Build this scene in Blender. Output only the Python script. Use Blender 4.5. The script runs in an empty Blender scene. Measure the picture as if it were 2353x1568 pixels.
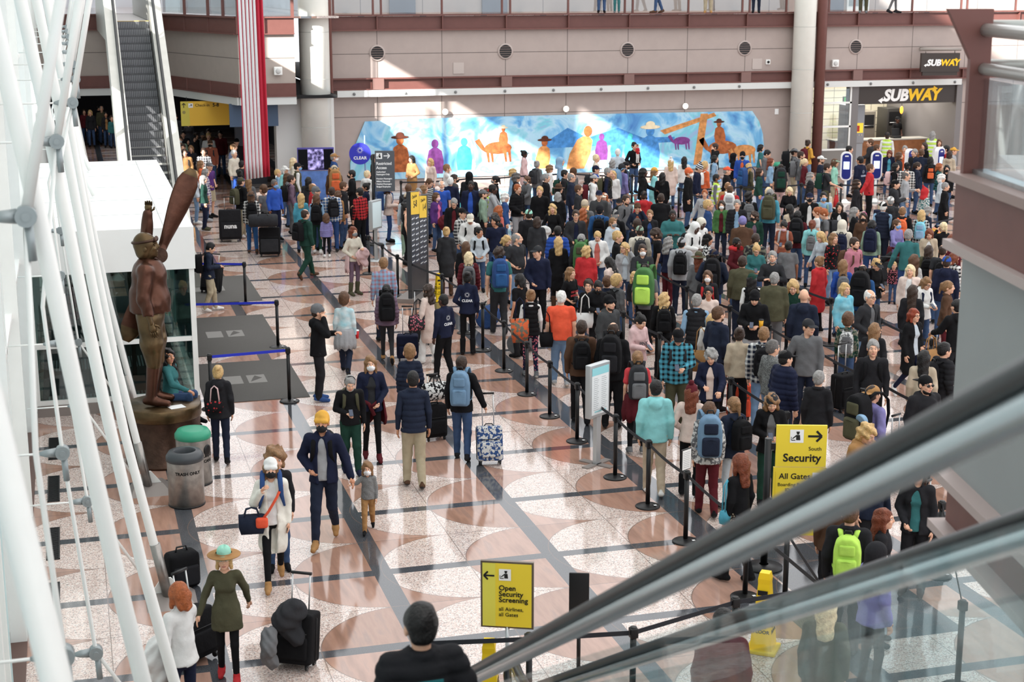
import bpy, bmesh, math, random
import numpy as np
from mathutils import Vector, Matrix, Euler
random.seed(7)
SC = bpy.context.scene
COL = SC.collection
R_ = math.radians

# ---------------------------------------------------------------- camera, world, sun, exposure
CAM_YAW, CAM_PITCH = 0.277745, 0.228107
cam_data = bpy.data.cameras.new('camera')
cam = bpy.data.objects.new('camera', cam_data)
COL.objects.link(cam)
cam.location = (0.0, 0.0, 7.3)
cam.rotation_euler = Euler((math.pi / 2 - CAM_PITCH, 0.0006, -CAM_YAW), 'XYZ')
cam_data.sensor_width = 36.0
cam_data.lens = 3563.6 / 2353.0 * 36.0
cam_data.clip_start = 0.2
cam_data.clip_end = 400.0
cam_data.dof.use_dof = True
cam_data.dof.focus_distance = 24.0
cam_data.dof.aperture_fstop = 3.2
SC.camera = cam

SC.view_settings.view_transform = 'Standard'
SC.view_settings.look = 'None'
SC.view_settings.gamma = 1.0
SC.view_settings.use_curve_mapping = False
SC.view_settings.exposure = 0.72

world = bpy.data.worlds.new('sky')
SC.world = world
world.use_nodes = True
wn = world.node_tree.nodes
wl = world.node_tree.links
wbg = wn['Background']
wtc = wn.new('ShaderNodeTexCoord')
wsep = wn.new('ShaderNodeSeparateXYZ')
wramp = wn.new('ShaderNodeValToRGB')
wl.new(wtc.outputs['Generated'], wsep.inputs[0])
wl.new(wsep.outputs['Z'], wramp.inputs[0])
wramp.color_ramp.elements[0].position = 0.0
wramp.color_ramp.elements[0].color = (0.80, 0.83, 0.88, 1)
wramp.color_ramp.elements[1].position = 0.75
wramp.color_ramp.elements[1].color = (1.0, 0.985, 0.97, 1)
wl.new(wramp.outputs[0], wbg.inputs['Color'])
wbg.inputs['Strength'].default_value = 1.2

sun_data = bpy.data.lights.new('sun', 'SUN')
sun_data.energy = 9.0
sun_data.angle = R_(0.6)
sun_data.color = (1.0, 0.97, 0.92)
sun = bpy.data.objects.new('sun', sun_data)
COL.objects.link(sun)
SUN_DIR = Vector((0.72, 0.62, -0.42)).normalized()
sun.rotation_euler = SUN_DIR.to_track_quat('-Z', 'Y').to_euler()
sun.location = (-20, 20, 30)

SC.cycles.max_bounces = 7
SC.cycles.diffuse_bounces = 3
SC.cycles.glossy_bounces = 3
SC.cycles.transmission_bounces = 4
SC.cycles.transparent_max_bounces = 14
SC.cycles.caustics_reflective = False
SC.cycles.caustics_refractive = False
SC.cycles.sample_clamp_indirect = 6.0

# ---------------------------------------------------------------- materials
MATS = {}
def srgb(r, g, b):
    f = lambda c: c / 12.92 if c <= 0.04045 else ((c + 0.055) / 1.055) ** 2.4
    return (f(r / 255), f(g / 255), f(b / 255), 1.0)

def mat(name, col, rough=0.6, metal=0.0, spec=0.4, noise=0.0, scale=8.0, bump=0.0, bscale=20.0, emit=0.0):
    """plain procedural material: colour broken up by noise, optional bump"""
    if name in MATS:
        return MATS[name]
    m = bpy.data.materials.new(name)
    m.use_nodes = True
    nt = m.node_tree
    b = nt.nodes['Principled BSDF']
    c = srgb(*col) if max(col) > 1.001 else (*col[:3], 1)
    b.inputs['Base Color'].default_value = c
    b.inputs['Roughness'].default_value = rough
    b.inputs['Metallic'].default_value = metal
    b.inputs['Specular IOR Level'].default_value = spec
    if emit:
        b.inputs['Emission Color'].default_value = c
        b.inputs['Emission Strength'].default_value = emit
    if noise or bump:
        tc = nt.nodes.new('ShaderNodeTexCoord')
    if noise:
        n = nt.nodes.new('ShaderNodeTexNoise')
        n.inputs['Scale'].default_value = scale
        n.inputs['Detail'].default_value = 3
        nt.links.new(tc.outputs['Object'], n.inputs['Vector'])
        r = nt.nodes.new('ShaderNodeValToRGB')
        r.color_ramp.elements[0].position = 0.3
        r.color_ramp.elements[1].position = 0.7
        lo = [max(0, x * (1 - noise)) for x in c[:3]] + [1]
        hi = [min(1, x * (1 + noise)) for x in c[:3]] + [1]
        r.color_ramp.elements[0].color = lo
        r.color_ramp.elements[1].color = hi
        nt.links.new(n.outputs['Fac'], r.inputs[0])
        nt.links.new(r.outputs[0], b.inputs['Base Color'])
    if bump:
        n2 = nt.nodes.new('ShaderNodeTexNoise')
        n2.inputs['Scale'].default_value = bscale
        n2.inputs['Detail'].default_value = 2
        nt.links.new(tc.outputs['Object'], n2.inputs['Vector'])
        bp = nt.nodes.new('ShaderNodeBump')
        bp.inputs['Strength'].default_value = bump
        bp.inputs['Distance'].default_value = 0.02
        nt.links.new(n2.outputs['Fac'], bp.inputs['Height'])
        nt.links.new(bp.outputs[0], b.inputs['Normal'])
    MATS[name] = m
    return m

def glass_mat(name, tint, refl=0.12, rough=0.02):
    if name in MATS:
        return MATS[name]
    m = bpy.data.materials.new(name)
    m.use_nodes = True
    nt = m.node_tree
    nt.nodes.remove(nt.nodes['Principled BSDF'])
    t = nt.nodes.new('ShaderNodeBsdfTransparent')
    t.inputs[0].default_value = (*tint, 1)
    g = nt.nodes.new('ShaderNodeBsdfGlossy')
    g.inputs['Roughness'].default_value = rough
    g.inputs[0].default_value = (0.95, 0.98, 1, 1)
    lw = nt.nodes.new('ShaderNodeLayerWeight')
    lw.inputs[0].default_value = 0.35
    mr = nt.nodes.new('ShaderNodeMapRange')
    mr.inputs['To Min'].default_value = refl * 0.5
    mr.inputs['To Max'].default_value = min(1.0, refl * 5)
    mx = nt.nodes.new('ShaderNodeMixShader')
    nt.links.new(lw.outputs['Fresnel'], mr.inputs['Value'])
    nt.links.new(mr.outputs[0], mx.inputs[0])
    nt.links.new(t.outputs[0], mx.inputs[1])
    nt.links.new(g.outputs[0], mx.inputs[2])
    nt.links.new(mx.outputs[0], nt.nodes['Material Output'].inputs[0])
    MATS[name] = m
    return m

# ---------------------------------------------------------------- mesh building
class MB:
    """collects shapes, then links them as ONE mesh object"""
    def __init__(self):
        self.v = []; self.f = []; self.mi = []; self.sm = []
    def add(self, vs, fs, mi=0, smooth=False, M=None):
        o = len(self.v)
        for p in vs:
            self.v.append(tuple(M @ Vector(p)) if M is not None else tuple(p))
        for f in fs:
            self.f.append([i + o for i in f]); self.mi.append(mi); self.sm.append(smooth)
        return self
    def box(self, lo, hi, mi=0, M=None):
        x0, y0, z0 = lo; x1, y1, z1 = hi
        return self.add([(x0,y0,z0),(x1,y0,z0),(x1,y1,z0),(x0,y1,z0),(x0,y0,z1),(x1,y0,z1),(x1,y1,z1),(x0,y1,z1)],
                 [(0,3,2,1),(4,5,6,7),(0,1,5,4),(1,2,6,5),(2,3,7,6),(3,0,4,7)], mi, False, M)
    def rbox(self, lo, hi, r, mi=0, M=None, seg=3):
        """box with rounded edges (superellipse-like shell from a bevelled cube)"""
        bm = bmesh.new()
        bmesh.ops.create_cube(bm, size=1)
        for v in bm.verts:
            v.co = Vector((lo[i] + (v.co[i] + .5) * (hi[i] - lo[i]) for i in range(3)))
        bmesh.ops.bevel(bm, geom=bm.edges[:], offset=r, segments=seg, affect='EDGES', profile=.6)
        bm.verts.index_update()
        self.add([v.co[:] for v in bm.verts], [[v.index for v in f.verts] for f in bm.faces], mi, True, M)
        bm.free()
        return self
    def tube(self, pts, rad, n=8, mi=0, cap=True, M=None, flat=None):
        pts = [Vector(p) for p in pts]
        rs = rad if isinstance(rad, (list, tuple)) else [rad] * len(pts)
        vs = []; fs = []
        prev = None
        for i, p in enumerate(pts):
            d = (pts[min(i + 1, len(pts) - 1)] - pts[max(i - 1, 0)]).normalized()
            if prev is None:
                a = Vector((0, 0, 1)) if abs(d.z) < .9 else Vector((1, 0, 0))
                u = d.cross(a).normalized()
            else:
                u = (prev - d * prev.dot(d)).normalized()
            w = d.cross(u); prev = u
            for k in range(n):
                t = 2 * math.pi * k / n
                vs.append(p + u * math.cos(t) * rs[i] + w * math.sin(t) * rs[i] * (flat or 1))
        for i in range(len(pts) - 1):
            for k in range(n):
                a = i * n + k; b = i * n + (k + 1) % n
                fs.append((a, b, b + n, a + n))
        self.add(vs, fs, mi, True, M)
        if cap:
            o = len(self.v)
            L = len(pts) - 1
            self.f.append([o - len(vs) + k for k in range(n)][::-1]); self.mi.append(mi); self.sm.append(False)
            self.f.append([o - len(vs) + L * n + k for k in range(n)]); self.mi.append(mi); self.sm.append(False)
        return self
    def cyl(self, c, r, z0, z1, n=24, mi=0, r1=None, M=None):
        return self.tube([(c[0], c[1], z0), (c[0], c[1], z1)], [r, r if r1 is None else r1], n, mi, True, M)
    def lathe(self, prof, c=(0, 0, 0), n=28, mi=0, M=None, smooth=True):
        vs = []; fs = []
        for r, z in prof:
            for k in range(n):
                t = 2 * math.pi * k / n
                vs.append((c[0] + r * math.cos(t), c[1] + r * math.sin(t), c[2] + z))
        for i in range(len(prof) - 1):
            for k in range(n):
                a = i * n + k; b = i * n + (k + 1) % n
                fs.append((a, b, b + n, a + n))
        return self.add(vs, fs, mi, smooth, M)
    def prism(self, poly, d, mi=0, M=None):
        """extrude 2-D polygon (x,z) by d along y"""
        n = len(poly)
        vs = [(x, 0, z) for x, z in poly] + [(x, d, z) for x, z in poly]
        fs = [list(range(n)), [n + i for i in range(n)][::-1]] + [(i, n + i, n + (i + 1) % n, (i + 1) % n) for i in range(n)]
        return self.add(vs, fs, mi, False, M)
    def ell(self, c, r, mi=0, n=12, m=8, M=None):
        vs = [(c[0], c[1], c[2] - r[2])]; fs = []
        for i in range(1, m):
            p = math.pi * i / m - math.pi / 2
            for k in range(n):
                t = 2 * math.pi * k / n
                vs.append((c[0] + r[0] * math.cos(p) * math.cos(t), c[1] + r[1] * math.cos(p) * math.sin(t), c[2] + r[2] * math.sin(p)))
        vs.append((c[0], c[1], c[2] + r[2]))
        for k in range(n):
            fs.append((0, 1 + (k + 1) % n, 1 + k))
            fs.append((len(vs) - 1, len(vs) - 1 - n + k, len(vs) - 1 - n + (k + 1) % n))
        for i in range(m - 2):
            for k in range(n):
                a = 1 + i * n + k; b = 1 + i * n + (k + 1) % n
                fs.append((a, b, b + n, a + n))
        return self.add(vs, fs, mi, True, M)
    def mesh(self, name, mats):
        me = bpy.data.meshes.new(name)
        me.from_pydata(self.v, [], self.f)
        for m in mats:
            me.materials.append(m)
        me.polygons.foreach_set('material_index', self.mi)
        me.polygons.foreach_set('use_smooth', self.sm)
        me.update()
        return me
    def build(self, name, mats, parent=None, loc=(0, 0, 0), rot=(0, 0, 0)):
        if not isinstance(mats, (list, tuple)):
            mats = [mats]
        o = bpy.data.objects.new(name, self.mesh(name, mats))
        COL.objects.link(o)
        o.location = loc; o.rotation_euler = rot
        if parent is not None:
            o.parent = parent
        return o

def tag(o, label, cat, group=None, kind=None):
    o['label'] = label; o['category'] = cat
    if group: o['group'] = group
    if kind: o['kind'] = kind
    return o
def struct(o):
    o['kind'] = 'structure'
    return o
def empty(name, loc=(0, 0, 0), rz=0.0, scale=1.0):
    o = bpy.data.objects.new(name, None)
    COL.objects.link(o)
    o.empty_display_size = .1
    o.location = loc; o.rotation_euler = (0, 0, rz); o.scale = (scale,) * 3
    return o
def thing(name, label, cat, loc=(0, 0, 0), rz=0.0, group=None, scale=1.0):
    return tag(empty(name, loc, rz, scale), label, cat, group)
def dup(root, loc, rz, label=None, group=None):
    """copy of a thing with copies of its parts and sub-parts"""
    r = root.copy(); COL.objects.link(r); r.location = loc; r.rotation_euler = (0, 0, rz)
    if label: r['label'] = label
    if group: r['group'] = group
    for ch in list(root.children):
        c = ch.copy(); COL.objects.link(c); c.parent = r
        for g in list(ch.children):
            d = g.copy(); COL.objects.link(d); d.parent = c
    return r
FONT = None
def text_mesh(body, size, align='LEFT', bold=0.0, extrude=0.001, spacing=1.0):
    """lettering turned into verts/faces in the XZ plane, facing -Y"""
    cu = bpy.data.curves.new('t', 'FONT')
    cu.body = body; cu.size = size; cu.align_x = align; cu.extrude = extrude; cu.offset = bold
    cu.space_character = spacing
    cu.resolution_u = 3
    ob = bpy.data.objects.new('t', cu)
    COL.objects.link(ob)
    dg = bpy.context.evaluated_depsgraph_get()
    me = bpy.data.meshes.new_from_object(ob.evaluated_get(dg))
    vs = [(v.co.x, -v.co.z, v.co.y) for v in me.vertices]
    fs = [list(p.vertices) for p in me.polygons]
    bpy.data.objects.remove(ob); bpy.data.curves.remove(cu); bpy.data.meshes.remove(me)
    return vs, fs
def T(x, y, z): return Matrix.Translation((x, y, z))
def RZ(a): return Matrix.Rotation(a, 4, 'Z')
def RX(a): return Matrix.Rotation(a, 4, 'X')
def RY(a): return Matrix.Rotation(a, 4, 'Y')

# ---------------------------------------------------------------- organic shapes: blended tapered limbs, skinned as one surface
def axis_pts(lo, hi, fine, coarse, c, w):
    """grid lines from lo to hi: fine within c+-w, coarse outside"""
    out = [lo]; x = lo
    while x < hi:
        x += fine if abs(x - c) < w else coarse
        out.append(x)
    return np.array(out)

class Blend:
    def __init__(self): self.p = []
    def cone(self, a, b, ra, rb, sq=None, k=.03):
        """tapered limb a-b; sq=(normal, factor) flattens it along normal"""
        self.p.append(('c', np.array(a, float), np.array(b, float), ra, rb, sq, k)); return self
    def ell(self, c, r, k=.02, M=None):
        self.p.append(('e', np.array(c, float), np.array(r, float), M, k)); return self
    def cut(self, c, r, M=None):
        self.p.append(('x', np.array(c, float), np.array(r, float), M, .012)); return self
    def plane(self, pt, n):
        """keep the side n points away from"""
        self.p.append(('p', np.array(pt, float), np.array(n, float))); return self
    def skin(self, X, Y, Z, wrinkle=0.0, freq=30.0, quilt=0.0, noise=0.0, seed=0):
        nx, ny, nz = len(X), len(Y), len(Z)
        D = np.full((nx, ny, nz), 0.15, np.float32)
        for q in self.p:
            if q[0] == 'c':
                _, a, b, ra, rb, sq, k = q
                m = max(ra, rb) * (1.0 if not sq else max(1.0, sq[1])) + .06 + k
                lo = np.minimum(a, b) - m; hi = np.maximum(a, b) + m
            elif q[0] in 'ex':
                m = q[2].max() + .05 + q[-1]
                lo = q[1] - m; hi = q[1] + m
            else:
                lo = np.array([-9.] * 3); hi = -lo
            i0, i1 = np.searchsorted(X, [lo[0], hi[0]]); j0, j1 = np.searchsorted(Y, [lo[1], hi[1]]); k0, k1 = np.searchsorted(Z, [lo[2], hi[2]])
            if i1 <= i0 or j1 <= j0 or k1 <= k0: continue
            px = X[i0:i1, None, None]; py = Y[None, j0:j1, None]; pz = Z[None, None, k0:k1]
            sub = D[i0:i1, j0:j1, k0:k1]
            if q[0] == 'c':
                ba = b - a; L2 = ba.dot(ba) + 1e-9
                ax, ay, az = px - a[0], py - a[1], pz - a[2]
                h = np.clip((ax * ba[0] + ay * ba[1] + az * ba[2]) / L2, 0, 1)
                ex, ey, ez = ax - h * ba[0], ay - h * ba[1], az - h * ba[2]
                if sq:
                    n = sq[0]; s = (ex * n[0] + ey * n[1] + ez * n[2]) * (1 / sq[1] - 1)
                    ex = ex + s * n[0]; ey = ey + s * n[1]; ez = ez + s * n[2]
                d = np.sqrt(ex * ex + ey * ey + ez * ez) - (ra + (rb - ra) * h)
            elif q[0] in 'ex':
                ax, ay, az = px - q[1][0], py - q[1][1], pz - q[1][2]
                if q[3] is not None:
                    m3 = np.array(q[3].to_3x3().inverted())
                    ax, ay, az = (m3[0][0] * ax + m3[0][1] * ay + m3[0][2] * az, m3[1][0] * ax + m3[1][1] * ay + m3[1][2] * az, m3[2][0] * ax + m3[2][1] * ay + m3[2][2] * az)
                r = q[2]
                d = (np.sqrt((ax / r[0]) ** 2 + (ay / r[1]) ** 2 + (az / r[2]) ** 2) - 1) * r.min()
            else:
                d = (px - q[1][0]) * q[2][0] + (py - q[1][1]) * q[2][1] + (pz - q[1][2]) * q[2][2]
                D[:] = np.maximum(D, d); continue
            k = q[-1]
            if q[0] == 'x':
                h = np.clip(.5 + .5 * (sub + d) / k * -1 + 0, 0, 1)
                np.maximum(sub, -d, out=sub)
            else:
                h = np.clip(.5 + .5 * (sub - d) / k, 0, 1)
                sub[:] = sub + (d - sub) * h - k * h * (1 - h)
        if wrinkle or noise or quilt:
            px = X[:, None, None]; py = Y[None, :, None]; pz = Z[None, None, :]
            if wrinkle:
                D += wrinkle * np.sin(freq * pz + 9 * px + 5 * np.sin(14 * py + seed) + seed) * np.sin(17 * px - 13 * py + 7 * pz + 2 * seed)
            if noise:
                D += noise * (np.sin(61 * px + 3 * seed) * np.sin(57 * py + 13 * pz) + np.sin(53 * pz + 31 * px))
            if quilt:
                D += quilt * (1 - np.abs(np.sin(math.pi * pz / .085))) ** 2
        return nets(D, X, Y, Z)

def nets(D, X, Y, Z):
    """surface nets over a rectilinear grid -> (verts, quads)"""
    s = D < 0
    nx, ny, nz = D.shape
    acc = np.zeros((nx - 1, ny - 1, nz - 1, 3)); cnt = np.zeros((nx - 1, ny - 1, nz - 1))
    quads = []
    for ax in range(3):
        sl0 = [slice(None)] * 3; sl1 = [slice(None)] * 3
        sl0[ax] = slice(0, -1); sl1[ax] = slice(1, None)
        a = D[tuple(sl0)]; b = D[tuple(sl1)]
        idx = np.argwhere((a < 0) != (b < 0))
        if not len(idx): continue
        da = a[tuple(idx.T)]; db = b[tuple(idx.T)]
        t = da / (da - db)
        G = [X, Y, Z]
        pos = np.stack([G[c][idx[:, c]] for c in range(3)], 1).astype(float)
        pos[:, ax] += t * (G[ax][idx[:, ax] + 1] - G[ax][idx[:, ax]])
        u, v = (ax + 1) % 3, (ax + 2) % 3
        for du in (0, 1):
            for dv in (0, 1):
                c = idx.copy(); c[:, u] -= du; c[:, v] -= dv
                ok = (c[:, u] >= 0) & (c[:, v] >= 0) & (c[:, u] < D.shape[u] - 1) & (c[:, v] < D.shape[v] - 1)
                np.add.at(acc, tuple(c[ok].T), pos[ok]); np.add.at(cnt, tuple(c[ok].T), 1)
        ok = (idx[:, u] > 0) & (idx[:, v] > 0) & (idx[:, u] < D.shape[u] - 1) & (idx[:, v] < D.shape[v] - 1)
        e = idx[ok]; inside = (da < 0)[ok]
        q = []
        for du, dv in ((1, 1), (0, 1), (0, 0), (1, 0)):
            c = e.copy(); c[:, u] -= du; c[:, v] -= dv
            q.append((c[:, 0] * (ny - 1) + c[:, 1]) * (nz - 1) + c[:, 2])
        q = np.stack(q, 1)
        q[~inside] = q[~inside][:, ::-1]
        quads.append(q)
    if not quads: return np.zeros((0, 3)), np.zeros((0, 4), int)
    quads = np.concatenate(quads)
    used, inv = np.unique(quads, return_inverse=True)
    fl = acc.reshape(-1, 3)[used] / cnt.reshape(-1)[used][:, None]
    return fl, inv.reshape(quads.shape)

def net_mesh(name, parts, nslots=1):
    """parts: [(verts, quads, material index array or int)] -> mesh with smooth shading and empty slots"""
    vs = []; fs = []; mi = []
    o = 0
    for v, q, m in parts:
        vs.extend(map(tuple, v)); fs.extend([tuple(int(i) + o for i in f) for f in q])
        mi.extend([m] * len(q) if isinstance(m, int) else list(m))
        o += len(v)
    me = bpy.data.meshes.new(name)
    me.from_pydata(vs, [], fs)
    for _ in range(nslots): me.materials.append(None)
    me.polygons.foreach_set('material_index', mi)
    me.polygons.foreach_set('use_smooth', [True] * len(fs))
    me.update()
    return me

# ---- poses (person faces -Y, left is +X; heights for a 1.75 m adult)
ARMS = {  # elbow, wrist for the left side (+X), mirrored for the right
 'd': ((.232, .03, 1.15), (.240, -.035, .89)), 'p': ((.25, .01, 1.15), (.09, -.25, 1.13)), 'h': ((.26, .02, 1.15), (.11, -.20, 1.00)),
 'c': ((.27, -.04, 1.16), (-.02, -.21, 1.19)), 'e': ((.31, -.13, 1.27), (.125, -.09, 1.53)), 's': ((.27, -.02, 1.16), (.14, -.15, 1.36)),
 'l': ((.27, .13, 1.18), (.30, .27, .95)), 'f': ((.25, -.13, 1.18), (.20, -.37, 1.09)), 'k': ((.29, .02, 1.15), (.37, -.06, .92)),
 'u': ((.28, -.16, 1.38), (.13, -.24, 1.58)), 'b': ((.29, .06, 1.16), (.16, -.10, 1.03)), 'g': ((.23, -.1, 1.17), (.06, -.3, 1.22)),
 'q': ((.30, -.02, 1.30), (.43, -.05, 1.27)), 'r': ((.27, .06, 1.64), (.25, .02, 1.93))}
LEGS = {  # (knee, ankle, toe) left, right
 'st': (((.10, -.02, .50), (.105, .03, .085), (.125, -.14, .035)), ((-.10, -.02, .50), (-.105, .03, .085), (-.125, -.14, .035))),
 'wk': (((.09, -.16, .51), (.09, -.26, .10), (.10, -.43, .06)), ((-.09, .04, .49), (-.09, .31, .17), (-.10, .25, .035))),
 'kw': (((.09, .04, .49), (.09, .31, .17), (.10, .25, .035)), ((-.09, -.16, .51), (-.09, -.26, .10), (-.10, -.43, .06))),
 'w2': (((.09, -.09, .50), (.10, -.12, .085), (.11, -.30, .04)), ((-.09, .0, .49), (-.10, .15, .10), (-.11, .02, .03))),
 'ap': (((.14, -.01, .50), (.19, .03, .085), (.25, -.12, .035)), ((-.14, -.01, .50), (-.19, .03, .085), (-.25, -.12, .035))),
 'sit': (((.11, -.36, .96), (.11, -.38, .55), (.12, -.54, .48)), ((-.11, -.36, .96), (-.11, -.38, .55), (-.12, -.54, .48)))}
BUILD = {  # shoulder half-width, chest r, waist r, hip r, depth, head scale, limb scale
 'm': (.172, .148, .130, .138, .72, 1.04, .97), 'w': (.148, .128, .110, .145, .76, 1.02, .88),
 'h': (.185, .172, .172, .166, .88, 1.04, 1.08), 'x': (.162, .155, .155, .175, .88, 1.02, 1.02), 'c': (.150, .140, .132, .138, .80, 1.42, .95)}
HEAD_C = np.array((0, -.012, 1.615)); NECK = Vector((0, .02, 1.49))
def head_matrix(hd):
    """turn of the head about the neck: d down, l/r sideways"""
    p = R_(24) if 'd' in hd else (R_(-8) if 'u' in hd else 0)
    y = R_(38) if 'l' in hd else (R_(-38) if 'r' in hd else 0)
    return Matrix.Translation(NECK) @ Matrix.Rotation(y, 4, 'Z') @ Matrix.Rotation(p, 4, 'X') @ Matrix.Translation(-NECK)
def arm_pts(code, s, bw):
    e, w = ARMS[code]
    d = bw - .185
    e = np.array(((e[0] + d) * s, e[1], e[2])); w = np.array(((w[0] + d * (1 if code in 'dlkrq' else .3)) * s, w[1], w[2]))
    return np.array((bw * s, .005, 1.412)), e, w
CACHE = {}
FWD = (0, 1, 0)
def hand_shape(mb, w, e, s, curl):
    """palm, four fingers of unequal length and a side thumb, rooted at wrist w"""
    d = Vector(w - e).normalized()
    side = Vector((0, -1, 0)) if abs(d.y) < .75 else Vector((-s, 0, 0))
    side = (side - d * side.dot(d)).normalized()
    nrm = d.cross(side) * s          # palm side
    w = Vector(w)
    if nrm.dot(Vector((-s, 0, -.2))) < 0: nrm = -nrm
    mb.tube([w - d * .03, w + d * .015, w + d * .05, w + d * .085], [.026, .030, .038, .034], 8, 0, True, None, .52)
    for i, (o, L) in enumerate(((.030, .068), (.010, .078), (-.010, .073), (-.029, .058))):
        p = w + d * .080 + side * o
        a = p + (d * math.cos(curl * .5) + nrm * math.sin(curl * .5)) * L * .42
        b = a + (d * math.cos(curl * 1.2) + nrm * math.sin(curl * 1.2)) * L * .32
        c = b + (d * math.cos(curl * 1.9) + nrm * math.sin(curl * 1.9)) * L * .28
        mb.tube([p, a, b, c], [.0105, .0098, .0088, .006], 6, 0)
    p = w + d * .022 + side * .030
    a = p + (side * .8 + d * .6 + nrm * .25).normalized() * .035
    b = a + (d * .9 + side * .15 + nrm * .5).normalized() * .032
    mb.tube([p - side * .012, p, a, b], [.012, .0135, .011, .007], 6, 0)

def body_mesh(bd, arms, legs, hd, big):
    key = ('body', bd, arms, legs, hd, big)
    if key in CACHE: return CACHE[key]
    bw, cr, wr, hr, dp, hs, ls = BUILD[bd]
    B = Blend(); n = np.array(FWD)
    B.cone((0, .01, .95), (0, .01, 1.10), hr - .02, wr - .018, (n, dp), .04)
    B.cone((0, .01, 1.10), (0, .0, 1.32), wr - .018, cr - .02, (n, dp), .05)
    B.cone((-bw * .8, .008, 1.41), (bw * .8, .008, 1.41), .052, .052, None, .05)
    B.cone((0, .02, 1.42), (0, .0, 1.56), .056, .050, None, .03)
    for s, a in ((1, arms[0]), (-1, arms[1])):
        sh, e, w = arm_pts(a, s, bw)
        B.cone(sh, e, .046 * ls, .037 * ls, None, .03); B.cone(e, w, .037 * ls, .025 * ls, None, .015)
    for s, (kn, an, to) in ((1, LEGS[legs][0]), (-1, LEGS[legs][1])):
        B.cone((.085 * s, .01, .90), kn, .070 * ls, .046, None, .03); B.cone(kn, an, .045, .030, None, .02)
    H = head_matrix(hd)
    def hp(x, y, z):     # head-local point (origin at head centre, scaled) to body space
        v = Vector((x * hs, y * hs, z * hs)) + Vector(HEAD_C) + Vector((0, 0, (hs - 1) * .10))
        return np.array(H @ v)
    def he(c, r, k=.02, M=None):
        B.ell(hp(*c), np.array(r) * hs, k, H)
    he((0, .012, .028), (.076, .096, .100), .02)          # skull
    he((0, -.028, -.048), (.056, .068, .066), .03)        # jaw
    he((0, -.066, -.092), (.022, .022, .020), .02)        # chin
    he((0, -.100, -.012), (.013, .024, .022), .014)       # nose
    he((0, -.088, .018), (.010, .016, .022), .014)        # bridge
    he((0, -.078, .036), (.046, .020, .012), .015)        # brow
    he((.036, -.074, -.022), (.022, .018, .018), .02); he((-.036, -.074, -.022), (.022, .018, .018), .02)   # cheeks
    he((0, -.085, -.058), (.024, .012, .010), .008)       # lips
    for s in (1, -1):
        he((.080 * s, .012, -.008), (.012, .024, .034), .008)   # ear
        B.cut(hp(.030 * s, -.100, .014), np.array((.016, .016, .011)) * hs, H)
    f, c = (.0085, .024) if big else (.012, .03)
    hc = H @ Vector(HEAD_C)
    X = axis_pts(-.62, .62, f, c, hc.x, .13 * hs); Y = axis_pts(-.66, .52, f, c, hc.y, .15 * hs); Z = axis_pts(.02, 2.05, f, c, hc.z + .02, .16 * hs)
    v, q = B.skin(X, Y, Z)
    # lips get their own tint
    cen = v[q].mean(1)
    lip = hp(0, -.095, -.058)
    m = np.zeros(len(q), int)
    m[(np.abs((cen - lip) / np.array((.026, .02, .010))) ** 2).sum(1) < hs * hs] = 3
    mb = MB()
    for s, a in ((1, arms[0]), (-1, arms[1])):
        sh, e, w = arm_pts(a, s, bw)
        hand_shape(mb, w, e, s, .75 if a in 'plhfgerbusq' else .35)
    for s in (1, -1):
        M = H @ T(*(Vector((.030 * s * hs, -.0805 * hs, .014 * hs)) + Vector(HEAD_C) + Vector((0, 0, (hs - 1) * .10)))) @ Matrix.Scale(hs, 4)
        mb.ell((0, 0, 0), (.0135, .0125, .0095), 1, 10, 6, M)
        mb.ell((0, -.0085, 0), (.0062, .0055, .0062), 2, 8, 5, M)
        mb.tube([(-.018, -.006, .023), (0, -.012, .028), (.018, -.007, .023)], [.003, .005, .003], 6, 4, True, M)
    me = net_mesh('body', [(v, q, list(m))], 5)
    # append hands and eyes
    bm = bmesh.new(); bm.from_mesh(me)
    vv = [bm.verts.new(p) for p in mb.v]
    for fi, f_ in enumerate(mb.f):
        try:
            nf = bm.faces.new([vv[i] for i in f_]); nf.material_index = mb.mi[fi]; nf.smooth = True
        except ValueError: pass
    bm.to_mesh(me); bm.free()
    CACHE[key] = me
    return me

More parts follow.
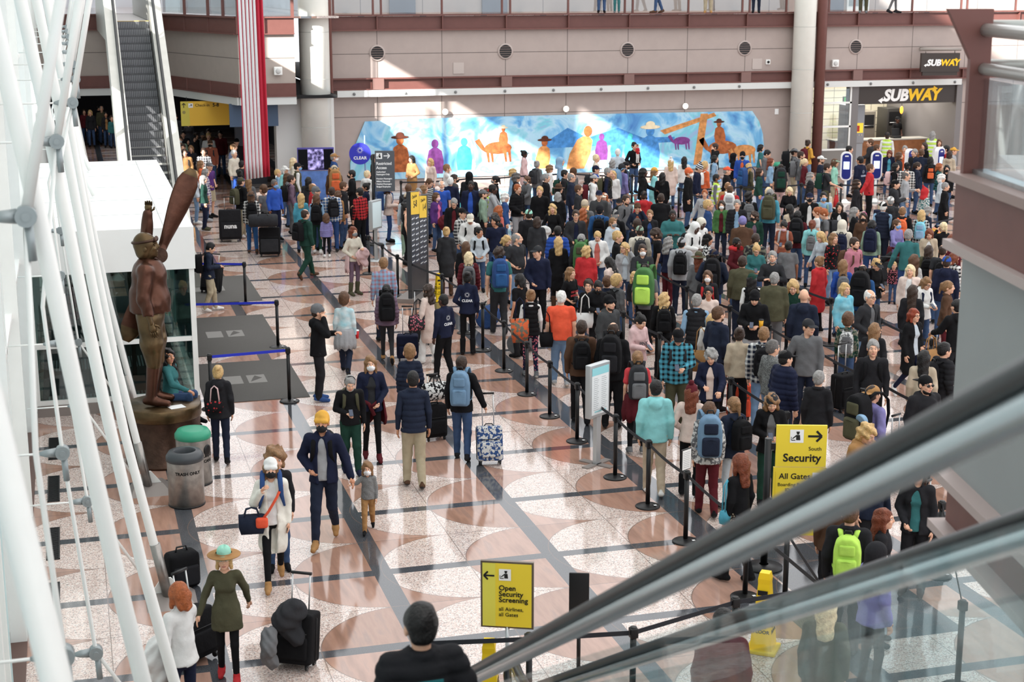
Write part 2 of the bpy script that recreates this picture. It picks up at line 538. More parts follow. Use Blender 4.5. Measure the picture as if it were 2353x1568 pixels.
def top_mesh(kind, bd, arms, legs, big):
    """upper garments; kind: tee sw ho ja pu co ve shirt op(en jacket)"""
    coat = kind in ('co', 'oco')
    key = ('top', kind, bd, arms, legs if coat else '', big)
    if key in CACHE: return CACHE[key]
    bw, cr, wr, hr, dp, hs, ls = BUILD[bd]
    n = np.array(FWD)
    g = {'tee': .012, 'shirt': .006, 'sw': .020, 'ho': .028, 'ja': .028, 'oja': .028, 'pu': .044, 'opu': .044, 'co': .034, 'oco': .034, 've': .034, 'ove': .034, 'tank': .008, 'fj': .030, 'dr': .014}[kind]
    sl = {'tee': .013, 'shirt': .008, 'sw': .018, 'ho': .026, 'ja': .024, 'oja': .024, 'pu': .040, 'opu': .040, 'co': .028, 'oco': .028, 'fj': .026, 'dr': .014}.get(kind, 0)
    B = Blend()
    hem = .88 if kind in ('tee', 'sw', 'tank', 'shirt') else .84
    if kind in ('pu', 'opu', 've', 'ove'): hem = .86
    B.cone((0, .01, .86), (0, .01, 1.10), hr + .022 + g, wr + .002 + g, (n, dp + .08), .04)
    B.cone((0, .01, 1.10), (0, .0, 1.33), wr - .006 + g, cr - .006 + g, (n, dp), .06)
    B.cone((-bw * .78, .010, 1.40), (bw * .78, .010, 1.40), .055 + g * .5, .055 + g * .5, None, .05)
    if bd in 'wx':
        B.ell((.062, -.072 if bd == 'w' else -.10, 1.27), (.058, .046, .058), .05); B.ell((-.062, -.072 if bd == 'w' else -.10, 1.27), (.058, .046, .058), .05)
    if bd == 'h': B.ell((0, -.075, 1.08), (.13, .11, .14), .05)
    if sl:
        for s, a in ((1, arms[0]), (-1, arms[1])):
            sh, e, w = arm_pts(a, s, bw)
            if kind == 'tee':
                B.cone(sh, sh + (e - sh) * .62, .052 * ls + sl, .050 * ls + sl, None, .03)
            else:
                B.cone(sh, e, .047 * ls + sl, .040 * ls + sl, None, .03)
                B.cone(e, e + (w - e) * .96, .040 * ls + sl, .028 * ls + sl * .85, None, .02)
    if kind == 'ho':
        B.cone((-.07, .055, 1.47), (.07, .055, 1.47), .05, .05, None, .04); B.ell((0, .11, 1.42), (.10, .05, .085), .03)
        B.cone((-.075, .02, 1.475), (-.04, -.07, 1.42), .032, .03, None, .03); B.cone((.075, .02, 1.475), (.04, -.07, 1.42), .032, .03, None, .03)
    elif kind in ('ja', 'oja', 'fj', 'pu', 'opu', 'co', 'oco', 've', 'ove'):
        for a0 in range(-2, 7):
            t0 = R_(a0 * 36 - 20); t1 = R_((a0 + 1) * 36 - 20)
            B.cone((.074 * math.cos(t0), .012 + .066 * math.sin(t0), 1.485), (.074 * math.cos(t1), .012 + .066 * math.sin(t1), 1.485), .022, .022, None, .015)
    elif kind in ('sw', 'shirt'):
        B.cone((0, .02, 1.44), (0, .012, 1.475), .072, .066, None, .02)
    if kind == 'fj':
        hem = .97; B.cone((0, .01, .99), (0, .01, 1.02), hr + .03, hr + .03, (n, dp + .06), .02); B.cone((.10, -.10, 1.12), (.16, -.08, 1.06), .04, .04, None, .02); B.cone((-.10, -.10, 1.12), (-.16, -.08, 1.06), .04, .04, None, .02)
    if kind == 'dr':
        B.cone((0, .01, .72), (0, .01, .95), hr + .055, hr + .03, (n, dp + .05), .04); hem = .70
    if coat:
        low = .48
        B.cone((0, .0, .60), (0, .01, .95), hr + .05, hr + g, (n, dp + .05), .04)
        hem = low
    B.plane((0, 0, hem), (0, 0, -1))
    if kind in ('oja', 'opu', 'oco', 'ove'):
        B.cut((0, -.25, 1.10), (.075, .26, .46 if not coat else .8))
    B.cut((0, -.045, 1.52), (.055, .06, .075))
    st = .0145 if big else .02
    X = np.arange(-.56, .56, st); Y = np.arange(-.50, .45, st); Z = np.arange(hem - .03, 2.0 if 'r' in arms else 1.72, st)
    v, q = B.skin(X, Y, Z, .005 if kind not in ('pu', 'opu', 'tank', 'shirt') else .002, 26, .016 if kind in ('pu', 'opu', 've', 'ove') else 0, 0, len(arms) + ord(arms[0]) % 5)
    me = net_mesh({'tee': 'tee_shirt', 'sw': 'sweater', 'ho': 'hoodie', 'pu': 'puffer_jacket', 'co': 'coat', 've': 'vest', 'dr': 'dress', 'fj': 'flight_jacket'}.get(kind, 'jacket'), [(v, q, 0)])
    CACHE[key] = me
    return me

def bottom_mesh(kind, bd, legs, big):
    key = ('bot', kind, bd, legs, big)
    if key in CACHE: return CACHE[key]
    bw, cr, wr, hr, dp, hs, ls = BUILD[bd]
    n = np.array(FWD)
    B = Blend()
    g = {'je': .014, 'tr': .020, 'le': .004, 'sh': .026, 'sk': .02, 'wd': .02, 'kn': .03}[kind]
    B.cone((0, .01, .93), (0, .01, 1.04), hr - .016 + min(g, .012), wr + .002, (n, dp), .03)
    for s, (kn, an, to) in ((1, LEGS[legs][0]), (-1, LEGS[legs][1])):
        kn = np.array(kn); an = np.array(an)
        hip = np.array((.085 * s, .012, .91))
        if kind == 'sh':
            B.cone(hip, hip + (kn - hip) * .85, .082 * ls + g, .076 + g, None, .03)
        elif kind == 'kn':
            B.cone(hip, hip + (kn - hip) * .6, .085 * ls + g, .085 + g, None, .03); B.cone(hip + (kn - hip) * .6, kn + (an - kn) * .12, .085 + g, .05 + g, None, .03)
        elif kind == 'sk':
            B.cone(hip, kn * np.array((1, 1, 1)) - np.array((0, 0, .12)), .085 + g, .13, None, .06)
        else:
            low = {'je': .050, 'tr': .056, 'le': .040, 'wd': .085}[kind]
            B.cone(hip, kn, .079 * ls + g, .056 * ls + g, None, .03)
            B.cone(kn, an + (an - kn) * (.0 if kind != 'le' else -.02), .055 * ls + g, low, None, .02)
    st = .0145 if big else .02
    zl = {'sh': .52, 'sk': .30}.get(kind, .02)
    if kind == 'sk': B.plane((0, 0, .36), (0, 0, -1))
    X = np.arange(-.36, .37, st); Y = np.arange(-.62, .48, st); Z = np.arange(zl, 1.22, st)
    B.plane((0, 0, 1.07), (0, 0, 1))
    v, q = B.skin(X, Y, Z, .004 if kind != 'le' else .001, 34, 0, 0, 2)
    me = net_mesh({'sk': 'skirt', 'sh': 'shorts', 'le': 'leggings'}.get(kind, 'trousers'), [(v, q, 0)])
    CACHE[key] = me
    return me

def shoe_mesh(bd, legs, side, boot):
    key = ('shoe', legs, side, boot)
    if key in CACHE: return CACHE[key]
    kn, an, to = [np.array(p) for p in LEGS[legs][0 if side > 0 else 1]]
    d = to - an
    heel = an - d * .28; heel[2] -= .035
    B = Blend()
    B.cone(heel, an + d * .35 - np.array((0, 0, .012)), .042, .046, None, .02)
    B.cone(an + d * .35 - np.array((0, 0, .012)), to + np.array((0, 0, .002)), .046, .034, None, .02)
    B.cone(an, an + np.array((0, 0, .03)), .045, .045, None, .02)
    if boot: B.cone(an, an + (kn - an) * (.9 if boot == 2 else .55), .052, .072 if boot == 2 else .062, None, .02)
    lo = np.minimum(np.minimum(heel, to), an) - .09; hi = np.maximum(np.maximum(heel, to), an) + .09
    if boot: hi = np.maximum(hi, kn)
    st = .012
    v, q = B.skin(*[np.arange(lo[i], hi[i], st) for i in range(3)])
    # the sole: lowest band, flattened onto the ground line along the foot
    fd = d / np.linalg.norm(d); up = np.cross(np.cross(fd, (0, 0, 1)), fd); up /= np.linalg.norm(up)
    if up[2] < 0: up = -up
    base = min(((heel - an).dot(up)), ((to - an).dot(up))) - .036
    hh = (v - an).dot(up)
    v = v + np.outer(np.maximum(0, base - hh), up)
    hh = (v - an).dot(up)
    m = (hh[q].mean(1) < base + .018).astype(int)
    me = net_mesh('boot' if boot else 'shoe', [(v, q, list(m))], 2)
    CACHE[key] = me
    return me

# ---- things worn on the head, in head-local space (origin = head centre, face towards -Y)
def head_part(kind):
    if ('hp', kind) in CACHE: return CACHE[('hp', kind)]
    B = Blend(); st = .011
    wr, ns = 0, 0
    box = ((-.2, .2), (-.22, .24), (-.2, .2))
    name = 'hair'
    if kind in ('sh', 'ba', 'cr'):
        g = {'sh': .012, 'ba': .007, 'cr': .006}[kind]
        B.ell((0, .020, .036), (.077 + g, .096 + g, .098 + g), .02); B.ell((0, .06, -.03), (.066, .05, .05), .03)
        B.cut((0, -.115, -.02), (.085, .095, .088)); B.cut((0, -.05, -.10), (.12, .10, .075))
        if kind == 'ba': B.cut((0, -.03, .13), (.066, .105, .075))
        ns = .0012 if kind != 'sh' else .003
    elif kind in ('bo', 'lo', 'po', 'bu', 'wv', 'vl'):
        B.ell((0, .020, .036), (.092, .110, .110), .02); B.ell((0, .06, -.03), (.078, .06, .06), .03)
        if kind in ('bo', 'lo', 'wv', 'vl'):
            L = {'bo': -.11, 'lo': -.26, 'wv': -.24, 'vl': -.46}[kind]
            for s in (1, -1):
                B.cone((.070 * s, .0, .02), (.082 * s, -.006, max(L, -.30)), .035, .022 if kind != 'wv' else .04, None, .03)
                B.cone((.045 * s, .07, .0), (.055 * s, .105, L), .05, .028 if kind != 'wv' else .05, None, .04)
            B.cone((0, .08, .0), (0, .125, L), .055, .035, None, .04)
            box = ((-.2, .2), (-.22, .26), (L - .1, .2))
            ns = .004 if kind != 'wv' else .010
        if kind == 'po':
            B.ell((0, .125, .05), (.03, .03, .03), .02); B.cone((0, .13, .05), (0, .165, -.12), .034, .018, None, .03); ns = .003
        if kind == 'bu': B.ell((0, .105, .105), (.048, .048, .044), .015); ns = .003
        B.cut((0, -.110, -.035), (.060, .085, .095))
    elif kind == 'cu':
        B.ell((0, .020, .036), (.106, .122, .122), .02); B.ell((0, .06, -.05), (.10, .08, .08), .03); B.cut((0, -.115, -.035), (.066, .085, .09)); ns = .011
    elif kind in ('cap', 'cab'):
        name = 'cap'
        B.ell((0, .014, .042), (.089, .108, .096), .02); B.plane((0, 0, .030), (0, .0, -1))
        y = -.10 if kind == 'cap' else .13
        B.cone((-.035, y, .038), (.035, y, .038), .052, .052, ((0, 0, 1), .16), .008)
        B.cone((-.03, y * 1.45, .030), (.03, y * 1.45, .030), .042, .042, ((0, 0, 1), .16), .02)
    elif kind == 'bea':
        name = 'beanie'
        B.ell((0, .018, .046), (.093, .112, .112), .02); B.cut((0, -.09, -.06), (.11, .15, .085)); B.plane((0, 0, -.03), (0, -.45, -1))
        B.cone((-.06, -.075, .044), (.06, -.075, .044), .03, .03, None, .02)
        wr = .003
    elif kind == 'pom':
        name = 'beanie'
        B.ell((0, .018, .046), (.093, .112, .112), .02); B.cut((0, -.09, -.06), (.11, .15, .085)); B.plane((0, 0, -.03), (0, -.45, -1)); B.ell((0, .06, .175), (.042,) * 3, .004)
        box = ((-.2, .2), (-.22, .24), (-.2, .26)); wr = .003
    elif kind in ('wide', 'cow'):
        name = 'hat'
        B.ell((0, .014, .10), (.088, .105, .085), .02); B.cut((0, .0, .20), (.02, .09, .04))
        B.ell((0, .014, .052), (.185, .20, .012), .02)
        box = ((-.24, .24), (-.26, .26), (-.05, .24))
    elif kind == 'hoodup':
        name = 'hood'
        B.ell((0, .024, .030), (.108, .128, .124), .02); B.cone((0, .04, -.06), (0, .05, -.14), .10, .12, None, .04); B.cut((0, -.125, -.02), (.074, .10, .105))
    elif kind == 'point':
        name = 'hood'
        B.ell((0, .024, .030), (.112, .130, .124), .02); B.cone((0, .03, .09), (0, .12, .25), .085, .01, None, .04); B.cone((0, .04, -.06), (0, .05, -.14), .10, .12, None, .04); B.cut((0, -.125, -.02), (.074, .10, .105))
        box = ((-.2, .2), (-.22, .26), (-.2, .3))
    elif kind == 'mask':
        name = 'face_mask'
        B.ell((0, -.052, -.052), (.066, .066, .058), .01); B.ell((0, -.105, -.03), (.02, .022, .024), .03); B.plane((0, -.02, 0), (0, 1, 0)); B.plane((0, -.05, -.004), (0, .25, 1))
        st = .009
    elif kind == 'beard':
        name = 'beard'
        B.ell((0, -.034, -.060), (.064, .072, .066), .02); B.plane((0, -.01, 0), (0, 1, 0)); B.plane((0, 0, -.044), (0, -.4, 1)); B.cut((0, -.11, -.056), (.022, .03, .008)); ns = .002; st = .009
    elif kind == 'phones':
        name = 'headband'
        B.ell((0, .012, .036), (.096, .03, .116), .01); B.cut((0, .01, .02), (.088, .2, .108)); B.plane((0, 0, .0), (0, 0, -1))
    v, q = B.skin(np.arange(*box[0], st), np.arange(*box[1], st), np.arange(*box[2], st), wr, 60, 0, ns, 1)
    me = net_mesh(name, [(v, q, 0)])
    CACHE[('hp', kind)] = me
    return me
def glasses_mesh(dark):
    if ('gl', dark) in CACHE: return CACHE[('gl', dark)]
    mb = MB()
    for s in (1, -1):
        c = Vector((.032 * s, -.106, .010))
        mb.tube([c + Vector((.024 * math.cos(t), .004 * abs(math.cos(t)), .018 * math.sin(t))) for t in [2 * math.pi * i / 12 for i in range(13)]], .0028, 5, 0, False)
        if dark: mb.ell(c, (.024, .004, .018), 0, 10, 6)
        mb.tube([(.056 * s, -.10, .014), (.080 * s, .0, .006)], .0028, 5, 0)
    mb.tube([(-.008, -.108, .014), (.008, -.108, .014)], .0028, 5, 0)
    me = mb.mesh('glasses', [None])
    CACHE[('gl', dark)] = me
    return me

# ---------------------------------------------------------------- fabric, skin and hair colours
PAL = {'cw': (242,238,226), 'bk': (24,24,27), 'ch': (52,53,57), 'gy': (112,113,116), 'lg': (172,174,178), 'wh': (236,236,234), 'cr': (226,218,200), 'nv': (30,36,62), 'bl': (48,82,140),
 'lb': (140,180,214), 'te': (52,120,122), 'aq': (140,222,224), 'gn': (72,122,66), 'ol': (84,82,60), 'dg': (28,66,54), 'ye': (232,170,36), 'or': (236,104,42), 'rd': (204,32,40),
 'mr': (98,28,38), 'pk': (228,190,190), 'pu': (92,52,124), 'lv': (136,130,190), 'br': (92,64,46), 'tn': (178,130,74), 'be': (200,182,156), 'hv': (200,240,60), 'co': (224,112,98),
 'rb': (38,82,176), 'je': (62,88,128), 'lj': (118,150,186), 'kh': (186,172,142), 'dj': (36,44,64), 'pp': (122,98,118), 'tq': (72,170,196), 'ro': (196,120,138), 'mn': (156,224,200),
 'sg': (142,170,148), 'rust': (158,84,60), 'gold': (206,160,54), 'bl2': (40,92,150), 'fog': (196,208,218), 'char': (70,72,74), 'blush': (232,208,196), 'dk': (38,38,42), 'red2': (228,60,70), 'orange': (250,84,36),
 'tsa': (44,92,196), 'bluepk': (110,146,178), 'hunter': (34,72,62), 'lime': (190,240,70), 'pink': (240,110,170), 'cyan': (90,200,230)}
SKIN = {1: (238,196,172), 2: (224,174,146), 3: (198,142,112), 4: (140,92,68), 5: (78,50,40)}
HAIRC = {'bk': (20,17,17), 'db': (52,36,27), 'br': (88,60,40), 'lb': (132,98,66), 'bl': (196,162,110), 'wb': (222,200,160), 'gy': (140,138,136), 'dgy': (96,92,90), 'wh': (222,220,216), 'rd': (132,54,30), 'au': (112,56,34), 'or': (156,84,44)}
def cloth(c):
    l = srgb(*c); g = .3 * l[0] + .59 * l[1] + .11 * l[2]
    return tuple((x + (g - x) * .12) * .84 for x in l[:3])
def fabric(c, pat=''):
    nm = 'fabric_%s%s' % (c, '_' + pat if pat else '')
    if nm in MATS: return MATS[nm]
    m = mat(nm, cloth(PAL[c]), .85, 0, .15, .12, 6, .45, 14)
    if pat:
        nt = m.node_tree; b = nt.nodes['Principled BSDF']; L = nt.links
        tc = nt.nodes.new('ShaderNodeTexCoord')
        base = (*cloth(PAL[c]), 1)
        if pat in ('plaidw', 'plaidb', 'plaidr', 'plaidp', 'stripe', 'refl'):
            col2 = {'plaidw': (225,225,222), 'plaidb': (52,120,160), 'plaidr': (26,22,24), 'plaidp': (176,120,132), 'stripe': (235,235,232), 'refl': (232,236,228)}[pat]
            sep = nt.nodes.new('ShaderNodeSeparateXYZ'); L.new(tc.outputs['Object'], sep.inputs[0])
            prev = None
            for ax, fq in (('Z', 78), ('X', 78)) if pat not in ('stripe', 'refl') else (('Z', 120 if pat == 'stripe' else 46),):
                mu = nt.nodes.new('ShaderNodeMath'); mu.operation = 'MULTIPLY'; mu.inputs[1].default_value = fq
                si = nt.nodes.new('ShaderNodeMath'); si.operation = 'SINE'
                gt = nt.nodes.new('ShaderNodeMath'); gt.operation = 'GREATER_THAN'; gt.inputs[1].default_value = .15
                L.new(sep.outputs[ax], mu.inputs[0]); L.new(mu.outputs[0], si.inputs[0]); L.new(si.outputs[0], gt.inputs[0])
                if prev is None: prev = gt
                else:
                    ad = nt.nodes.new('ShaderNodeMath'); ad.operation = 'ADD'; L.new(prev.outputs[0], ad.inputs[0]); L.new(gt.outputs[0], ad.inputs[1])
                    ha = nt.nodes.new('ShaderNodeMath'); ha.operation = 'MULTIPLY'; ha.inputs[1].default_value = .5; L.new(ad.outputs[0], ha.inputs[0]); prev = ha
            fac = prev.outputs[0]
        else:
            col2 = {'flor': (190,40,46), 'camo': (120,120,104), 'zeb': (215,216,214), 'tie': (150,214,228), 'multi': (230,120,140), 'leo': (38,28,22), 'tweed': (150,152,150), 'rainbow': (250,200,60)}[pat]
            n = nt.nodes.new('ShaderNodeTexVoronoi' if pat in ('flor', 'leo', 'multi') else 'ShaderNodeTexNoise')
            n.inputs['Scale'].default_value = {'flor': 16, 'camo': 14, 'zeb': 22, 'tie': 5, 'multi': 20, 'leo': 42, 'tweed': 120, 'rainbow': 6}[pat]
            L.new(tc.outputs['Object'], n.inputs['Vector'])
            gt = nt.nodes.new('ShaderNodeValToRGB')
            th = {'flor': .28, 'camo': .5, 'zeb': .5, 'tie': .5, 'multi': .4, 'leo': .36, 'tweed': .5, 'rainbow': .5}[pat]
            soft = .2 if pat == 'tie' else .03
            gt.color_ramp.elements[0].position = th - soft; gt.color_ramp.elements[1].position = th + soft
            if pat in ('flor', 'multi'): gt.color_ramp.elements[0].color = (1,1,1,1); gt.color_ramp.elements[1].color = (0,0,0,1)
            L.new(n.outputs[0], gt.inputs[0]); fac = gt.outputs[0]
        mx = nt.nodes.new('ShaderNodeMix'); mx.data_type = 'RGBA'
        mx.inputs[6].default_value = base; mx.inputs[7].default_value = (*cloth(col2), 1)
        L.new(fac, mx.inputs[0]); L.new(mx.outputs[2], b.inputs['Base Color'])
    return m
def skinm(i): return mat('skin_%d' % i, SKIN[i], .5, 0, .35, .06, 20)
def hairm(c): return mat('hair_' + c, HAIRC[c], .5, 0, .35, .25, 30, .6, 60)
def inst(name, me, mats, parent, M=None):
    o = bpy.data.objects.new(name, me)
    COL.objects.link(o)
    for i, m in enumerate(mats):
        o.material_slots[i].link = 'OBJECT'; o.material_slots[i].material = m
    o.parent = parent
    if M is not None: o.matrix_local = M
    return o
EYEW = mat('eye_white', (225,222,216), .3); EYED = mat('eye_iris', (50,36,28), .2); LIP = mat('lips', (176,106,98), .5); DARK = mat('dark_plastic', (22,22,24), .45); SOLE = mat('shoe_sole', (205,203,198), .7)
BLACKP = mat('black_plastic', (18,18,20), .4); CHROME = mat('brushed_steel', (176,178,180), .32, .9, .5, .08, 30)

PACKM = {}
def pack_meshes():
    if PACKM: return PACKM
    b = MB()
    prof = [(-.135, .0), (-.15, .08), (-.15, .30), (-.125, .42), (-.06, .48), (.06, .48), (.125, .42), (.15, .30), (.15, .08), (.135, .0)]
    bm = bmesh.new()
    f0 = [bm.verts.new((x, 0, z)) for x, z in prof]; f1 = [bm.verts.new((x * .92, .17, .02 + z * .93)) for x, z in prof]
    bm.faces.new(f0); bm.faces.new(f1[::-1])
    for i in range(len(prof)): bm.faces.new((f0[i], f1[i], f1[(i + 1) % len(prof)], f0[(i + 1) % len(prof)]))
    bmesh.ops.recalc_face_normals(bm, faces=bm.faces)
    bmesh.ops.bevel(bm, geom=[e for e in bm.edges], offset=.035, segments=3, affect='EDGES', profile=.6)
    bm.verts.index_update()
    b.add([v.co[:] for v in bm.verts], [[v.index for v in f.verts] for f in bm.faces], 0, True); bm.free()
    PACKM['body'] = b.mesh('pack_body', [None])
    p = MB(); p.rbox((-.105, .13, .04), (.105, .215, .25), .04); p.tube([(-.09, .205, .215), (0, .22, .235), (.09, .205, .215)], .004, 5); PACKM['pocket'] = p.mesh('front_pocket', [None])
    u = MB(); u.rbox((-.085, .135, .28), (.085, .19, .40), .025); PACKM['upper'] = u.mesh('upper_pocket', [None])
    h = MB(); h.tube([(-.045, .03, .47), (-.03, .03, .515), (.03, .03, .515), (.045, .03, .47)], .010, 6); PACKM['handle'] = h.mesh('handle', [None])
    for s, nm in ((1, 'l'), (-1, 'r')):
        t = MB(); t.tube([(.075 * s, .0, .44), (.09 * s, -.07, .485), (.10 * s, -.16, .475), (.105 * s, -.245, .40), (.115 * s, -.255, .26), (.145 * s, -.19, .13), (.155 * s, -.08, .07), (.13 * s, .02, .06)], [.026, .03, .03, .03, .026, .014, .010, .010], 6, 0, True, None, .35)
        PACKM['strap' + nm] = t.mesh('strap', [None])
    return PACKM
def backpack(label, col, col2, M, group=None, name='backpack', big=1.0):
    pm = pack_meshes()
    r = tag(empty(name), label, 'backpack', group)
    r.matrix_world = M @ Matrix.Diagonal((big, big, big * (1.0 if big < 1.1 else 1.12), 1))
    a = fabric(*col.split('~')); b = fabric(*col2.split('~'))
    inst('pack_body', pm['body'], [a], r); inst('front_pocket', pm['pocket'], [b], r); inst('upper_pocket', pm['upper'], [b], r)
    inst('handle', pm['handle'], [DARK], r); inst('strap', pm['strapl'], [fabric('bk') if col == 'bk' else a], r); inst('strap', pm['strapr'], [fabric('bk') if col == 'bk' else a], r)
    return r

HEADW = {'cap', 'cab', 'bea', 'pom', 'wide', 'cow', 'hoodup', 'point'}
PEOPLE_ROOTS = {}
def person(x, y, h, ang, code, label, z=0.0, group=None, big=True):
    """code: space-separated tokens, see parse below; ang = turn about z, 0 faces -Y"""
    o = dict(bd='m', a='dd', l='st', hd='', H='sh.br', T='', M='', t='sw.gy', b='je.je', f='bk', k='', s='2', g='', j='', bt='')
    for tk in code.split():
        if ':' in tk: k, v = tk.split(':'); o[k] = v
        elif tk in BUILD: o['bd'] = tk
    bd = o['bd']
    root = thing('person', label, 'person', (x, y, z), ang, group, h / 1.76)
    me = body_mesh(bd, o['a'], o['l'], o['hd'], big)
    sk = skinm(int(o['s']))
    hst, hc = o['H'].split('.')
    inst('body', me, [sk, EYEW, EYED, LIP if int(o['s']) < 4 else sk, hairm(hc if hc in HAIRC else 'br')], root)
    hs = BUILD[bd][5]
    HM = head_matrix(o['hd']) @ T(*HEAD_C) @ T(0, 0, (hs - 1) * .10) @ Matrix.Scale(hs, 4)
    if o['T'] and o['T'].split('.')[0] in ('cap', 'cab', 'bea', 'pom') and hst in ('sh', 'cu', 'cr'):
        hst = 'cr'
    if hst != 'no' and not (o['T'] and o['T'].split('.')[0] in ('hoodup', 'point')):
        inst('hair', head_part(hst), [hairm(hc)], root, HM)
    if o['T']:
        kind, c = o['T'].split('.')
        me2 = head_part(kind)
        inst(me2.name.split('.')[0], me2, [fabric(*c.split('~'))], root, HM)
    if o['M']: inst('face_mask', head_part('mask'), [mat('mask_' + o['M'], {'w': (235,236,238), 'k': (22,22,24), 'b': (120,170,220), 'g': (130,136,140), 'p': (226,190,200)}[o['M']], .8)], root, HM)
    if o['bt']: inst('beard', head_part('beard'), [hairm(o['bt'])], root, HM)
    if o['g']: inst('sunglasses' if o['g'] == 'd' else 'glasses', glasses_mesh(o['g'] == 'd'), [DARK], root, HM)
    tk = o['t'].split('.')
    kind, c = tk[0], tk[1]
    arms = o['a']
    if kind in ('oja', 'opu', 'oco', 've', 'ove', 'tank'):
        if kind != 'tank':
            inst('shirt', top_mesh('shirt', bd, arms, o['l'], big), [fabric(*(tk[2] if len(tk) > 2 else 'wh').split('~'))], root)
    m2 = top_mesh(kind, bd, arms, o['l'], big)
    inst(m2.name.split('.')[0], m2, [fabric(*c.split('~'))], root)
    bk, bc = o['b'].split('.')
    m3 = bottom_mesh(bk, bd, o['l'], big)
    inst(m3.name.split('.')[0], m3, [fabric(*bc.split('~'))], root)
    fc = o['f']; boot = fc.endswith('*'); fc = fc.rstrip('*')
    for s in (1, -1):
        m4 = shoe_mesh(bd, o['l'], s, boot)
        inst('boot' if boot else 'shoe', m4, [fabric(*fc.split('~')), SOLE if fc in ('wh', 'lg', 'bl', 'nv', 'gy', 'rd') else DARK], root)
    if o['j']:   # garment tied or carried round the hips
        mb = MB(); hr = BUILD[bd][3]
        n = 26; vs = []; fs = []
        for i, (zz, rr) in enumerate(((1.04, .02), (1.0, .045), (.9, .055), (.72, .075), (.60, .06))):
            for k in range(n):
                t = math.pi * (-.12 + 1.24 * k / (n - 1)); w = 1 + .06 * math.sin(k * 1.9) * i * .5
                vs.append(((hr + rr) * w * math.cos(t), .01 + (hr * .8 + rr) * w * math.sin(t), zz + (.03 * math.sin(k * 1.3) if i == 4 else 0)))
        for i in range(4):
            for k in range(n - 1): fs.append((i * n + k, i * n + k + 1, (i + 1) * n + k + 1, (i + 1) * n + k))
        mb.add(vs, fs, 0, True)
        mb.tube([(hr * .99, -.02, 1.02), (.05, -hr * .95 - .04, .99), (-.02, -hr - .05, .95)], .03, 8); mb.tube([(-hr * .99, -.02, 1.02), (-.05, -hr * .95 - .04, .99), (.03, -hr - .04, .80)], .03, 8)
        ob = mb.build('tied_jacket', fabric(*o['j'].split('~')), root)
        sd = ob.modifiers.new('thick', 'SOLIDIFY'); sd.thickness = .02
    PEOPLE_ROOTS.setdefault(label, root)
    if o['k']:
        kk = o['k'].split('.')
        Mw = Matrix.Translation((x, y, z)) @ RZ(ang) @ Matrix.Scale(h / 1.76, 4)
        g = BUILD[bd]; yb = g[1] * g[4] + .03 + (.02 if kind in ('pu', 'opu', 'co', 'ho', 'ja') else 0)
        words = label.split()
        pl = {'bk': 'black', 'gy': 'grey', 'nv': 'navy', 'bl': 'blue', 'ol': 'olive', 'gn': 'green', 'lg': 'light grey', 'dk': 'dark', 'ch': 'charcoal', 'bluepk': 'grey-blue', 'pk': 'pink', 'wh': 'white', 'lb': 'light blue', 'te': 'teal', 'mr': 'maroon', 'tn': 'tan', 'rd': 'red', 'lime': 'lime green', 'cyan': 'pale blue', 'or': 'orange', 'dg': 'dark green', 'aq': 'aqua', 'hv': 'lime yellow'}.get(kk[0].split('~')[0], kk[0])
        wear = ' '.join(words)
        big_ = float(kk[2]) / 10 if len(kk) > 2 else 1.0
        lab = '%s backpack worn by %s' % (pl, wear)
        lab = ' '.join(lab.split()[:16])
        while lab.split()[-1] in ('and', 'with', 'in', 'the', 'a', 'of', 'by', 'on', 'beside', 'behind', 'near', 'at', 'under', 'black', 'dark', 'grey', 'white', 'blue', 'to'): lab = ' '.join(lab.split()[:-1])
        backpack(lab, kk[0], kk[1] if len(kk) > 1 and kk[1] else kk[0], Mw @ T(0, yb, .98), 'backpacks worn in the hall', big=big_)
    return root
def at_person(x, y, h, ang, z=0.0):
    return Matrix.Translation((x, y, z)) @ RZ(ang) @ Matrix.Scale(h / 1.76, 4)

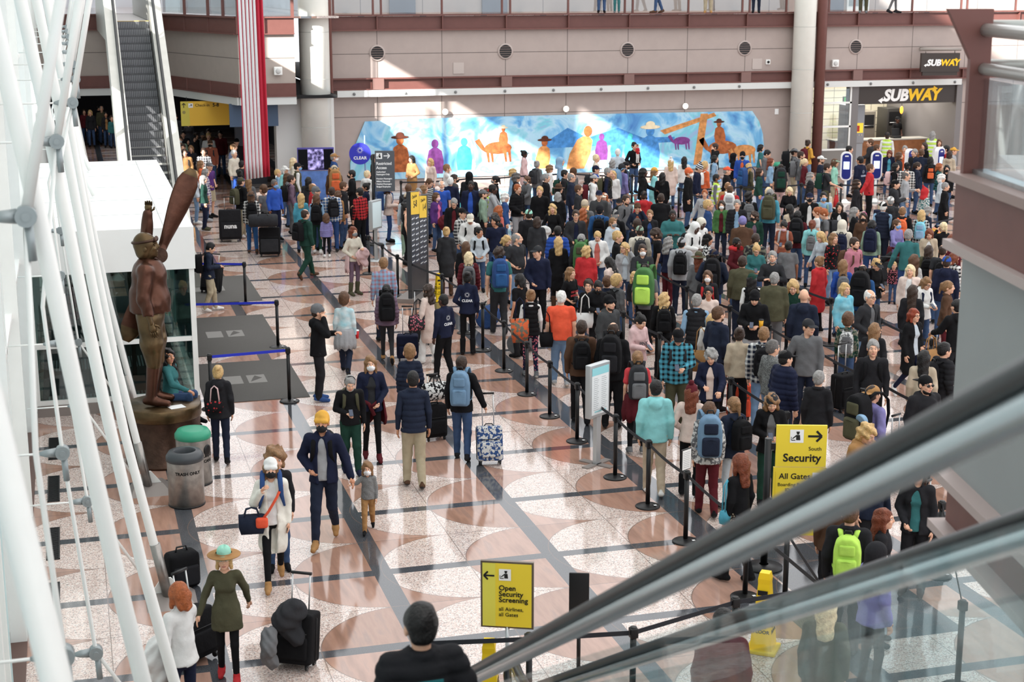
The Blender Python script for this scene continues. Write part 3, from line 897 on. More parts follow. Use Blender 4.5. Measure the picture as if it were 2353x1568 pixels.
PEOPLE = r"""
5.44 12.11 1.76 164 m t:ja.mr b:tr.dk H:sh.bk|person in dark red jacket behind the escalator glass
6.58 12.31 1.68 152 w t:co.ol b:le.mr H:lo.wb|person in olive coat with blond hair behind the escalator glass
0.75 14.38 1.66 -144 w t:sw.wh b:le.nv H:bo.or a:hf l:w2|person in white sweater holding a white padded coat
7.73 13.44 1.68 104 w T:hoodup.dk t:ho.lv b:le.dk H:no.bk M:w|person in violet jacket with dark hood behind the escalator glass
1.30 15.63 1.49 -9 w t:dr.ol b:le.bk T:wide.mn H:bo.bl f:rd l:w2 a:lk s:2|person in olive dress and mint green brimmed hat pulling luggage
7.93 14.40 1.78 149 m t:ja.dk b:tr.dk H:sh.br k:lime.lime.10|person in dark jacket with a lime yellow backpack behind the escalator glass
8.42 14.54 1.62 57 w t:ja.dk b:je.dj H:lo.au|person in dark jacket with auburn hair behind the escalator glass
8.36 15.56 1.60 150 w t:ja.br b:tr.dk H:lo.bl|person with blond hair and headband beside the yellow security sign
2.12 18.18 1.64 -6 w t:oco.cw.wh b:le.bk T:bea.wh M:k H:vl.lb f:tn l:kw a:ds k:bl.dj.11|person in long cream cardigan, white knit hat and black mask
7.66 16.69 1.68 -154 w t:sw.bk b:sk.be~leo H:lo.au f:bk* l:w2|person in black top and leopard print skirt with a small teal bag
9.56 15.74 1.68 -39 w t:oja.dk.te b:tr.dk H:lo.db a:dh|person in teal top and dark jacket holding a suitcase handle behind the escalator glass
9.21 16.23 1.80 7 m t:ja.dj b:tr.dk H:sh.bk hd:d bt:bk|person in dark navy jacket looking down beside the escalator rail
2.24 18.67 1.56 -1 c t:ja.dk H:cu.lb k:nv|child with curly hair hidden behind the long cream cardigan
2.96 19.45 1.82 -17 m t:oja.nv.lg b:je.dj T:bea.ye M:k H:cr.bk s:3 f:tn l:kw a:kb k:bk|person in yellow knit hat, black mask and navy jacket with fleece lining
9.66 17.30 1.76 21 m t:ho.tn b:tr.gy~camo H:cu.bl hd:d|person in tan hoodie with black letters looking down
3.60 19.75 0.95 -13 c t:sw.gy~tweed b:tr.tn M:w H:bo.lb f:bk l:kw a:dq|small child in grey cardigan and white mask running beside the navy jacket
8.25 19.05 1.67 163 w t:ja.gy~zeb b:tr.mr k:bluepk.dj.12 H:bo.br f:bk l:w2|person in black and white patterned jacket with a blue grey pack
8.71 19.26 1.65 -168 w t:ho.dj b:le.fog k:bk H:po.lb M:w|person with ponytail in blue hooded top and black backpack
9.27 19.23 1.70 -19 w T:cab.ch t:oja.bk.gy b:tr.dg H:wv.lb a:pp hd:d|person in black jacket and backwards cap looking at a phone, long wavy hair
7.87 20.10 1.74 162 m t:ho.aq b:tr.be H:sh.bk f:wh l:w2|person in pale aqua hoodie and beige trousers beyond the belt barrier
8.36 19.95 1.68 150 w T:pom.mr t:sw.blush b:le.bk H:lo.au f:bk* a:bd|person in pale pink sweater and maroon bobble hat
10.65 18.87 1.77 107 m T:cab.tn t:ho.lv b:tr.lg k:bk.ol.13 H:sh.db|person in grey hoodie and tan cap with a large black and camouflage pack
4.60 21.40 1.79 172 m t:ve.dj.dj b:tr.kh H:cr.bk f:br l:w2 s:3 a:dd|person in navy padded vest and khaki trousers walking away
11.56 19.01 1.82 7 h T:cab.bk t:ho.dk b:tr.bk H:sh.bk g:d bt:bk|person in black hoodie, backwards cap and sunglasses with a full beard
3.83 22.35 1.57 -2 m t:sw.bk b:tr.dg H:sh.gy bt:gy hd:d a:dp T:phones.dk f:nv l:w2 k:ol|person in black sweater with green pack straps looking at a phone
10.48 20.18 1.68 146 w t:ja.dk b:tr.bk H:sh.gy l:w2|person in dark charcoal fleece with short grey hair
5.61 22.53 1.68 159 m t:ja.bk b:je.je k:bluepk.bluepk.11 H:sh.db f:dk l:w2 a:dk|person in black jacket with grey-blue backpack pulling the patterned suitcase
4.27 22.96 1.68 -6 w t:oja.nv.ch b:le.bk M:w H:lo.lb f:mr l:w2 a:hd j:mr|person in white mask and navy jacket with a dark red jacket round the waist
1.98 23.39 1.58 171 w t:ho.dk b:je.dj H:bu.bl f:bk l:w2|person in dark hoodie with a flowered bag beside the bronze pedestal
10.38 21.11 1.78 101 h T:cap.bk t:pu.nv b:je.dj H:sh.bk|person in navy padded jacket and black cap
8.34 22.11 1.68 166 w t:tee.red2 b:le.bk k:ch.gy.11 H:po.lb j:mr f:gy|person in coral red tee with dark red jacket round the waist and a grey pack
9.56 22.05 1.68 -29 w t:oja.nv.blush b:le.bk H:cu.gy a:fp hd:d|person in navy hoodie with grey curls holding a phone
10.50 21.82 1.78 102 m t:sw.char~tweed b:je.lj H:sh.dgy f:bk|person in grey tweed sweater with cropped grey hair
11.95 21.24 1.82 -25 m t:sw.dk b:tr.bk k:bk H:sh.gy|person in charcoal sweatshirt with black chest strap, grey hair
12.64 20.88 1.69 150 w t:ja.be b:le.bk H:lo.bk|person in beige jacket with long black hair
5.12 24.04 1.50 168 c t:pu.dj b:je.dj H:cr.lb|child in navy padded jacket in front of the padded vest
13.11 21.07 1.74 94 m t:pu.dk b:tr.bk k:bk H:sh.bk|person in dark puffer with black backpack beside the grey panel
9.37 23.00 1.82 -17 m T:cap.bk t:ja.tq~plaidr b:tr.ol H:sh.br k:ch a:pd hd:d f:br|person in blue checked shirt and black cap looking at a phone
8.45 23.56 1.82 153 h t:ja.bk b:tr.bk k:bk.dk.12 H:ba.db|person in bulky black jacket with a black backpack, balding
10.77 22.73 1.78 155 m t:ja.dj~plaidw b:je.lj k:bk H:sh.lb|person in slate checked jacket with glasses and black backpack
8.03 23.95 1.80 164 m t:ja.br b:tr.bk k:bk H:sh.db f:bk l:w2|person in brown jacket with black backpack by the belt barrier
10.54 23.18 1.69 159 w t:sw.be b:tr.bk H:bu.db|person in beige sweater over a maroon hem, hair in a bun
11.61 22.83 1.84 -29 m T:cap.ch t:ja.gy b:je.dj H:sh.db a:dk hd:l|person in grey fleece and trucker cap with tan strap, holding a case handle
12.95 23.01 1.66 143 w t:ja.dk H:vl.lb b:je.lj|person in black jacket with long light brown hair
10.54 24.07 1.87 110 m t:ja.dj b:tr.bk H:sh.br bt:br|person in dark navy overshirt with a brown beard
9.39 24.87 1.66 24 w t:ho.pk b:le.bk H:bu.bk a:pp hd:d|person in pale pink hoodie with lettering looking at a phone
10.64 24.58 1.63 152 w t:ja.wh b:le.dk H:lo.bl|person in white fleece coat with a tan shoulder bag
4.03 26.64 1.76 86 m t:ho.bk b:tr.dk T:bea.gy H:cr.db f:bl a:ge|person in black hooded coat and grey knit hat talking on a phone
9.19 25.86 1.78 23 m T:bea.bk t:ho.char b:tr.bk H:sh.db bt:db|person in grey and gold sweatshirt with black knit hat
13.14 24.30 1.50 149 c t:sw.dg~camo b:je.je k:gy~zeb.gy H:sh.br f:wh l:w2|child in camouflage sleeves with a patterned grey backpack
10.73 25.49 1.80 158 m t:ve.dk.lb b:je.dj H:sh.gy|person in dark padded vest over light blue sleeves
14.20 23.87 1.66 18 w t:oco.bk.fog b:le.nv H:bo.rd g:c a:bd l:wk f:wh|person in black coat over pale turtleneck with bright red hair
8.47 26.45 1.80 169 h t:tee.orange b:je.lj H:sh.wh f:lg l:w2|person in bright orange tee with a black shoulder bag
12.71 25.19 1.84 151 m t:ho.dj b:tr.bk H:no.bk|person in dark slate hoodie with a shaved head
15.06 23.88 1.77 -173 m t:ho.bk b:tr.dk H:sh.bk a:fd|person in black sweatshirt half hidden by the grey panel
11.94 25.63 1.80 -27 m T:bea.bk t:ho.bk b:sh.lg H:sh.bk a:pp hd:d f:wh bt:bk|person in black hoodie holding a phone and a yellow cup
6.52 27.53 1.64 -150 m t:sw.nv b:tr.bk H:cr.bk f:bk s:5 l:w2 a:dd|staff member in navy sweatshirt with white logo, walking near the caution cone
8.12 27.22 1.70 169 w t:ve.bk.wh b:le.nv~multi H:bu.lb f:gy l:w2|person in black vest and white tee with a patterned tote
10.49 26.48 1.66 162 w t:ja.bk b:le.bk k:bk H:wv.bl f:bk*|person in black coat and black backpack with wavy blond hair
13.88 24.89 1.82 17 m t:oja.ch.gy b:je.lj H:ba.wh g:c a:bb|person in dark grey jacket and glasses, balding, standing by the belt
4.80 28.37 1.55 162 c t:sw.wh~tie b:tr.dj H:cr.br f:bk l:wk a:dd j:lg|child in pastel tie-dye top with a grey top tied round the waist
11.52 26.79 1.66 -20 w t:sw.blush H:po.bk g:c s:3|person in off-white top and glasses
6.52 28.81 1.59 -142 w t:co.blush b:wd.wh H:wv.db f:wh l:w2 a:kf|person in pale pink coat and white trousers carrying a patterned tote
5.75 29.07 1.58 170 w t:pu.pp b:le.ch k:bk.bk.12 H:po.bk f:tn l:wk a:dd|person in mauve puffer jacket with a black and tan backpack
9.73 28.06 1.66 -11 w t:ho.bk b:tr.bk M:k H:sh.bk s:3 g:c a:pp hd:d|person in black hoodie and black mask with white earphone cord
15.20 25.65 1.70 146 w t:co.dk b:le.bk H:vl.db a:dd|person in dark poncho with very long straight hair
14.17 26.38 1.66 10 w t:ho.cyan~tie b:tr.nv H:bo.bl|person in bright aqua tie-dye hoodie
13.00 27.05 1.80 159 h t:ja.ol b:tr.gy H:sh.gy|person in olive fleece with a diagonal black strap
8.37 28.83 1.70 -148 w t:tee.bk b:tr.dk H:bo.bk s:3 a:dd|person in black tee with a green strap, back turned
7.44 29.34 1.70 163 w t:sw.nv b:le.bk H:bu.bk f:bk* s:4 a:bd l:st|staff member in navy sweatshirt with white logo, standing by the belt posts
16.06 25.82 1.70 53 w t:ja.br b:tr.mr H:po.lb|person in brown jacket with a long white scarf
10.89 28.51 1.82 151 m t:tee.gy b:tr.bk k:gn.lime.14 H:sh.db|person in grey tee carrying a tall green pack
12.83 27.71 1.66 161 w T:bea.dg t:ve.bk.wh H:lo.bk b:je.dj|person in black vest with white sleeves and dark green knit hat
10.45 28.92 1.50 114 c t:ja.gy k:bk H:sh.bl g:c hd:u|child in grey jacket and glasses with black backpack looking up
12.15 28.32 1.66 -24 w t:ja.dk M:w k:rd H:bo.br b:je.bl|person in black jacket and white mask with red pack straps
9.91 29.14 1.38 -23 c t:pu.bk T:phones.bk H:sh.db|child in black puffer wearing dark goggles
9.67 29.58 1.63 32 w t:tee.bk b:le.dk H:lo.lb a:hb|person in black printed tee holding a dark cup
13.75 27.75 1.45 -24 c t:ja.dg b:le.bk H:bo.bl hd:d|child in dark green coat with pale collar looking down
14.95 27.15 1.84 143 m t:sw.bl2 k:bk.bk.13 H:ba.db|person in deep blue shirt with a large black pack, bald
16.04 26.63 1.66 11 w t:ho.wh k:nv H:bo.lb g:c a:pp hd:d|person in white hoodie and glasses looking at a phone
10.45 29.56 1.35 167 c t:ja.dj H:sh.br|child in navy jacket left of the child with glasses
6.04 30.80 1.80 177 m t:sw.lb~plaidp b:je.dj H:sh.lb l:w2|person in pale blue and pink checked shirt behind the mauve puffer
13.17 28.93 1.80 158 h t:sw.ol b:je.dj H:sh.db|person in olive sweater with short dark hair
8.52 30.90 1.88 173 m t:tee.te b:tr.ch k:bl.bl2.11 H:cu.db l:w2 f:dk|person in teal tee with a large blue backpack and grey trousers
16.35 27.72 1.67 -38 x t:oco.blush.wh H:bo.wb|person in pale pink shawl over white top
10.83 30.39 1.66 -147 w t:ho.blush b:le.dk H:lo.bk s:3 hd:d|person in peach hoodie looking down to the left
15.35 28.71 1.66 160 w t:sw.rb H:lo.lb k:gy.gy.9|person in royal blue sweater with a small grey bag
12.92 29.83 1.81 151 h T:cap.nv t:ho.dj b:je.bl k:bk.dk.12 H:sh.db a:bb|person in slate hoodie and navy cap with a large black pack
17.20 27.76 1.80 146 m T:cap.rb t:ho.nv H:sh.db|person in navy hoodie and royal blue cap near the grey panel
14.10 29.46 1.77 -27 m t:sw.ch b:tr.bk H:sh.gy bt:gy a:cc|person in charcoal top with arms crossed and grey beard
9.50 31.29 1.80 -20 m T:cap.ch t:ho.nv b:tr.bk H:sh.db hd:r a:dh|person in navy pullover and dark cap with teal badge
8.09 31.78 1.66 167 w t:pu.mr b:le.dk k:gy.ch H:vl.wb|person in maroon padded jacket with very long blond hair and grey backpack
12.78 30.31 1.65 158 w T:wide.ol t:co.gy H:lo.au|person in olive wide-brimmed hat and grey coat
15.05 29.20 1.66 -156 w t:co.rd b:le.bk H:bu.lb|person in long red padded coat with dark fur hood
16.12 28.75 1.66 9 w T:cap.ch t:ja.bk H:po.bl a:hp hd:d|person in black jacket and grey cap holding a phone, blond ponytail
11.50 30.76 1.17 -22 c t:sw.dk H:lo.bl|child with blond hair beside the tall green pack
11.82 31.15 1.75 -14 m t:ja.ch k:gn M:w H:sh.db a:gg g:c|person in charcoal jacket and white mask holding up a phone
-0.12 33.29 1.29 95 m t:co.rd b:je.dj H:sh.bk l:wk|person in red coat seen through the vestibule glass
10.72 31.71 1.67 157 x t:ja.rd H:cu.bl|person in bright red jacket with curly blond hair
12.82 31.39 1.82 153 m T:cap.lg t:ho.lg b:je.dj k:bk H:sh.bk f:wh|person in light grey hoodie and grey cap with black pack and yellow tag
17.99 28.76 1.68 105 w t:sw.wh~plaidr H:bo.au|person in red and white striped sweater by the grey panel
11.73 32.00 1.66 -17 w t:oja.lg.fog H:vl.bl g:c a:ed hd:r|person in grey jacket smiling with a phone to the ear
8.37 33.13 1.66 166 w T:phones.wh t:co.bk H:lo.br|person in black coat with white headphones, brown hair
18.02 29.27 1.75 145 m t:tee.ch H:ba.db k:bk.bk.9|person in charcoal tee with a bald head
14.48 31.10 1.66 -18 w t:sw.te H:bu.bl g:c hd:d a:pp|person in green knit sweater and glasses looking down at a phone
9.54 33.09 1.80 29 h t:tee.ch b:je.lj H:ba.gy bt:gy a:bb hd:l|person in charcoal tee with sling bag, arms folded
16.45 30.30 1.82 22 m t:ho.ro k:br H:sh.db bt:db|person in pink hoodie with brown pack straps and an earbud
10.94 32.71 1.77 160 m t:ja.ch k:gn.ol.12 H:sh.gy|person in charcoal jacket with green backpack, cropped hair
10.47 32.92 1.70 166 w t:co.bk b:le.bk H:lo.bl f:br*|person in long black coat with straight blond hair and brown boots
17.59 29.70 1.42 152 c t:ja.wh~zeb H:lo.br|child in black and white jacket behind the shawl
15.27 31.12 1.67 157 x t:tee.gy b:tr.bk H:sh.bk s:4|person in tight grey tee seen from behind
11.77 32.62 1.82 67 m t:sw.bk H:sh.bl|person in black sweater with white collar
18.06 29.90 1.64 146 w t:ja.ol k:bk H:lo.db|person in olive jacket with black and gold backpack
14.68 31.58 1.79 147 m t:ja.ch~camo H:sh.db|person in dark camouflage jacket left of the grey tee
12.96 32.50 1.66 112 w t:sw.nv b:tr.mr H:wv.gy f:wh a:hd|person in navy top and maroon trousers with long grey waves
14.42 32.01 1.64 26 w t:ho.mr H:sh.bk s:5 a:hh|person in maroon hoodie with a red neck pillow
2.87 35.01 1.60 87 m t:ja.dj b:tr.kh H:sh.bk f:wh hd:d a:pp l:w2 k:bk|person in navy jacket and khaki trousers looking at a phone by the mats
9.48 33.86 1.66 37 w t:ja.ch H:bo.bl hd:d|person in grey jacket with blond bob and patterned scarf
13.91 32.50 1.66 60 w T:bea.bk t:ja.bk~zeb H:bo.bk s:3|person in black knit hat and black and white jacket
12.93 33.08 1.77 -112 m t:tee.bk H:cu.db hd:d|person in black tee looking down beside the cream hoodie
10.78 33.96 1.77 165 m t:pu.rb b:je.dj H:sh.bk|person in royal blue puffer with a raised hood
18.05 30.78 1.86 149 m t:sw.te b:je.bl H:sh.gy a:kd|person in teal sweatshirt with short grey hair pushing a stroller
11.70 33.77 1.67 -25 x t:oja.wh.co H:sh.bl a:hh hd:d|person in white cardigan over salmon pink top
12.63 33.49 1.77 165 m T:cap.sg t:ho.cr k:ch H:sh.db|person in cream hoodie and sage cap with charcoal backpack
16.76 31.86 1.67 13 w t:sw.bk~flor b:je.lj H:vl.lb|person in black top printed with red flowers
8.44 35.27 1.66 163 w t:co.ch b:le.bk f:br* H:bu.bl|person in charcoal coat with hair in a bun, right of the directory
18.13 31.47 0.95 -30 c t:sw.bk~multi H:cr.bl|toddler sitting in the stroller beside the teal sweatshirt
16.73 32.37 1.65 -71 w t:sw.fog H:lo.bl hd:d a:dk|person in pale grey top with long blond hair reaching left
6.34 35.94 1.66 27 w t:sw.cr b:le.pp f:ol* H:vl.au M:g a:gb j:pk|person in cream sweater and mauve leggings carrying a pink coat
19.32 31.04 1.66 140 w t:co.mr H:bo.au|person in dark red coat near the brown panel
14.09 33.77 1.77 19 m T:hoodup.wh t:ho.wh k:bk H:no.bk s:5 a:pp hd:d b:tr.wh|person with white hood up looking at a phone
9.29 35.49 1.58 -14 w t:ho.fog k:bk H:bu.bk s:3 a:hh hd:l|person in white hoodie with hair tied back, hands together, smiling
14.49 34.35 1.77 19 m T:hoodup.cr t:ho.wh k:bk H:no.bk s:5 hd:d|person with cream hood up behind the white hood
9.84 35.96 1.77 -14 m t:tee.nv H:cu.bk b:je.je s:3 hd:r|person in navy polo shirt turning aside and smiling
15.42 33.94 1.80 164 h T:bea.lv t:ho.br H:no.br b:je.dj|person in brown fleece and violet knit hat
17.55 32.96 1.77 149 m T:hoodup.cr t:ho.cr k:nv H:no.br|person with cream hood up and navy backpack
19.33 32.03 1.66 -26 w t:oja.be.wh H:bo.au hd:d|person in beige cardigan with auburn bob looking down
12.71 35.57 1.66 18 w t:ho.fog M:g H:po.lb|person in pale blue hoodie and grey mask with a ponytail
10.93 36.11 1.68 161 w t:co.ch H:bo.db|person in charcoal coat with a short brown bob, below the mint cap
9.39 36.69 1.77 -15 m T:cap.cr t:ho.wh k:bk H:sh.bk hd:d a:hh s:3|person in white hoodie and cream cap with black pack straps
16.58 34.06 1.66 -34 w t:tee.rust M:p H:bu.bk s:3 a:pp hd:d k:lg|person in rust tee and pink mask looking at a phone
18.42 33.11 1.72 144 w t:sw.sg b:je.bl k:nv.nv.11 H:lo.bk|person in sage sweater with a navy backpack
17.23 33.87 1.66 148 w t:ho.aq k:gy.gy.8 H:po.au|person in aqua hoodie with a small grey drawstring bag
10.87 36.62 1.79 171 m T:cap.mn t:ja.dk H:sh.db|person in mint green cap and black jacket
13.41 35.76 1.50 166 c t:ja.dk H:sh.db|child in dark jacket behind the sage cap
14.23 35.45 1.80 -18 h t:ho.te H:cr.bk s:5 a:cc|person in teal hoodie standing with arms crossed
12.00 36.32 1.77 -10 m t:oja.ch.nv H:sh.db g:c a:dh|person in dark jacket over navy shirt with glasses, holding a case handle
12.95 36.09 1.77 155 m T:cap.ch t:ho.bk k:bk H:sh.gy|person in grey cap and black hoodie right of the sky blue hoodie
20.09 32.67 1.66 -176 w T:cap.cr t:sw.bk H:po.wb a:ed|person in black top and cream cap with pale ponytail
19.26 33.40 1.66 14 w t:sw.lv M:b H:po.br b:le.mr j:mr a:hf|person in lavender fleece and blue mask
10.16 37.20 1.66 167 w t:ja.dk H:lo.db|person in dark jacket behind the navy polo
9.37 37.45 1.77 37 m T:cap.bk t:ja.ch~plaidw H:sh.db|person in black cap and grey checked jacket right of the directory
17.22 34.66 1.77 149 m t:ja.mr k:bk.dk.12 H:sh.bk|person in maroon jacket with black backpack beside the rust tee
5.56 38.33 1.77 120 m l:wk t:ja.hunter b:tr.dg k:bk H:ba.db f:br a:dd|person in dark green jacket striding right with a black backpack
12.74 36.65 1.82 156 m T:bea.dk t:ho.bl2 k:bk H:cr.bk|person in sky blue hoodie and dark helmet with black backpack
16.48 35.54 1.66 -26 w t:oja.dg.pp M:k H:cu.db hd:r|person in pink lace top and dark green jacket with black mask
14.06 36.57 1.66 -22 w t:oja.dk.bl H:sh.lb|person in dark jacket over slate blue top, left of the teal hoodie
18.14 34.94 1.77 -115 m t:tee.gy k:ch H:sh.or hd:d|person in grey tee looking down, with charcoal backpack
12.53 37.37 1.66 168 w t:ja.br H:wv.or|person in brown jacket with long ombre hair behind the glasses
19.04 34.67 1.66 -33 w T:phones.pink M:k t:ja.br H:lo.db|person in brown leather jacket, bright headband and black mask
12.78 37.95 1.77 153 m T:bea.be t:ja.gy k:ol H:cr.bl|person in beige knit hat and olive backpack
20.11 34.64 1.77 146 m t:ja.bk k:or H:ba.lb|person in black jacket with an orange backpack
12.02 38.31 1.66 -21 w t:sw.bk H:wv.bl a:hb|person in black sweater carrying a white jacket
18.34 35.82 1.66 -111 w t:tee.wh H:bu.or|person in white tee with hair in a loose bun
19.81 35.08 1.84 142 m T:cap.bk t:ve.dj.lb H:sh.wh b:tr.dj|person in navy blue vest over pale blue shirt, black cap
20.66 34.65 1.66 145 w t:ja.bk~plaidw k:cyan~tie.lb H:lo.bl|person in checked jacket with a pale blue patterned backpack
14.17 37.78 1.66 -15 w T:bea.br t:oja.dj.rust H:sh.db g:c a:eb|person in brown knit hat with a hand on the chin
8.38 39.52 1.66 79 w t:tank.bk b:le.bk H:bu.bk f:bk*|person in black tank top left of the directory
19.26 35.55 1.66 62 w t:oco.bk.blush H:lo.gy|person in black coat with pale pink scarf
16.62 36.94 1.77 -26 m t:opu.dk.lb H:sh.gy b:je.dj|person in dark puffer over a pale blue shirt
9.66 39.44 1.77 -19 m t:oja.bk.mr H:sh.gy g:c hd:d|person in black jacket over maroon shirt, looking down through glasses
17.89 36.50 1.66 -153 w t:ja.be H:lo.bk|person in cream jacket with long black braids
21.09 35.16 1.66 105 w t:ja.dj H:cu.gy hd:d|person in dark jacket with grey curls bending over the rainbow blanket
14.14 38.58 1.77 21 m t:ja.gy k:bk H:sh.db bt:db|person in grey jacket with beard left of the red hoodie
10.93 39.64 1.40 120 c t:sw.co H:lo.or|child in coral top behind the navy polo
16.50 37.66 1.66 -27 w t:oja.gn.mr M:w H:bo.db b:je.dj|person in green jacket and white mask over a dark red top
15.06 38.39 1.80 163 h t:ja.bk H:sh.db|person in black fleece right of the red hoodie
19.32 36.48 1.66 -23 w t:oja.bk.wh H:lo.db|person in black jacket and white top facing the camera below the kiosk
8.65 40.63 1.77 171 m T:cap.be t:sw.fog b:tr.sg k:ch.dk.12 H:sh.br f:wh|person in pale blue sweatshirt and beige cap beside the directory
16.44 38.43 1.50 69 c t:ja.bl H:sh.bl|child in blue denim jacket right of the lettered sweatshirt
6.55 41.29 1.15 177 c t:pu.lv b:le.bk f:wh H:bo.br|child in lavender jacket beside the dark green leggings
20.75 36.38 1.77 157 m T:cap.wh t:ho.ch H:sh.gy|person in white cap and dark grey hoodie
14.88 39.19 1.77 160 m T:cap.dk t:ho.rd H:sh.db|person in bright red hoodie and dark cap
13.74 39.60 1.78 -14 m T:cap.nv t:ja.char H:sh.db|person in navy cap and dark grey jacket beside the cream cap
10.78 40.73 1.77 81 m T:cap.gy t:sw.sg b:tr.dk H:sh.db bt:db a:dd|person in grey green sweater and grey cap with a black shoulder bag
17.55 38.30 1.77 163 m t:tee.dk k:gy H:cu.bk|person in black tee with grey backpack left of the aqua shirt
11.38 40.64 1.66 78 w t:ja.bl H:cu.wh|person in blue denim jacket with white curls behind the black puffer
19.01 37.59 1.78 -20 m T:cap.nv M:k t:oja.bk.wh H:sh.bk|person in navy cap, black mask and black jacket
18.11 38.14 1.84 146 m t:sw.tq b:je.dj k:ol.ol.12 H:sh.gy|person in aqua shirt with a big olive backpack
14.04 40.01 1.65 -28 w T:cap.cr t:ja.gy H:lo.or|person in cream cap and grey top
19.50 37.74 1.76 -19 m t:tee.lb M:b H:sh.bk k:sg|person in light blue tee and blue mask with green straps
9.62 41.32 1.66 36 w t:oja.pu.pink M:p H:bo.br|person in purple jacket with magenta scarf and patterned mask
12.84 40.46 1.66 159 w t:co.bk H:bo.gy|person in black coat with grey bob below the brown hat
6.39 41.86 1.68 166 w t:ve.bk.lb b:le.dg k:bk H:lo.br f:wh l:w2|person in black vest and dark green leggings with a pale fur collar
6.85 42.06 1.81 179 m t:ja.bl2~plaidw b:je.bl k:bk.dk H:sh.db f:ch|person in blue checked jacket and jeans with a black backpack
6.03 42.24 1.65 165 w t:sw.tq H:lo.bl|person in turquoise and black top with a black bag, behind the green jacket
4.69 42.42 1.74 175 w T:cab.bk t:ja.bk~plaidw b:je.bl2 k:bk H:lo.br f:br l:w2|person in black and white checked shirt and black cap wearing a backpack
7.62 42.02 1.77 -147 m t:sw.rd~plaidr H:sh.bk b:tr.bk|person in red and black checked shirt behind the navy officer
12.47 40.93 1.77 -25 m t:ja.bk b:tr.lg H:sh.bl|person in black zip jacket with white hood cords
7.10 42.51 1.65 124 w t:ja.tn H:bo.br|person in tan jacket right of the blue checked jacket
6.49 42.56 1.77 80 m T:bea.gy t:ja.wh~stripe g:c H:cr.gy|person in grey cap and striped top next to the red fleece
13.60 40.94 1.77 65 m t:sw.ch H:sh.br|person in charcoal sweater facing right beside the brown hat
16.90 39.76 1.67 -25 x t:sw.lg H:sh.or a:kk|person in light grey sweatshirt with lettering, arms out
11.28 41.52 1.79 69 m t:sw.lg H:sh.bk s:5 a:ff|worker in light grey sleeves wearing blue gloves
12.00 41.54 1.77 31 m t:pu.bk b:tr.lg H:sh.or f:wh a:dh|person in black puffer with red cord and light grey trousers
17.55 39.53 1.80 153 h t:tee.rd k:wh.lg.11 H:ba.br|person in red tee with a white backpack
9.01 42.15 1.80 175 m t:ja.ch H:sh.br|person in charcoal jacket above the yellow directory
9.38 42.50 1.64 -5 w t:ja.bk H:bo.gy|person smiling in black jacket above the directory top
11.24 42.03 1.64 73 w T:cap.rd t:ve.hv~refl.lg H:bo.br|worker in yellow vest and red cap in the middle of the hall
14.76 40.79 1.30 -25 c T:cap.dk t:ja.dk H:sh.db|child in dark cap beside the grey jacket
10.87 42.37 1.80 -22 h t:oja.nv.tsa b:tr.nv H:cr.bk s:5|officer in navy jacket with gold badge and blue shirt
6.53 43.35 1.77 87 m t:ja.rd H:ba.lb|person in red fleece below the video screen
13.32 41.89 1.66 81 w T:cow.br t:ja.dk H:lo.bk|person in brown wide hat and dark jacket
9.63 42.94 1.66 84 w t:sw.lg H:vl.lb|person in light grey top with very long hair above the directory
18.84 39.79 1.66 148 w t:sw.lv H:bo.wb a:dk|person in lavender blue sweater leaning beside the aqua shirt
7.42 43.45 1.77 83 m t:ja.dk H:sh.br|person in dark jacket facing the masked staff below the round blue sign
10.15 42.91 1.77 -10 m t:tee.tsa b:tr.nv H:ba.wh bt:wh|officer in bright blue polo shirt with an orange lanyard
8.68 43.28 1.66 80 w t:ja.blush b:je.bl H:bo.br k:bl.bl.11 a:pp|person in pale pink jacket wearing a blue backpack below the restricted access sign
17.85 40.37 1.77 154 m t:ja.tn H:ba.lb|person in tan jacket with a bald head behind the red tee
19.51 39.85 1.66 -18 w t:sw.bk H:bo.wb a:pp hd:d|person in black top holding a phone in both hands, blond
8.14 43.88 1.66 -100 w t:ja.nv b:tr.nv H:bu.bk s:3 a:fd f:bk|officer in dark navy uniform reaching out to the left
9.92 43.70 1.77 41 m hd:d t:sw.bk~stripe H:sh.br|person in black and white top looking down behind the directory
5.60 44.50 1.77 29 m t:sw.tsa b:tr.nv M:b H:cr.dgy s:4 a:dd|officer in bright blue uniform shirt, blue mask and blue gloves
10.57 43.60 1.77 160 m t:ja.nv H:sh.wh|person in navy jacket with white hair behind the blue polo officer
23.16 38.72 1.60 95 w T:point.rd t:co.te~zeb H:no.bk b:le.bk|person in red pointed hood and patterned poncho
14.09 43.09 1.84 74 m t:ja.dj H:ba.gy g:c b:tr.nv|person in navy and grey jacket with glasses facing right
5.34 45.02 1.50 -145 c t:tee.gy H:sh.br b:sh.dk|child in grey tee beside the blue uniformed officer
22.64 39.49 1.77 62 m T:cab.bk t:ho.ch H:sh.db a:eg|person in charcoal hoodie and black cap taking a photo
4.73 45.29 1.77 121 m a:dd T:cap.ol t:ho.bk b:tr.kh k:ol f:wh H:sh.db l:w2|person in olive cap and black hoodie pulling the case with white lettering
14.78 43.09 1.77 73 m T:cap.lg t:ho.wh k:mr.bk bt:db H:sh.db|person in white hoodie and grey cap with a dark red backpack
10.84 44.20 1.78 83 m t:ho.char M:k H:sh.db|person in dark grey hoodie and black mask against the sunlit wall
11.32 44.33 1.81 174 m T:hoodup.bk t:ja.dk H:no.bk|person with black hood up against the sunlit lower wall
13.49 43.68 1.77 73 m t:co.bk H:sh.gy|person in long black coat facing right, left of the wide hat
12.66 43.95 1.78 81 m t:ja.dk H:cu.dgy|person in dark jacket with grey curls bending right
21.84 40.26 1.72 61 w t:ja.dk b:je.dj H:wv.db|person in dark navy jacket with very long dark curls
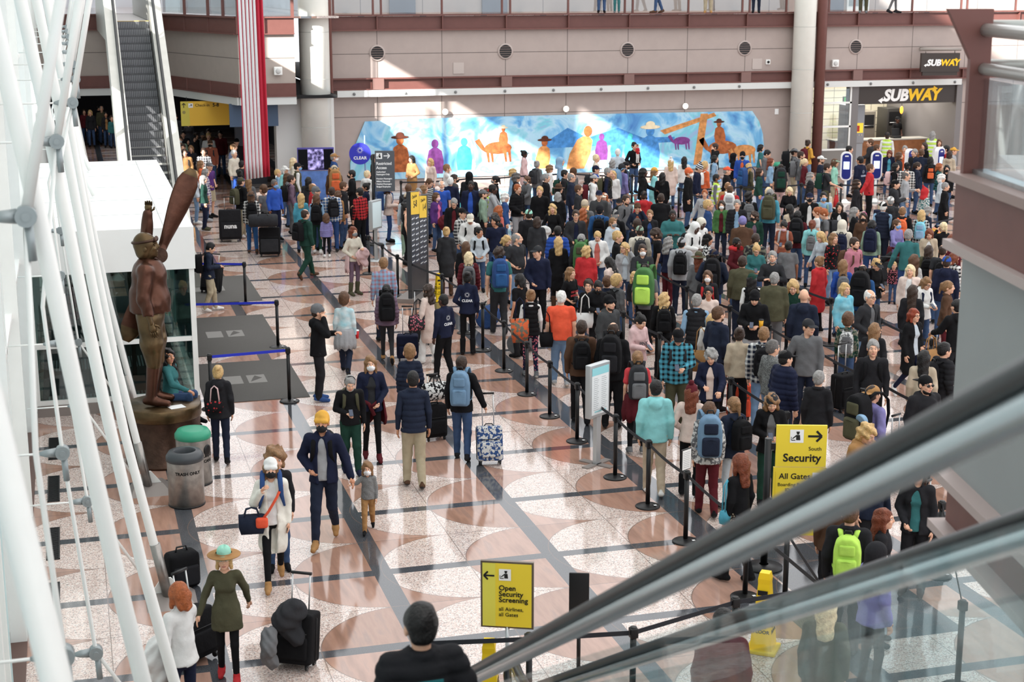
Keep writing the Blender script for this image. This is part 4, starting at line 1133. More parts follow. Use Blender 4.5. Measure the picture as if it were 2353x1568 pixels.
6.21 45.43 1.77 90 m t:sw.pp b:tr.gy k:bk H:sh.db|person in mauve grey sweater with black backpack, facing right
18.28 42.17 1.77 63 m t:ve.hv~refl.gy M:b H:cr.bk s:4|worker in lime yellow safety vest and blue mask
13.07 44.24 1.65 -65 w t:ja.gy M:g H:po.br a:ff|person in grey jacket and green mask reaching forward
12.16 44.48 1.66 -109 w t:ja.bk M:g H:po.bk a:hh|person in black jacket with yellow scarf and grey mask
24.18 39.35 1.66 64 w t:co.bk H:sh.gy|person in long black coat over denim top, cropped grey hair
6.76 45.74 1.66 170 w t:ja.ch H:lo.bk|person in charcoal jacket with long black hair below the video screen
5.03 46.06 1.66 178 w t:sw.gy H:lo.lb|person in grey top right of the olive cap
14.31 44.41 1.77 65 m t:ja.dk H:sh.bk k:dg|person in dark jacket with green backpack under the mural
15.55 44.02 1.84 63 m t:ve.dk.nv k:ol H:sh.gy|person in navy tee and dark vest with an olive backpack
17.82 43.20 1.84 59 m T:bea.or t:co.bk M:w H:sh.or|person in long black cape, orange knit hat and white mask
8.57 45.93 1.78 122 m t:ho.wh H:ba.wb|person in sunlit white hoodie left of the grey restricted access sign
16.59 43.79 1.82 69 m t:ja.bk H:lo.bk s:5 a:fd|person in black jacket with red collar and long dark locks
8.15 46.21 1.76 -104 m t:oja.bk.nv M:k H:sh.bk b:tr.bk a:hp|staff member in black jacket, navy mask and lanyard below the round blue sign
17.24 43.87 1.66 156 w t:co.bk H:lo.bk|person in black coat behind the aqua coat
3.80 46.99 1.66 79 w t:sw.hunter b:tr.nv H:lo.gy f:ol a:kd|person in dark green sweater and navy trousers with a coat on the arm
23.74 40.82 1.82 67 m t:sw.lg H:ba.dgy b:je.lj a:gd|person in light grey sweatshirt, balding, gesturing
6.29 46.84 1.66 86 w t:ja.gy H:lo.br|person in grey jacket behind the grey sweater with strap
15.96 44.69 1.66 -17 w t:ja.wh H:lo.bl|person in white jacket with long blond hair beside the olive backpack
19.25 43.63 1.80 68 m T:cap.orange t:ja.bk H:sh.gy|person in bright orange cap and black jacket
21.57 42.66 1.66 62 w t:pu.dk H:wv.gy b:le.bk|person in black puffer with long grey curls
15.58 45.25 1.77 69 m T:cap.nv t:ja.rb H:sh.db k:dk|person in navy cap and blue jacket under the mural's red figures
13.15 46.03 1.66 79 w t:ja.lb H:cu.bl|person in pale blue jacket with curly hair below the mural
7.82 47.43 1.77 177 m t:ja.br k:tn.or.13 H:sh.br T:hoodup.be|person in brown coat with a fur hood carrying a large tan pack
15.01 45.69 1.66 111 w t:ja.gy T:hoodup.br H:no.br|person in grey jacket with brown fur hood below the mural
11.25 46.85 1.77 85 m t:sw.wh H:sh.lb a:ee|person in sunlit white shirt holding a hand to the face
25.12 41.12 1.66 64 w t:ja.fog H:cu.wh|person in pale blue vest and white shirt with white hair
16.47 45.35 1.77 117 m T:bea.ch t:ja.lv k:bluepk.nv.12 H:cr.bk|person in violet blue jacket and dark knit hat with a blue backpack
4.99 48.02 1.66 177 w t:sw.rb H:bu.bk k:bl|person in blue top with hair tied up, behind the olive cap
17.45 45.07 1.66 72 w T:bea.ye t:co.aq H:lo.lb a:gd|person in yellow knit hat and aqua coat
18.68 44.59 1.80 59 m T:pom.nv~stripe t:ja.nv H:sh.br hd:d|person in navy and white striped bobble hat looking down
3.66 48.31 1.66 88 w t:sw.fog b:je.lj H:lo.bl f:wh|person in pale sweater and jeans beside the bronze propeller tip
20.54 44.08 1.66 61 w t:ja.hunter H:lo.db|person in dark green jacket right of the big blue backpack
22.43 43.25 1.84 61 m t:tee.ch b:tr.ol k:dg H:sh.db a:df|person in charcoal tee reaching down to a red bag
23.60 42.70 1.84 68 m t:ja.rd b:tr.bk H:sh.br a:dl|person in red and black jacket pulling a navy suitcase
4.02 48.71 1.66 85 w t:co.pu~plaidw H:bo.gy b:je.je f:lg|person wrapped in purple and white checked coat near the propeller tip
14.54 46.67 1.66 81 w t:ja.wh H:cu.lb|person in sunlit white jacket with curly hair below the mural
16.83 45.96 1.77 72 m T:cap.dk M:k t:ja.bk H:sh.db|person in dark cap and black mask right of the denim blue jacket
21.30 44.18 1.74 160 w t:tee.dk k:ch.dg.13 H:lo.db b:le.pk|person in dark tee with a large charcoal and green pack
6.83 48.45 1.78 89 m T:cap.dk t:ve.ol.wh M:b H:sh.bk|person in olive vest with white sleeves and dark cap
6.49 48.83 1.65 41 w T:cap.wh t:sw.aq H:bo.wh|person in white cap and aqua top in the sunlight
4.20 49.46 1.77 46 m T:cap.gy t:tee.pu a:bb b:sh.kh H:sh.gy|person in purple tee and grey cap near the bronze propeller tip
5.24 49.59 1.77 133 m a:uu t:ja.ch H:sh.bk|person in charcoal jacket raising both hands to take a photo
20.78 45.39 1.66 104 w t:ja.ol k:bl.bl2.12 H:lo.bl|person in olive jacket with a big blue backpack
14.49 47.89 1.66 125 w t:ja.gy H:bu.gy k:ch|person in grey jacket with charcoal backpack below the mural's kneeling figure
25.20 43.29 1.77 147 m T:cap.bk t:ja.ch~plaidw H:sh.bk s:4|person in black and white checked shirt and black cap near the kiosks
16.87 47.36 1.66 152 w t:sw.fog H:cu.gy|person in pale top with grey curls left of the denim blue jacket
19.76 46.56 1.55 115 c t:ja.or H:sh.bl k:wh|child in orange and white jacket beside the striped hat
26.56 43.20 1.66 -26 w t:ja.bk M:k H:lo.bk|person in black jacket and black mask near the brown post
11.36 49.61 1.66 -51 w t:sw.blush H:bo.bl|person in pale pink top below the left end of the mural
25.30 44.16 1.66 55 w t:ja.bk k:pk.pk.10 H:lo.bk|person in black jacket with a pink backpack
8.28 50.22 1.85 88 m T:cap.tn t:ja.bl M:w H:sh.gy|person in tan cap and white mask in front of the video screen
18.87 47.29 1.66 162 w T:pom.wh t:co.blush H:lo.bl|person in white bobble hat and pale coat
16.60 48.18 1.77 69 m t:sw.cr H:sh.wb|person in sunlit cream top directly below the mural's bent figure
23.67 45.14 1.74 61 w T:cap.sg t:sw.mn H:bo.br b:sh.kh|person in mint sweatshirt and pale green cap left of the first kiosk
24.40 44.83 1.82 -158 m t:ja.nv b:tr.dk H:sh.bk s:3|staff member in navy jacket with white logo beside the first kiosk
26.60 43.71 1.66 53 w t:ja.te~plaidr H:bo.or|person in teal checked jacket with ginger hair
9.61 50.25 1.77 81 m t:ja.ch H:sh.db|person in charcoal jacket far behind the restricted access sign
4.07 51.06 1.66 85 w t:ja.or H:lo.lb|person in orange and black top facing right near the propeller tip
6.52 50.85 1.25 89 c t:sw.lb H:cr.bl|toddler in pale blue top carried beside the blue uniformed officer
26.08 44.15 1.66 60 w t:ja.dj H:po.db g:c|person in navy jacket with glasses facing right, near the kiosks
7.06 50.98 1.66 82 w t:sw.cr H:lo.wb|person in sunlit cream top right of the flag end
23.51 45.82 1.77 60 m T:cap.wh t:tee.dj H:sh.db bt:db|person in white mesh cap and dark tee near the green topped bin
23.06 46.05 1.66 59 w t:ja.mr H:po.wb|person in maroon jacket with blond ponytail
22.09 46.57 1.66 62 w t:sw.lb H:lo.au|person in light blue top with long auburn hair
19.52 47.73 1.66 162 w t:ja.wh H:lo.bk|person in white jacket with long black hair under the mural's cattle
10.94 50.55 1.66 -56 w t:co.tn H:lo.bk a:bb|person in tan coat holding a bundle in front of the mural's left end
23.16 46.55 1.84 66 m t:ho.gy k:gy.dk H:sh.db bt:db|person in grey hoodie with beard right of the very large black pack
20.64 47.80 1.66 62 w t:ja.lb k:wh H:bo.bk|person in pale denim jacket with white backpack
21.53 47.56 1.77 -28 m T:bea.bk M:k t:oja.rb.or H:cr.bk|person in blue and orange jacket with black mask at the mural
15.89 49.80 1.45 64 c T:hoodup.lb t:sw.lb H:no.bl|child with pale blue hood up in the sun below the mural
22.42 47.69 1.82 59 m t:sw.gy H:sh.bk hd:d|person in grey sweater looking down at the mural's right end
17.87 49.63 1.77 162 m t:sw.fog H:sh.wh|person in pale blue top with white hair below the mural's green figure
21.49 48.18 1.66 65 w T:hoodup.bk t:ja.bk H:no.bk|person in black jacket with black hood under the mural's rider
23.38 47.48 1.84 69 m T:cap.gy t:ja.gy k:bk.dk.13 H:sh.db b:tr.kh|person in grey cap with a very large black pack beside the right column
27.30 45.43 1.66 155 w t:ja.dk k:bk.or H:lo.bk|person in dark jacket with a black and orange backpack
26.47 46.00 1.77 54 m t:ja.ch H:bo.br bt:br|person in charcoal jacket with brown hair left of the third kiosk
14.98 51.03 1.66 65 w T:cap.bk t:co.pk b:le.dk H:bu.bk s:5|person in pink coat and black cap below the mural
5.34 52.95 1.77 42 m t:sw.cr H:sh.wh|person in sunlit cream jacket holding a red coat left of the flag
27.37 46.14 1.84 150 m t:sw.dj H:sh.br|person in dark blue shirt seen from behind near the counter
3.76 53.67 1.77 2 m t:ho.tn b:je.je k:ch H:sh.db a:dd|person in brown hoodie with grey pack straps beside the escalator
4.41 53.85 1.77 -9 m t:sw.lg~plaidr H:sh.db a:pp|person in checked shirt with hands raised under the check-in sign
27.50 46.80 1.77 -73 m t:ja.dk H:sh.gy|person in dark top with grey hair right of the third kiosk
19.02 51.13 1.82 16 m t:sw.bk H:sh.bk a:bb|person in black sweater carrying a baby below the mural
25.86 48.32 1.77 69 m t:sw.rust H:sh.bk|person in rust sweater between the first two kiosks
21.74 50.36 1.77 -105 m t:ho.bk H:sh.db a:ed|person in black sweatshirt with one hand to the head, below the cattle
28.75 46.66 1.68 146 w t:ho.be H:bo.db|person in beige hooded jacket with white trim
5.51 54.71 1.80 91 h t:ja.dj H:ba.lb|person in navy jacket behind the sunlit cream jacket
4.52 54.82 1.45 49 c t:sw.or H:bo.db|child in orange top in front of the checked shirt
27.16 47.87 1.66 -25 w t:oja.nv.tq H:bo.au hd:d|person in navy jacket with auburn bob by the counter
29.11 47.01 1.76 54 m T:cap.ye t:ja.lg H:sh.br|person in yellow cap beside the brown post
27.73 47.84 1.77 -34 m t:ja.or H:sh.gy|person in orange top with grey hair behind the third kiosk
26.98 48.43 1.77 68 m t:ja.dk H:sh.br|person in dark jacket behind the second kiosk
3.84 55.46 1.77 -13 m t:ja.nv H:sh.db|person in navy jacket standing behind the brown hoodie with pack straps
29.14 47.52 1.77 -119 m t:tee.rd H:sh.bk|person in red top right of the fourth kiosk
23.62 50.64 1.66 71 w t:tee.te H:bo.bk|person in teal tee behind the grey sweater at the mural's right end
4.15 55.96 1.66 -9 w t:ja.dk H:lo.lb a:ph|person in dark jacket holding a paper near the escalator
4.88 56.58 1.77 -13 m M:k T:cap.br t:ja.rust k:ch H:sh.db|person in rust jacket, brown cap and black mask under the check-in sign
27.46 49.77 1.82 -112 m t:ho.ch H:sh.br a:fd|person in charcoal hoodie reaching out at the shop counter
25.53 50.79 1.75 114 w t:sw.ye k:mr H:bu.db b:je.lj a:dp|person in mustard yellow sweater at the shop window
5.85 56.86 1.77 -5 m T:cap.bk t:ja.dk H:sh.db|person in black cap and dark jacket just left of the hanging flag
29.51 49.57 1.66 -77 w t:ja.bk H:bo.db|person in black top leaning at the shop counter
3.94 58.17 1.78 -9 m a:dd t:ja.sg b:je.je k:bk M:w H:sh.db|person in pale green jacket and white mask, beside the far escalator foot
4.20 58.61 1.65 42 w T:hoodup.bk t:co.bk H:no.bk|person in black hood, left of the two hooded people by the escalator
30.67 50.51 1.66 -23 w t:sw.wh H:lo.br|person in white top with long brown hair at the shop counter
29.17 51.64 1.85 152 m T:cap.ch t:ve.hv~refl.wh H:sh.db s:4 b:je.dj|worker in reflective vest and white sleeves, left one at the shop counter
5.06 59.27 1.77 -3 m t:sw.wh H:sh.bl|person in bright white top lit by sun under the yellow check-in sign
4.51 59.49 1.66 38 w T:hoodup.ch t:co.ch H:no.bk|person in grey hood, right of the two hooded people by the escalator
30.97 51.50 1.85 140 h t:ve.hv~refl.gy H:lo.gy b:je.bl|worker in reflective vest and grey sleeves, right one at the shop counter
5.57 60.07 1.76 -13 m t:ja.mr H:sh.bk|person in dark red jacket in the shade below the yellow sign's right corner
4.21 60.35 1.77 -1 m t:ja.dj H:sh.bk|person in navy jacket in the shade below the yellow sign's left corner
4.68 60.54 1.66 48 w t:ja.ch H:lo.db|person in charcoal jacket in the shade below the yellow sign
5.18 60.55 1.79 -11 m t:ja.br H:sh.db|person in brown jacket in the shade below the yellow sign
4.99 61.02 1.64 -3 w T:bea.gy t:co.lg H:sh.br|person in grey knit hat and pale scarf under the yellow check-in sign
4.87 66.45 1.66 0 w t:ja.dk H:bo.br|person in dark jacket far back under the yellow sign
4.47 68.27 1.76 -4 m t:ja.dk H:sh.db|person in dark jacket in the shade between the escalator and the yellow sign
1.93 71.99 1.41 2 c t:ja.te H:sh.db|child in teal jacket by the far escalator's left side
1.69 72.44 1.61 2 w t:oja.dk.tn H:bu.bk s:3|person in open dark jacket in the shade beside the olive jacket
1.02 72.76 1.68 -7 w t:ja.dk H:bo.bl|person in dark jacket in the shade left of the far escalator
1.54 73.60 1.78 3 m t:ja.ol H:ba.gy|person in olive jacket in the shade left of the far escalator, tallest of the row
0.77 73.74 1.65 -0 w t:ja.mr H:lo.db|person in maroon jacket leftmost in the shade beyond the vestibule
1.41 74.58 1.75 94 m t:ve.dk.bk H:sh.bk|worker in dark vest with orange trim left of the far escalator
19.16 55.20 1.75 161 m t:ja.nv b:je.je f:bk z:6.2|person in blue jeans on the upper walkway, leftmost pair of legs
19.69 55.01 1.30 -20 c t:ja.te b:tr.te f:gy z:6.2|child in teal trousers on the upper walkway beside the blue jeans
21.13 54.51 1.75 249 m t:ja.dk b:je.je f:br l:w2 z:6.2|person in blue jeans striding on the upper walkway above the third vent
22.84 53.91 1.75 -23 m t:ja.be b:tr.kh f:tn z:6.2|person in khaki trousers on the upper walkway
24.49 53.34 1.75 -25 m t:ja.dk b:je.dj f:bk z:6.2|person in dark jeans on the upper walkway left of the right column
28.15 52.06 1.75 -28 m t:ja.gy b:tr.ol f:gy z:6.2|person in olive trousers on the upper walkway right of the right column
29.15 51.71 1.75 61 w t:ja.dk b:le.gy f:dk l:w2 z:6.2|person in grey trousers on the upper walkway by the white door
"""

# ---------------------------------------------------------------- the hall: floor, walls, balconies, columns
YW = 55.5
GRID, GX, GY = 2.25, 1.234, 20.47
def floor_material():
    m = bpy.data.materials.new('polished_granite'); m.use_nodes = True
    nt = m.node_tree; N = nt.nodes; L = nt.links; b = N['Principled BSDF']
    tc = N.new('ShaderNodeTexCoord'); sp = N.new('ShaderNodeSeparateXYZ'); L.new(tc.outputs['Object'], sp.inputs[0])
    def M(op, a, c=None, d=None):
        n = N.new('ShaderNodeMath'); n.operation = op
        for i, v in enumerate((a, c, d)):
            if v is None: continue
            if isinstance(v, (int, float)): n.inputs[i].default_value = v
            else: L.new(v, n.inputs[i])
        return n.outputs[0]
    X, Y = sp.outputs['X'], sp.outputs['Y']
    ux = M('MULTIPLY', M('SUBTRACT', X, GX), 1 / GRID); vy = M('MULTIPLY', M('SUBTRACT', Y, GY), 1 / GRID)
    u = M('FRACT', ux); v = M('ABSOLUTE', M('SUBTRACT', M('FRACT', M('ADD', vy, .5)), .5))
    a = M('MULTIPLY', M('SUBTRACT', 1.0, M('FRACT', M('MULTIPLY', u, 2.0))), .5)
    inside = M('LESS_THAN', M('ADD', M('MULTIPLY', a, a), M('MULTIPLY', v, v)), .25)
    right = M('GREATER_THAN', u, .5)
    light = M('ABSOLUTE', M('SUBTRACT', inside, right))
    du = M('MULTIPLY', M('MINIMUM', u, M('SUBTRACT', 1.0, u)), GRID); dv = M('MULTIPLY', v, GRID)
    wide = M('ADD', .118, M('MULTIPLY', .07, M('LESS_THAN', M('ABSOLUTE', M('SUBTRACT', X, GX + 3 * GRID)), .4)))
    dark = M('MAXIMUM', M('LESS_THAN', du, wide), M('LESS_THAN', dv, .092))
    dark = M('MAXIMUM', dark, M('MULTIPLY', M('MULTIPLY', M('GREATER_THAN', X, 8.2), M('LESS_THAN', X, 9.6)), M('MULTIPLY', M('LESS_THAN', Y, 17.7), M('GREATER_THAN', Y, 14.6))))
    joint = M('MAXIMUM', M('LESS_THAN', M('ABSOLUTE', M('SUBTRACT', du, GRID / 2)), .006), M('LESS_THAN', M('ABSOLUTE', M('SUBTRACT', dv, GRID / 2)), .006))
    joint = M('MAXIMUM', joint, M('LESS_THAN', M('ABSOLUTE', M('SUBTRACT', M('SQRT', M('ADD', M('MULTIPLY', a, a), M('MULTIPLY', v, v))), .5)), .0028))
    def noise(sc, det=2, vec=None, typ='ShaderNodeTexNoise'):
        n = N.new(typ); n.inputs['Scale'].default_value = sc
        if typ == 'ShaderNodeTexNoise': n.inputs['Detail'].default_value = det
        L.new(vec or tc.outputs['Object'], n.inputs['Vector']); return n.outputs[0 if typ == 'ShaderNodeTexNoise' else 1]
    def ramp(f, stops):
        r = N.new('ShaderNodeValToRGB'); e = r.color_ramp.elements
        while len(e) < len(stops): e.new(.5)
        for i, (p, c) in enumerate(stops): e[i].position = p; e[i].color = srgb(*c)
        L.new(f, r.inputs[0]); return r.outputs[0]
    def mix(f, a_, b_):
        n = N.new('ShaderNodeMix'); n.data_type = 'RGBA'
        if isinstance(f, float): n.inputs[0].default_value = f
        else: L.new(f, n.inputs[0])
        L.new(a_, n.inputs[6]); L.new(b_, n.inputs[7]); return n.outputs[2]
    vo = N.new('ShaderNodeTexVoronoi'); vo.inputs['Scale'].default_value = 80; L.new(tc.outputs['Object'], vo.inputs['Vector'])
    sepc = N.new('ShaderNodeSeparateColor'); L.new(vo.outputs['Color'], sepc.inputs[0])
    spk = ramp(sepc.outputs[0], [(0, (118, 112, 110)), (.16, (170, 150, 142)), (.34, (204, 178, 168)), (.66, (216, 196, 186)), (.88, (224, 214, 208)), (1, (226, 222, 218))])
    mp = N.new('ShaderNodeMapping'); mp.inputs['Scale'].default_value = (3.2, .5, 1); mp.inputs['Rotation'].default_value = (0, 0, .9); L.new(tc.outputs['Object'], mp.inputs['Vector'])
    brn = ramp(noise(2.2, 6, mp.outputs[0]), [(.25, (116, 88, 76)), (.42, (154, 118, 102)), (.55, (178, 138, 120)), (.66, (148, 122, 112)), (.8, (188, 154, 140))])
    cell = N.new('ShaderNodeTexWhiteNoise'); cell.noise_dimensions = '2D'
    cv = N.new('ShaderNodeCombineXYZ'); L.new(M('FLOOR', M('MULTIPLY', ux, 2.0)), cv.inputs[0]); L.new(M('FLOOR', M('MULTIPLY', vy, 2.0)), cv.inputs[1]); L.new(cv.outputs[0], cell.inputs[0])
    tint = ramp(cell.outputs[0], [(0, (146, 112, 94)), (.5, (172, 136, 120)), (1, (192, 158, 144))])
    brn = mix(.45, brn, tint)
    blk = ramp(noise(90, 2), [(.3, (58, 60, 64)), (.7, (86, 88, 93))])
    c = mix(light, brn, spk); c = mix(dark, c, blk)
    jc = ramp(joint, [(0, (150, 120, 105)), (1, (110, 92, 84))])
    c = mix(M('MULTIPLY', joint, .75), c, jc)
    L.new(c, b.inputs['Base Color'])
    b.inputs['Roughness'].default_value = .085; b.inputs['Specular IOR Level'].default_value = .72
    return m
FLOOR = floor_material()
mb = MB(); mb.box((-1.0, -6, -.2), (46, 92, 0))
struct(mb.build('floor', FLOOR))

def wall_material(name, col, px, x0, zs, rough=.55):
    """panelled wall: seams every px along x (0 = none) and at heights zs"""
    m = mat(name, col, rough, 0, .3, .03, 3); nt = m.node_tree; N = nt.nodes; L = nt.links; b = N['Principled BSDF']
    src = b.inputs['Base Color'].links[0].from_socket
    tc = N.new('ShaderNodeTexCoord'); sp = N.new('ShaderNodeSeparateXYZ'); L.new(tc.outputs['Object'], sp.inputs[0])
    def M(op, a, c=None):
        n = N.new('ShaderNodeMath'); n.operation = op
        for i, v in enumerate((a, c)):
            if v is None: continue
            if isinstance(v, (int, float)): n.inputs[i].default_value = v
            else: L.new(v, n.inputs[i])
        return n.outputs[0]
    f = None
    for z in zs:
        g = M('LESS_THAN', M('ABSOLUTE', M('SUBTRACT', sp.outputs['Z'], z)), .013); f = g if f is None else M('MAXIMUM', f, g)
    if px:
        u = M('FRACT', M('ADD', M('MULTIPLY', M('SUBTRACT', sp.outputs['X'], x0), 1 / px), .5))
        g = M('LESS_THAN', M('ABSOLUTE', M('SUBTRACT', u, .5)), .013 / px); f = g if f is None else M('MAXIMUM', f, g)
    mx = N.new('ShaderNodeMix'); mx.data_type = 'RGBA'; L.new(f, mx.inputs[0]); L.new(src, mx.inputs[6]); mx.inputs[7].default_value = srgb(*[c * .62 for c in col])
    L.new(mx.outputs[2], b.inputs['Base Color'])
    return m
BEIGE = wall_material('beige_panels', (176, 162, 156), 2.38, 13.19, (4.77, 2.53, 8.2))
BEIGE2 = wall_material('beige_panels_plain', (176, 164, 156), 0, 0, (4.77,))
BROWN = mat('maroon_brown_steel', (112, 72, 66), .45, 0, .4, .05, 5)
TRIMW = mat('soffit_white', (214, 216, 214), .5)
WHITE = mat('white_paint', (240, 241, 238), .35, 0, .4, .02, 4)
COLW = mat('column_enamel', (232, 232, 224), .35, 0, .4, .02, 3)
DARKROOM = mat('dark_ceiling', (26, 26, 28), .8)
GLASS = glass_mat('clear_glass', (.90, .94, .95), .10)

# far wall: upper fascia between the two steel beams, and the recessed lower wall with the mural
mb = MB(); mb.box((9.05, YW, 3.9), (46, YW + .25, 5.62)); struct(mb.build('wall_fascia', BEIGE))
mb = MB(); mb.box((9.05, YW + .12, 0), (27.9, YW + .4, 3.5)); struct(mb.build('wall_lower', BEIGE))
mb = MB(); mb.box((34.45, YW + .12, 0), (46, YW + .4, 3.5)); struct(mb.build('wall_lower_right', BEIGE))
mb = MB()
for z0, z1 in ((5.58, 6.15), (3.50, 3.93)):
    mb.box((9.05, YW - .02, z0 + .05), (46, YW + .1, z1 - .05)); mb.box((9.05, YW - .17, z1 - .05), (46, YW + .1, z1)); mb.box((9.05, YW - .17, z0), (46, YW + .1, z0 + .05))
for x in (10.8, 13.19, 15.57, 17.95, 20.33, 22.7, 25.08, 29.76, 32.14, 34.5, 36.9):
    mb.box((x - .02, YW - .15, 5.6), (x + .02, YW, 6.12)); mb.box((x - .02, YW - .15, 3.52), (x + .02, YW, 3.9))
struct(mb.build('trim_1', BROWN))
mb = MB()
for x in (10.8, 15.57, 20.33, 25.08, 29.82): mb.box((x - .2, YW - .2, 3.52), (x + .2, YW + .05, 3.91))
struct(mb.build('trim_2', mat('stub_end_plate', (128, 98, 92), .4)))
mb = MB(); mb.box((9.3, YW - .25, 3.27), (34.4, YW + .5, 3.5)); struct(mb.build('trim_3', TRIMW))
for i in range(14):
    if i == 9: continue
    mb = MB(); mb.ell((0, 0, 0), (.055, .05, .055), 0, 8, 6)
    tag(mb.build('soffit_lamp', mat('lamp_housing', (120, 122, 122), .4), None, (9.9 + i * 1.86, YW - .27, 3.38)), 'small grey lamp on the white trim, number %d from the left column' % (i + 1), 'lamp', 'small lamps on the white trim')
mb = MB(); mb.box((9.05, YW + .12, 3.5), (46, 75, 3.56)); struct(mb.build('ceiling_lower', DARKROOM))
mb = MB(); mb.box((9.05, YW - .1, 6.08), (46, 75, 6.15)); mb.box((-1, 59.5, 6.08), (9.1, 90, 6.15)); mb.prism([(5.7, 53.4), (9.1, 53.4), (9.1, 59.5), (3.5, 59.5)], .07, 0, Matrix(((1,0,0,0),(0,0,1,0),(0,1,0,6.08),(0,0,0,1))))
struct(mb.build('floor_upper', FLOOR))
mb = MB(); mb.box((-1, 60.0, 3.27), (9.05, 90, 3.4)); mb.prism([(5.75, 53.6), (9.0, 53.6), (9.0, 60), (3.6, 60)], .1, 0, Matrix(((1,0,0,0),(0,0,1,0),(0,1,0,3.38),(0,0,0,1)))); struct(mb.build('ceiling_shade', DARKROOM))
for lx, ly, en in ((4.5, 66, 45), (1.0, 70, 30)):  # fill lights added to brighten the dark passage, no real fittings
    ld = bpy.data.lights.new('passage_fill', 'AREA'); ld.size = 2.5; ld.energy = en; lo_ = bpy.data.objects.new('passage_fill', ld); COL.objects.link(lo_); lo_.location = (lx, ly, 3.22)
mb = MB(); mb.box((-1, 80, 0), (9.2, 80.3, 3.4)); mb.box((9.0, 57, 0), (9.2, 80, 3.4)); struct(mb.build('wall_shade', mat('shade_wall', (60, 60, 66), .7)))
# upper wall behind the walkway
mb = MB(); mb.box((9.5, 58.6, 6.15), (46, 58.8, 10.5)); struct(mb.build('wall_upper', BEIGE))
mb = MB(); mb.box((-1, 74, 6.15), (9.5, 74.3, 10.5)); mb.box((9.3, 58.6, 6.15), (9.5, 74, 10.5)); struct(mb.build('wall_upper_left', mat('pale_upper', (214, 218, 226), .4)))
GREYP = mat('grey_door', (104, 106, 116), .35, .3)
for i, x in enumerate((11.9, 15.5, 31.3 - 1.55)):
    mb = MB(); mb.box((x, 58.5, 6.15), (x + 1.0, 58.62, 8.6)); mb.box((x + .85, 58.44, 7.15), (x + .89, 58.5, 7.4)); struct(mb.build('door_%d' % (i + 1), GREYP))
mb = MB(); mb.box((30.9, 58.5, 6.15), (31.9, 58.62, 8.4)); mb.box((30.97, 58.46, 6.3), (31.55, 58.5, 8.2), 1); mb.box((31.62, 58.46, 6.3), (31.83, 58.5, 8.3), 1); struct(mb.build('door_4', [WHITE, GLASS]))
# upper railing: slim posts, glass panes
def railing(name, label, x0, x1, y, posts, grp):
    r = thing(name, label, 'railing', ((x0 + x1) / 2, y, 6.15), 0, grp)
    c = (x0 + x1) / 2
    for x in posts:
        m_ = MB(); m_.box((x - c - .035, -.03, 0), (x - c + .035, .04, 1.12)); m_.build('post', BROWN, r)
    m_ = MB(); m_.box((x0 - c, -.01, .06), (x1 - c, .005, .98)); m_.build('glass_pane', GLASS, r)
    m_ = MB(); m_.tube([(x0 - c, 0, 1.1), (x1 - c, 0, 1.1)], .03, 8); m_.build('handrail', CHROME, r)
railing('glass_railing', 'glass railing of the upper walkway above the mural', 9.2, 26.8, YW - .08, (9.25, 10.67, 10.96, 13.18, 15.42, 15.73, 17.94, 20.15, 20.46, 22.68, 24.88, 25.18, 26.7), 'walkway railings')
railing('glass_railing', 'glass railing of the upper walkway right of the right column', 28.3, 46, YW - .08, (28.5, 29.58, 29.88, 32.09, 34.26, 34.53, 36.72, 39.1, 41.4), 'walkway railings')

# left balcony: fascia that steps forward round the escalator head
PATH = [(-1, 59.5), (1.2, 59.5), (3.45, 59.5), (3.62, 59.3), (5.65, 53.3), (7.55, 53.3)]
def along(mb_, z0, z1, t, off=0.0):
    for (ax, ay), (bx, by) in zip(PATH, PATH[1:]):
        d = Vector((bx - ax, by - ay, 0)); n = Vector((d.y, -d.x, 0)).normalized()
        p = [Vector((ax, ay, 0)) + n * off, Vector((bx, by, 0)) + n * off, Vector((bx, by, 0)) - n * t, Vector((ax, ay, 0)) - n * t]
        vs = [(q.x, q.y, z0) for q in p] + [(q.x, q.y, z1) for q in p]
        mb_.add(vs, [(0,1,2,3),(4,7,6,5),(0,4,5,1),(1,5,6,2),(2,6,7,3),(3,7,4,0)])
mb = MB(); along(mb, 3.9, 5.62, .2); struct(mb.build('wall_balcony', BEIGE2))
mb = MB(); along(mb, 5.58, 6.15, .2, .06); along(mb, 3.5, 3.93, .2, .06); along(mb, 6.1, 6.15, .2, .14); along(mb, 5.56, 5.6, .2, .14); along(mb, 3.48, 3.52, .2, .14)
for x, y in ((4.25, 57.45), (4.9, 55.5), (6.5, 53.28), (2.2, 59.45), (.4, 59.45), (5.65, 53.3)): mb.box((x - .05, y - .13, 3.5), (x + .05, y, 3.92)); mb.box((x - .05, y - .13, 5.58), (x + .05, y, 6.15))
struct(mb.build('trim_4', BROWN))
mb = MB(); along(mb, 3.22, 3.48, .6, .10); struct(mb.build('trim_5', TRIMW))
r = thing('glass_railing', 'glass railing of the balcony beside the far escalator head', 'railing', (5, 56, 6.15), 0, 'walkway railings')
for i, (x, y) in enumerate(((3.5, 59.4), (4.25, 57.35), (4.9, 55.45), (5.3, 54.3), (5.68, 53.25), (7.5, 53.25))):
    m_ = MB(); m_.box((x - 5.05, y - 56.05, 0), (x - 4.95, y - 55.95, 1.12)); m_.build('post', BROWN, r)
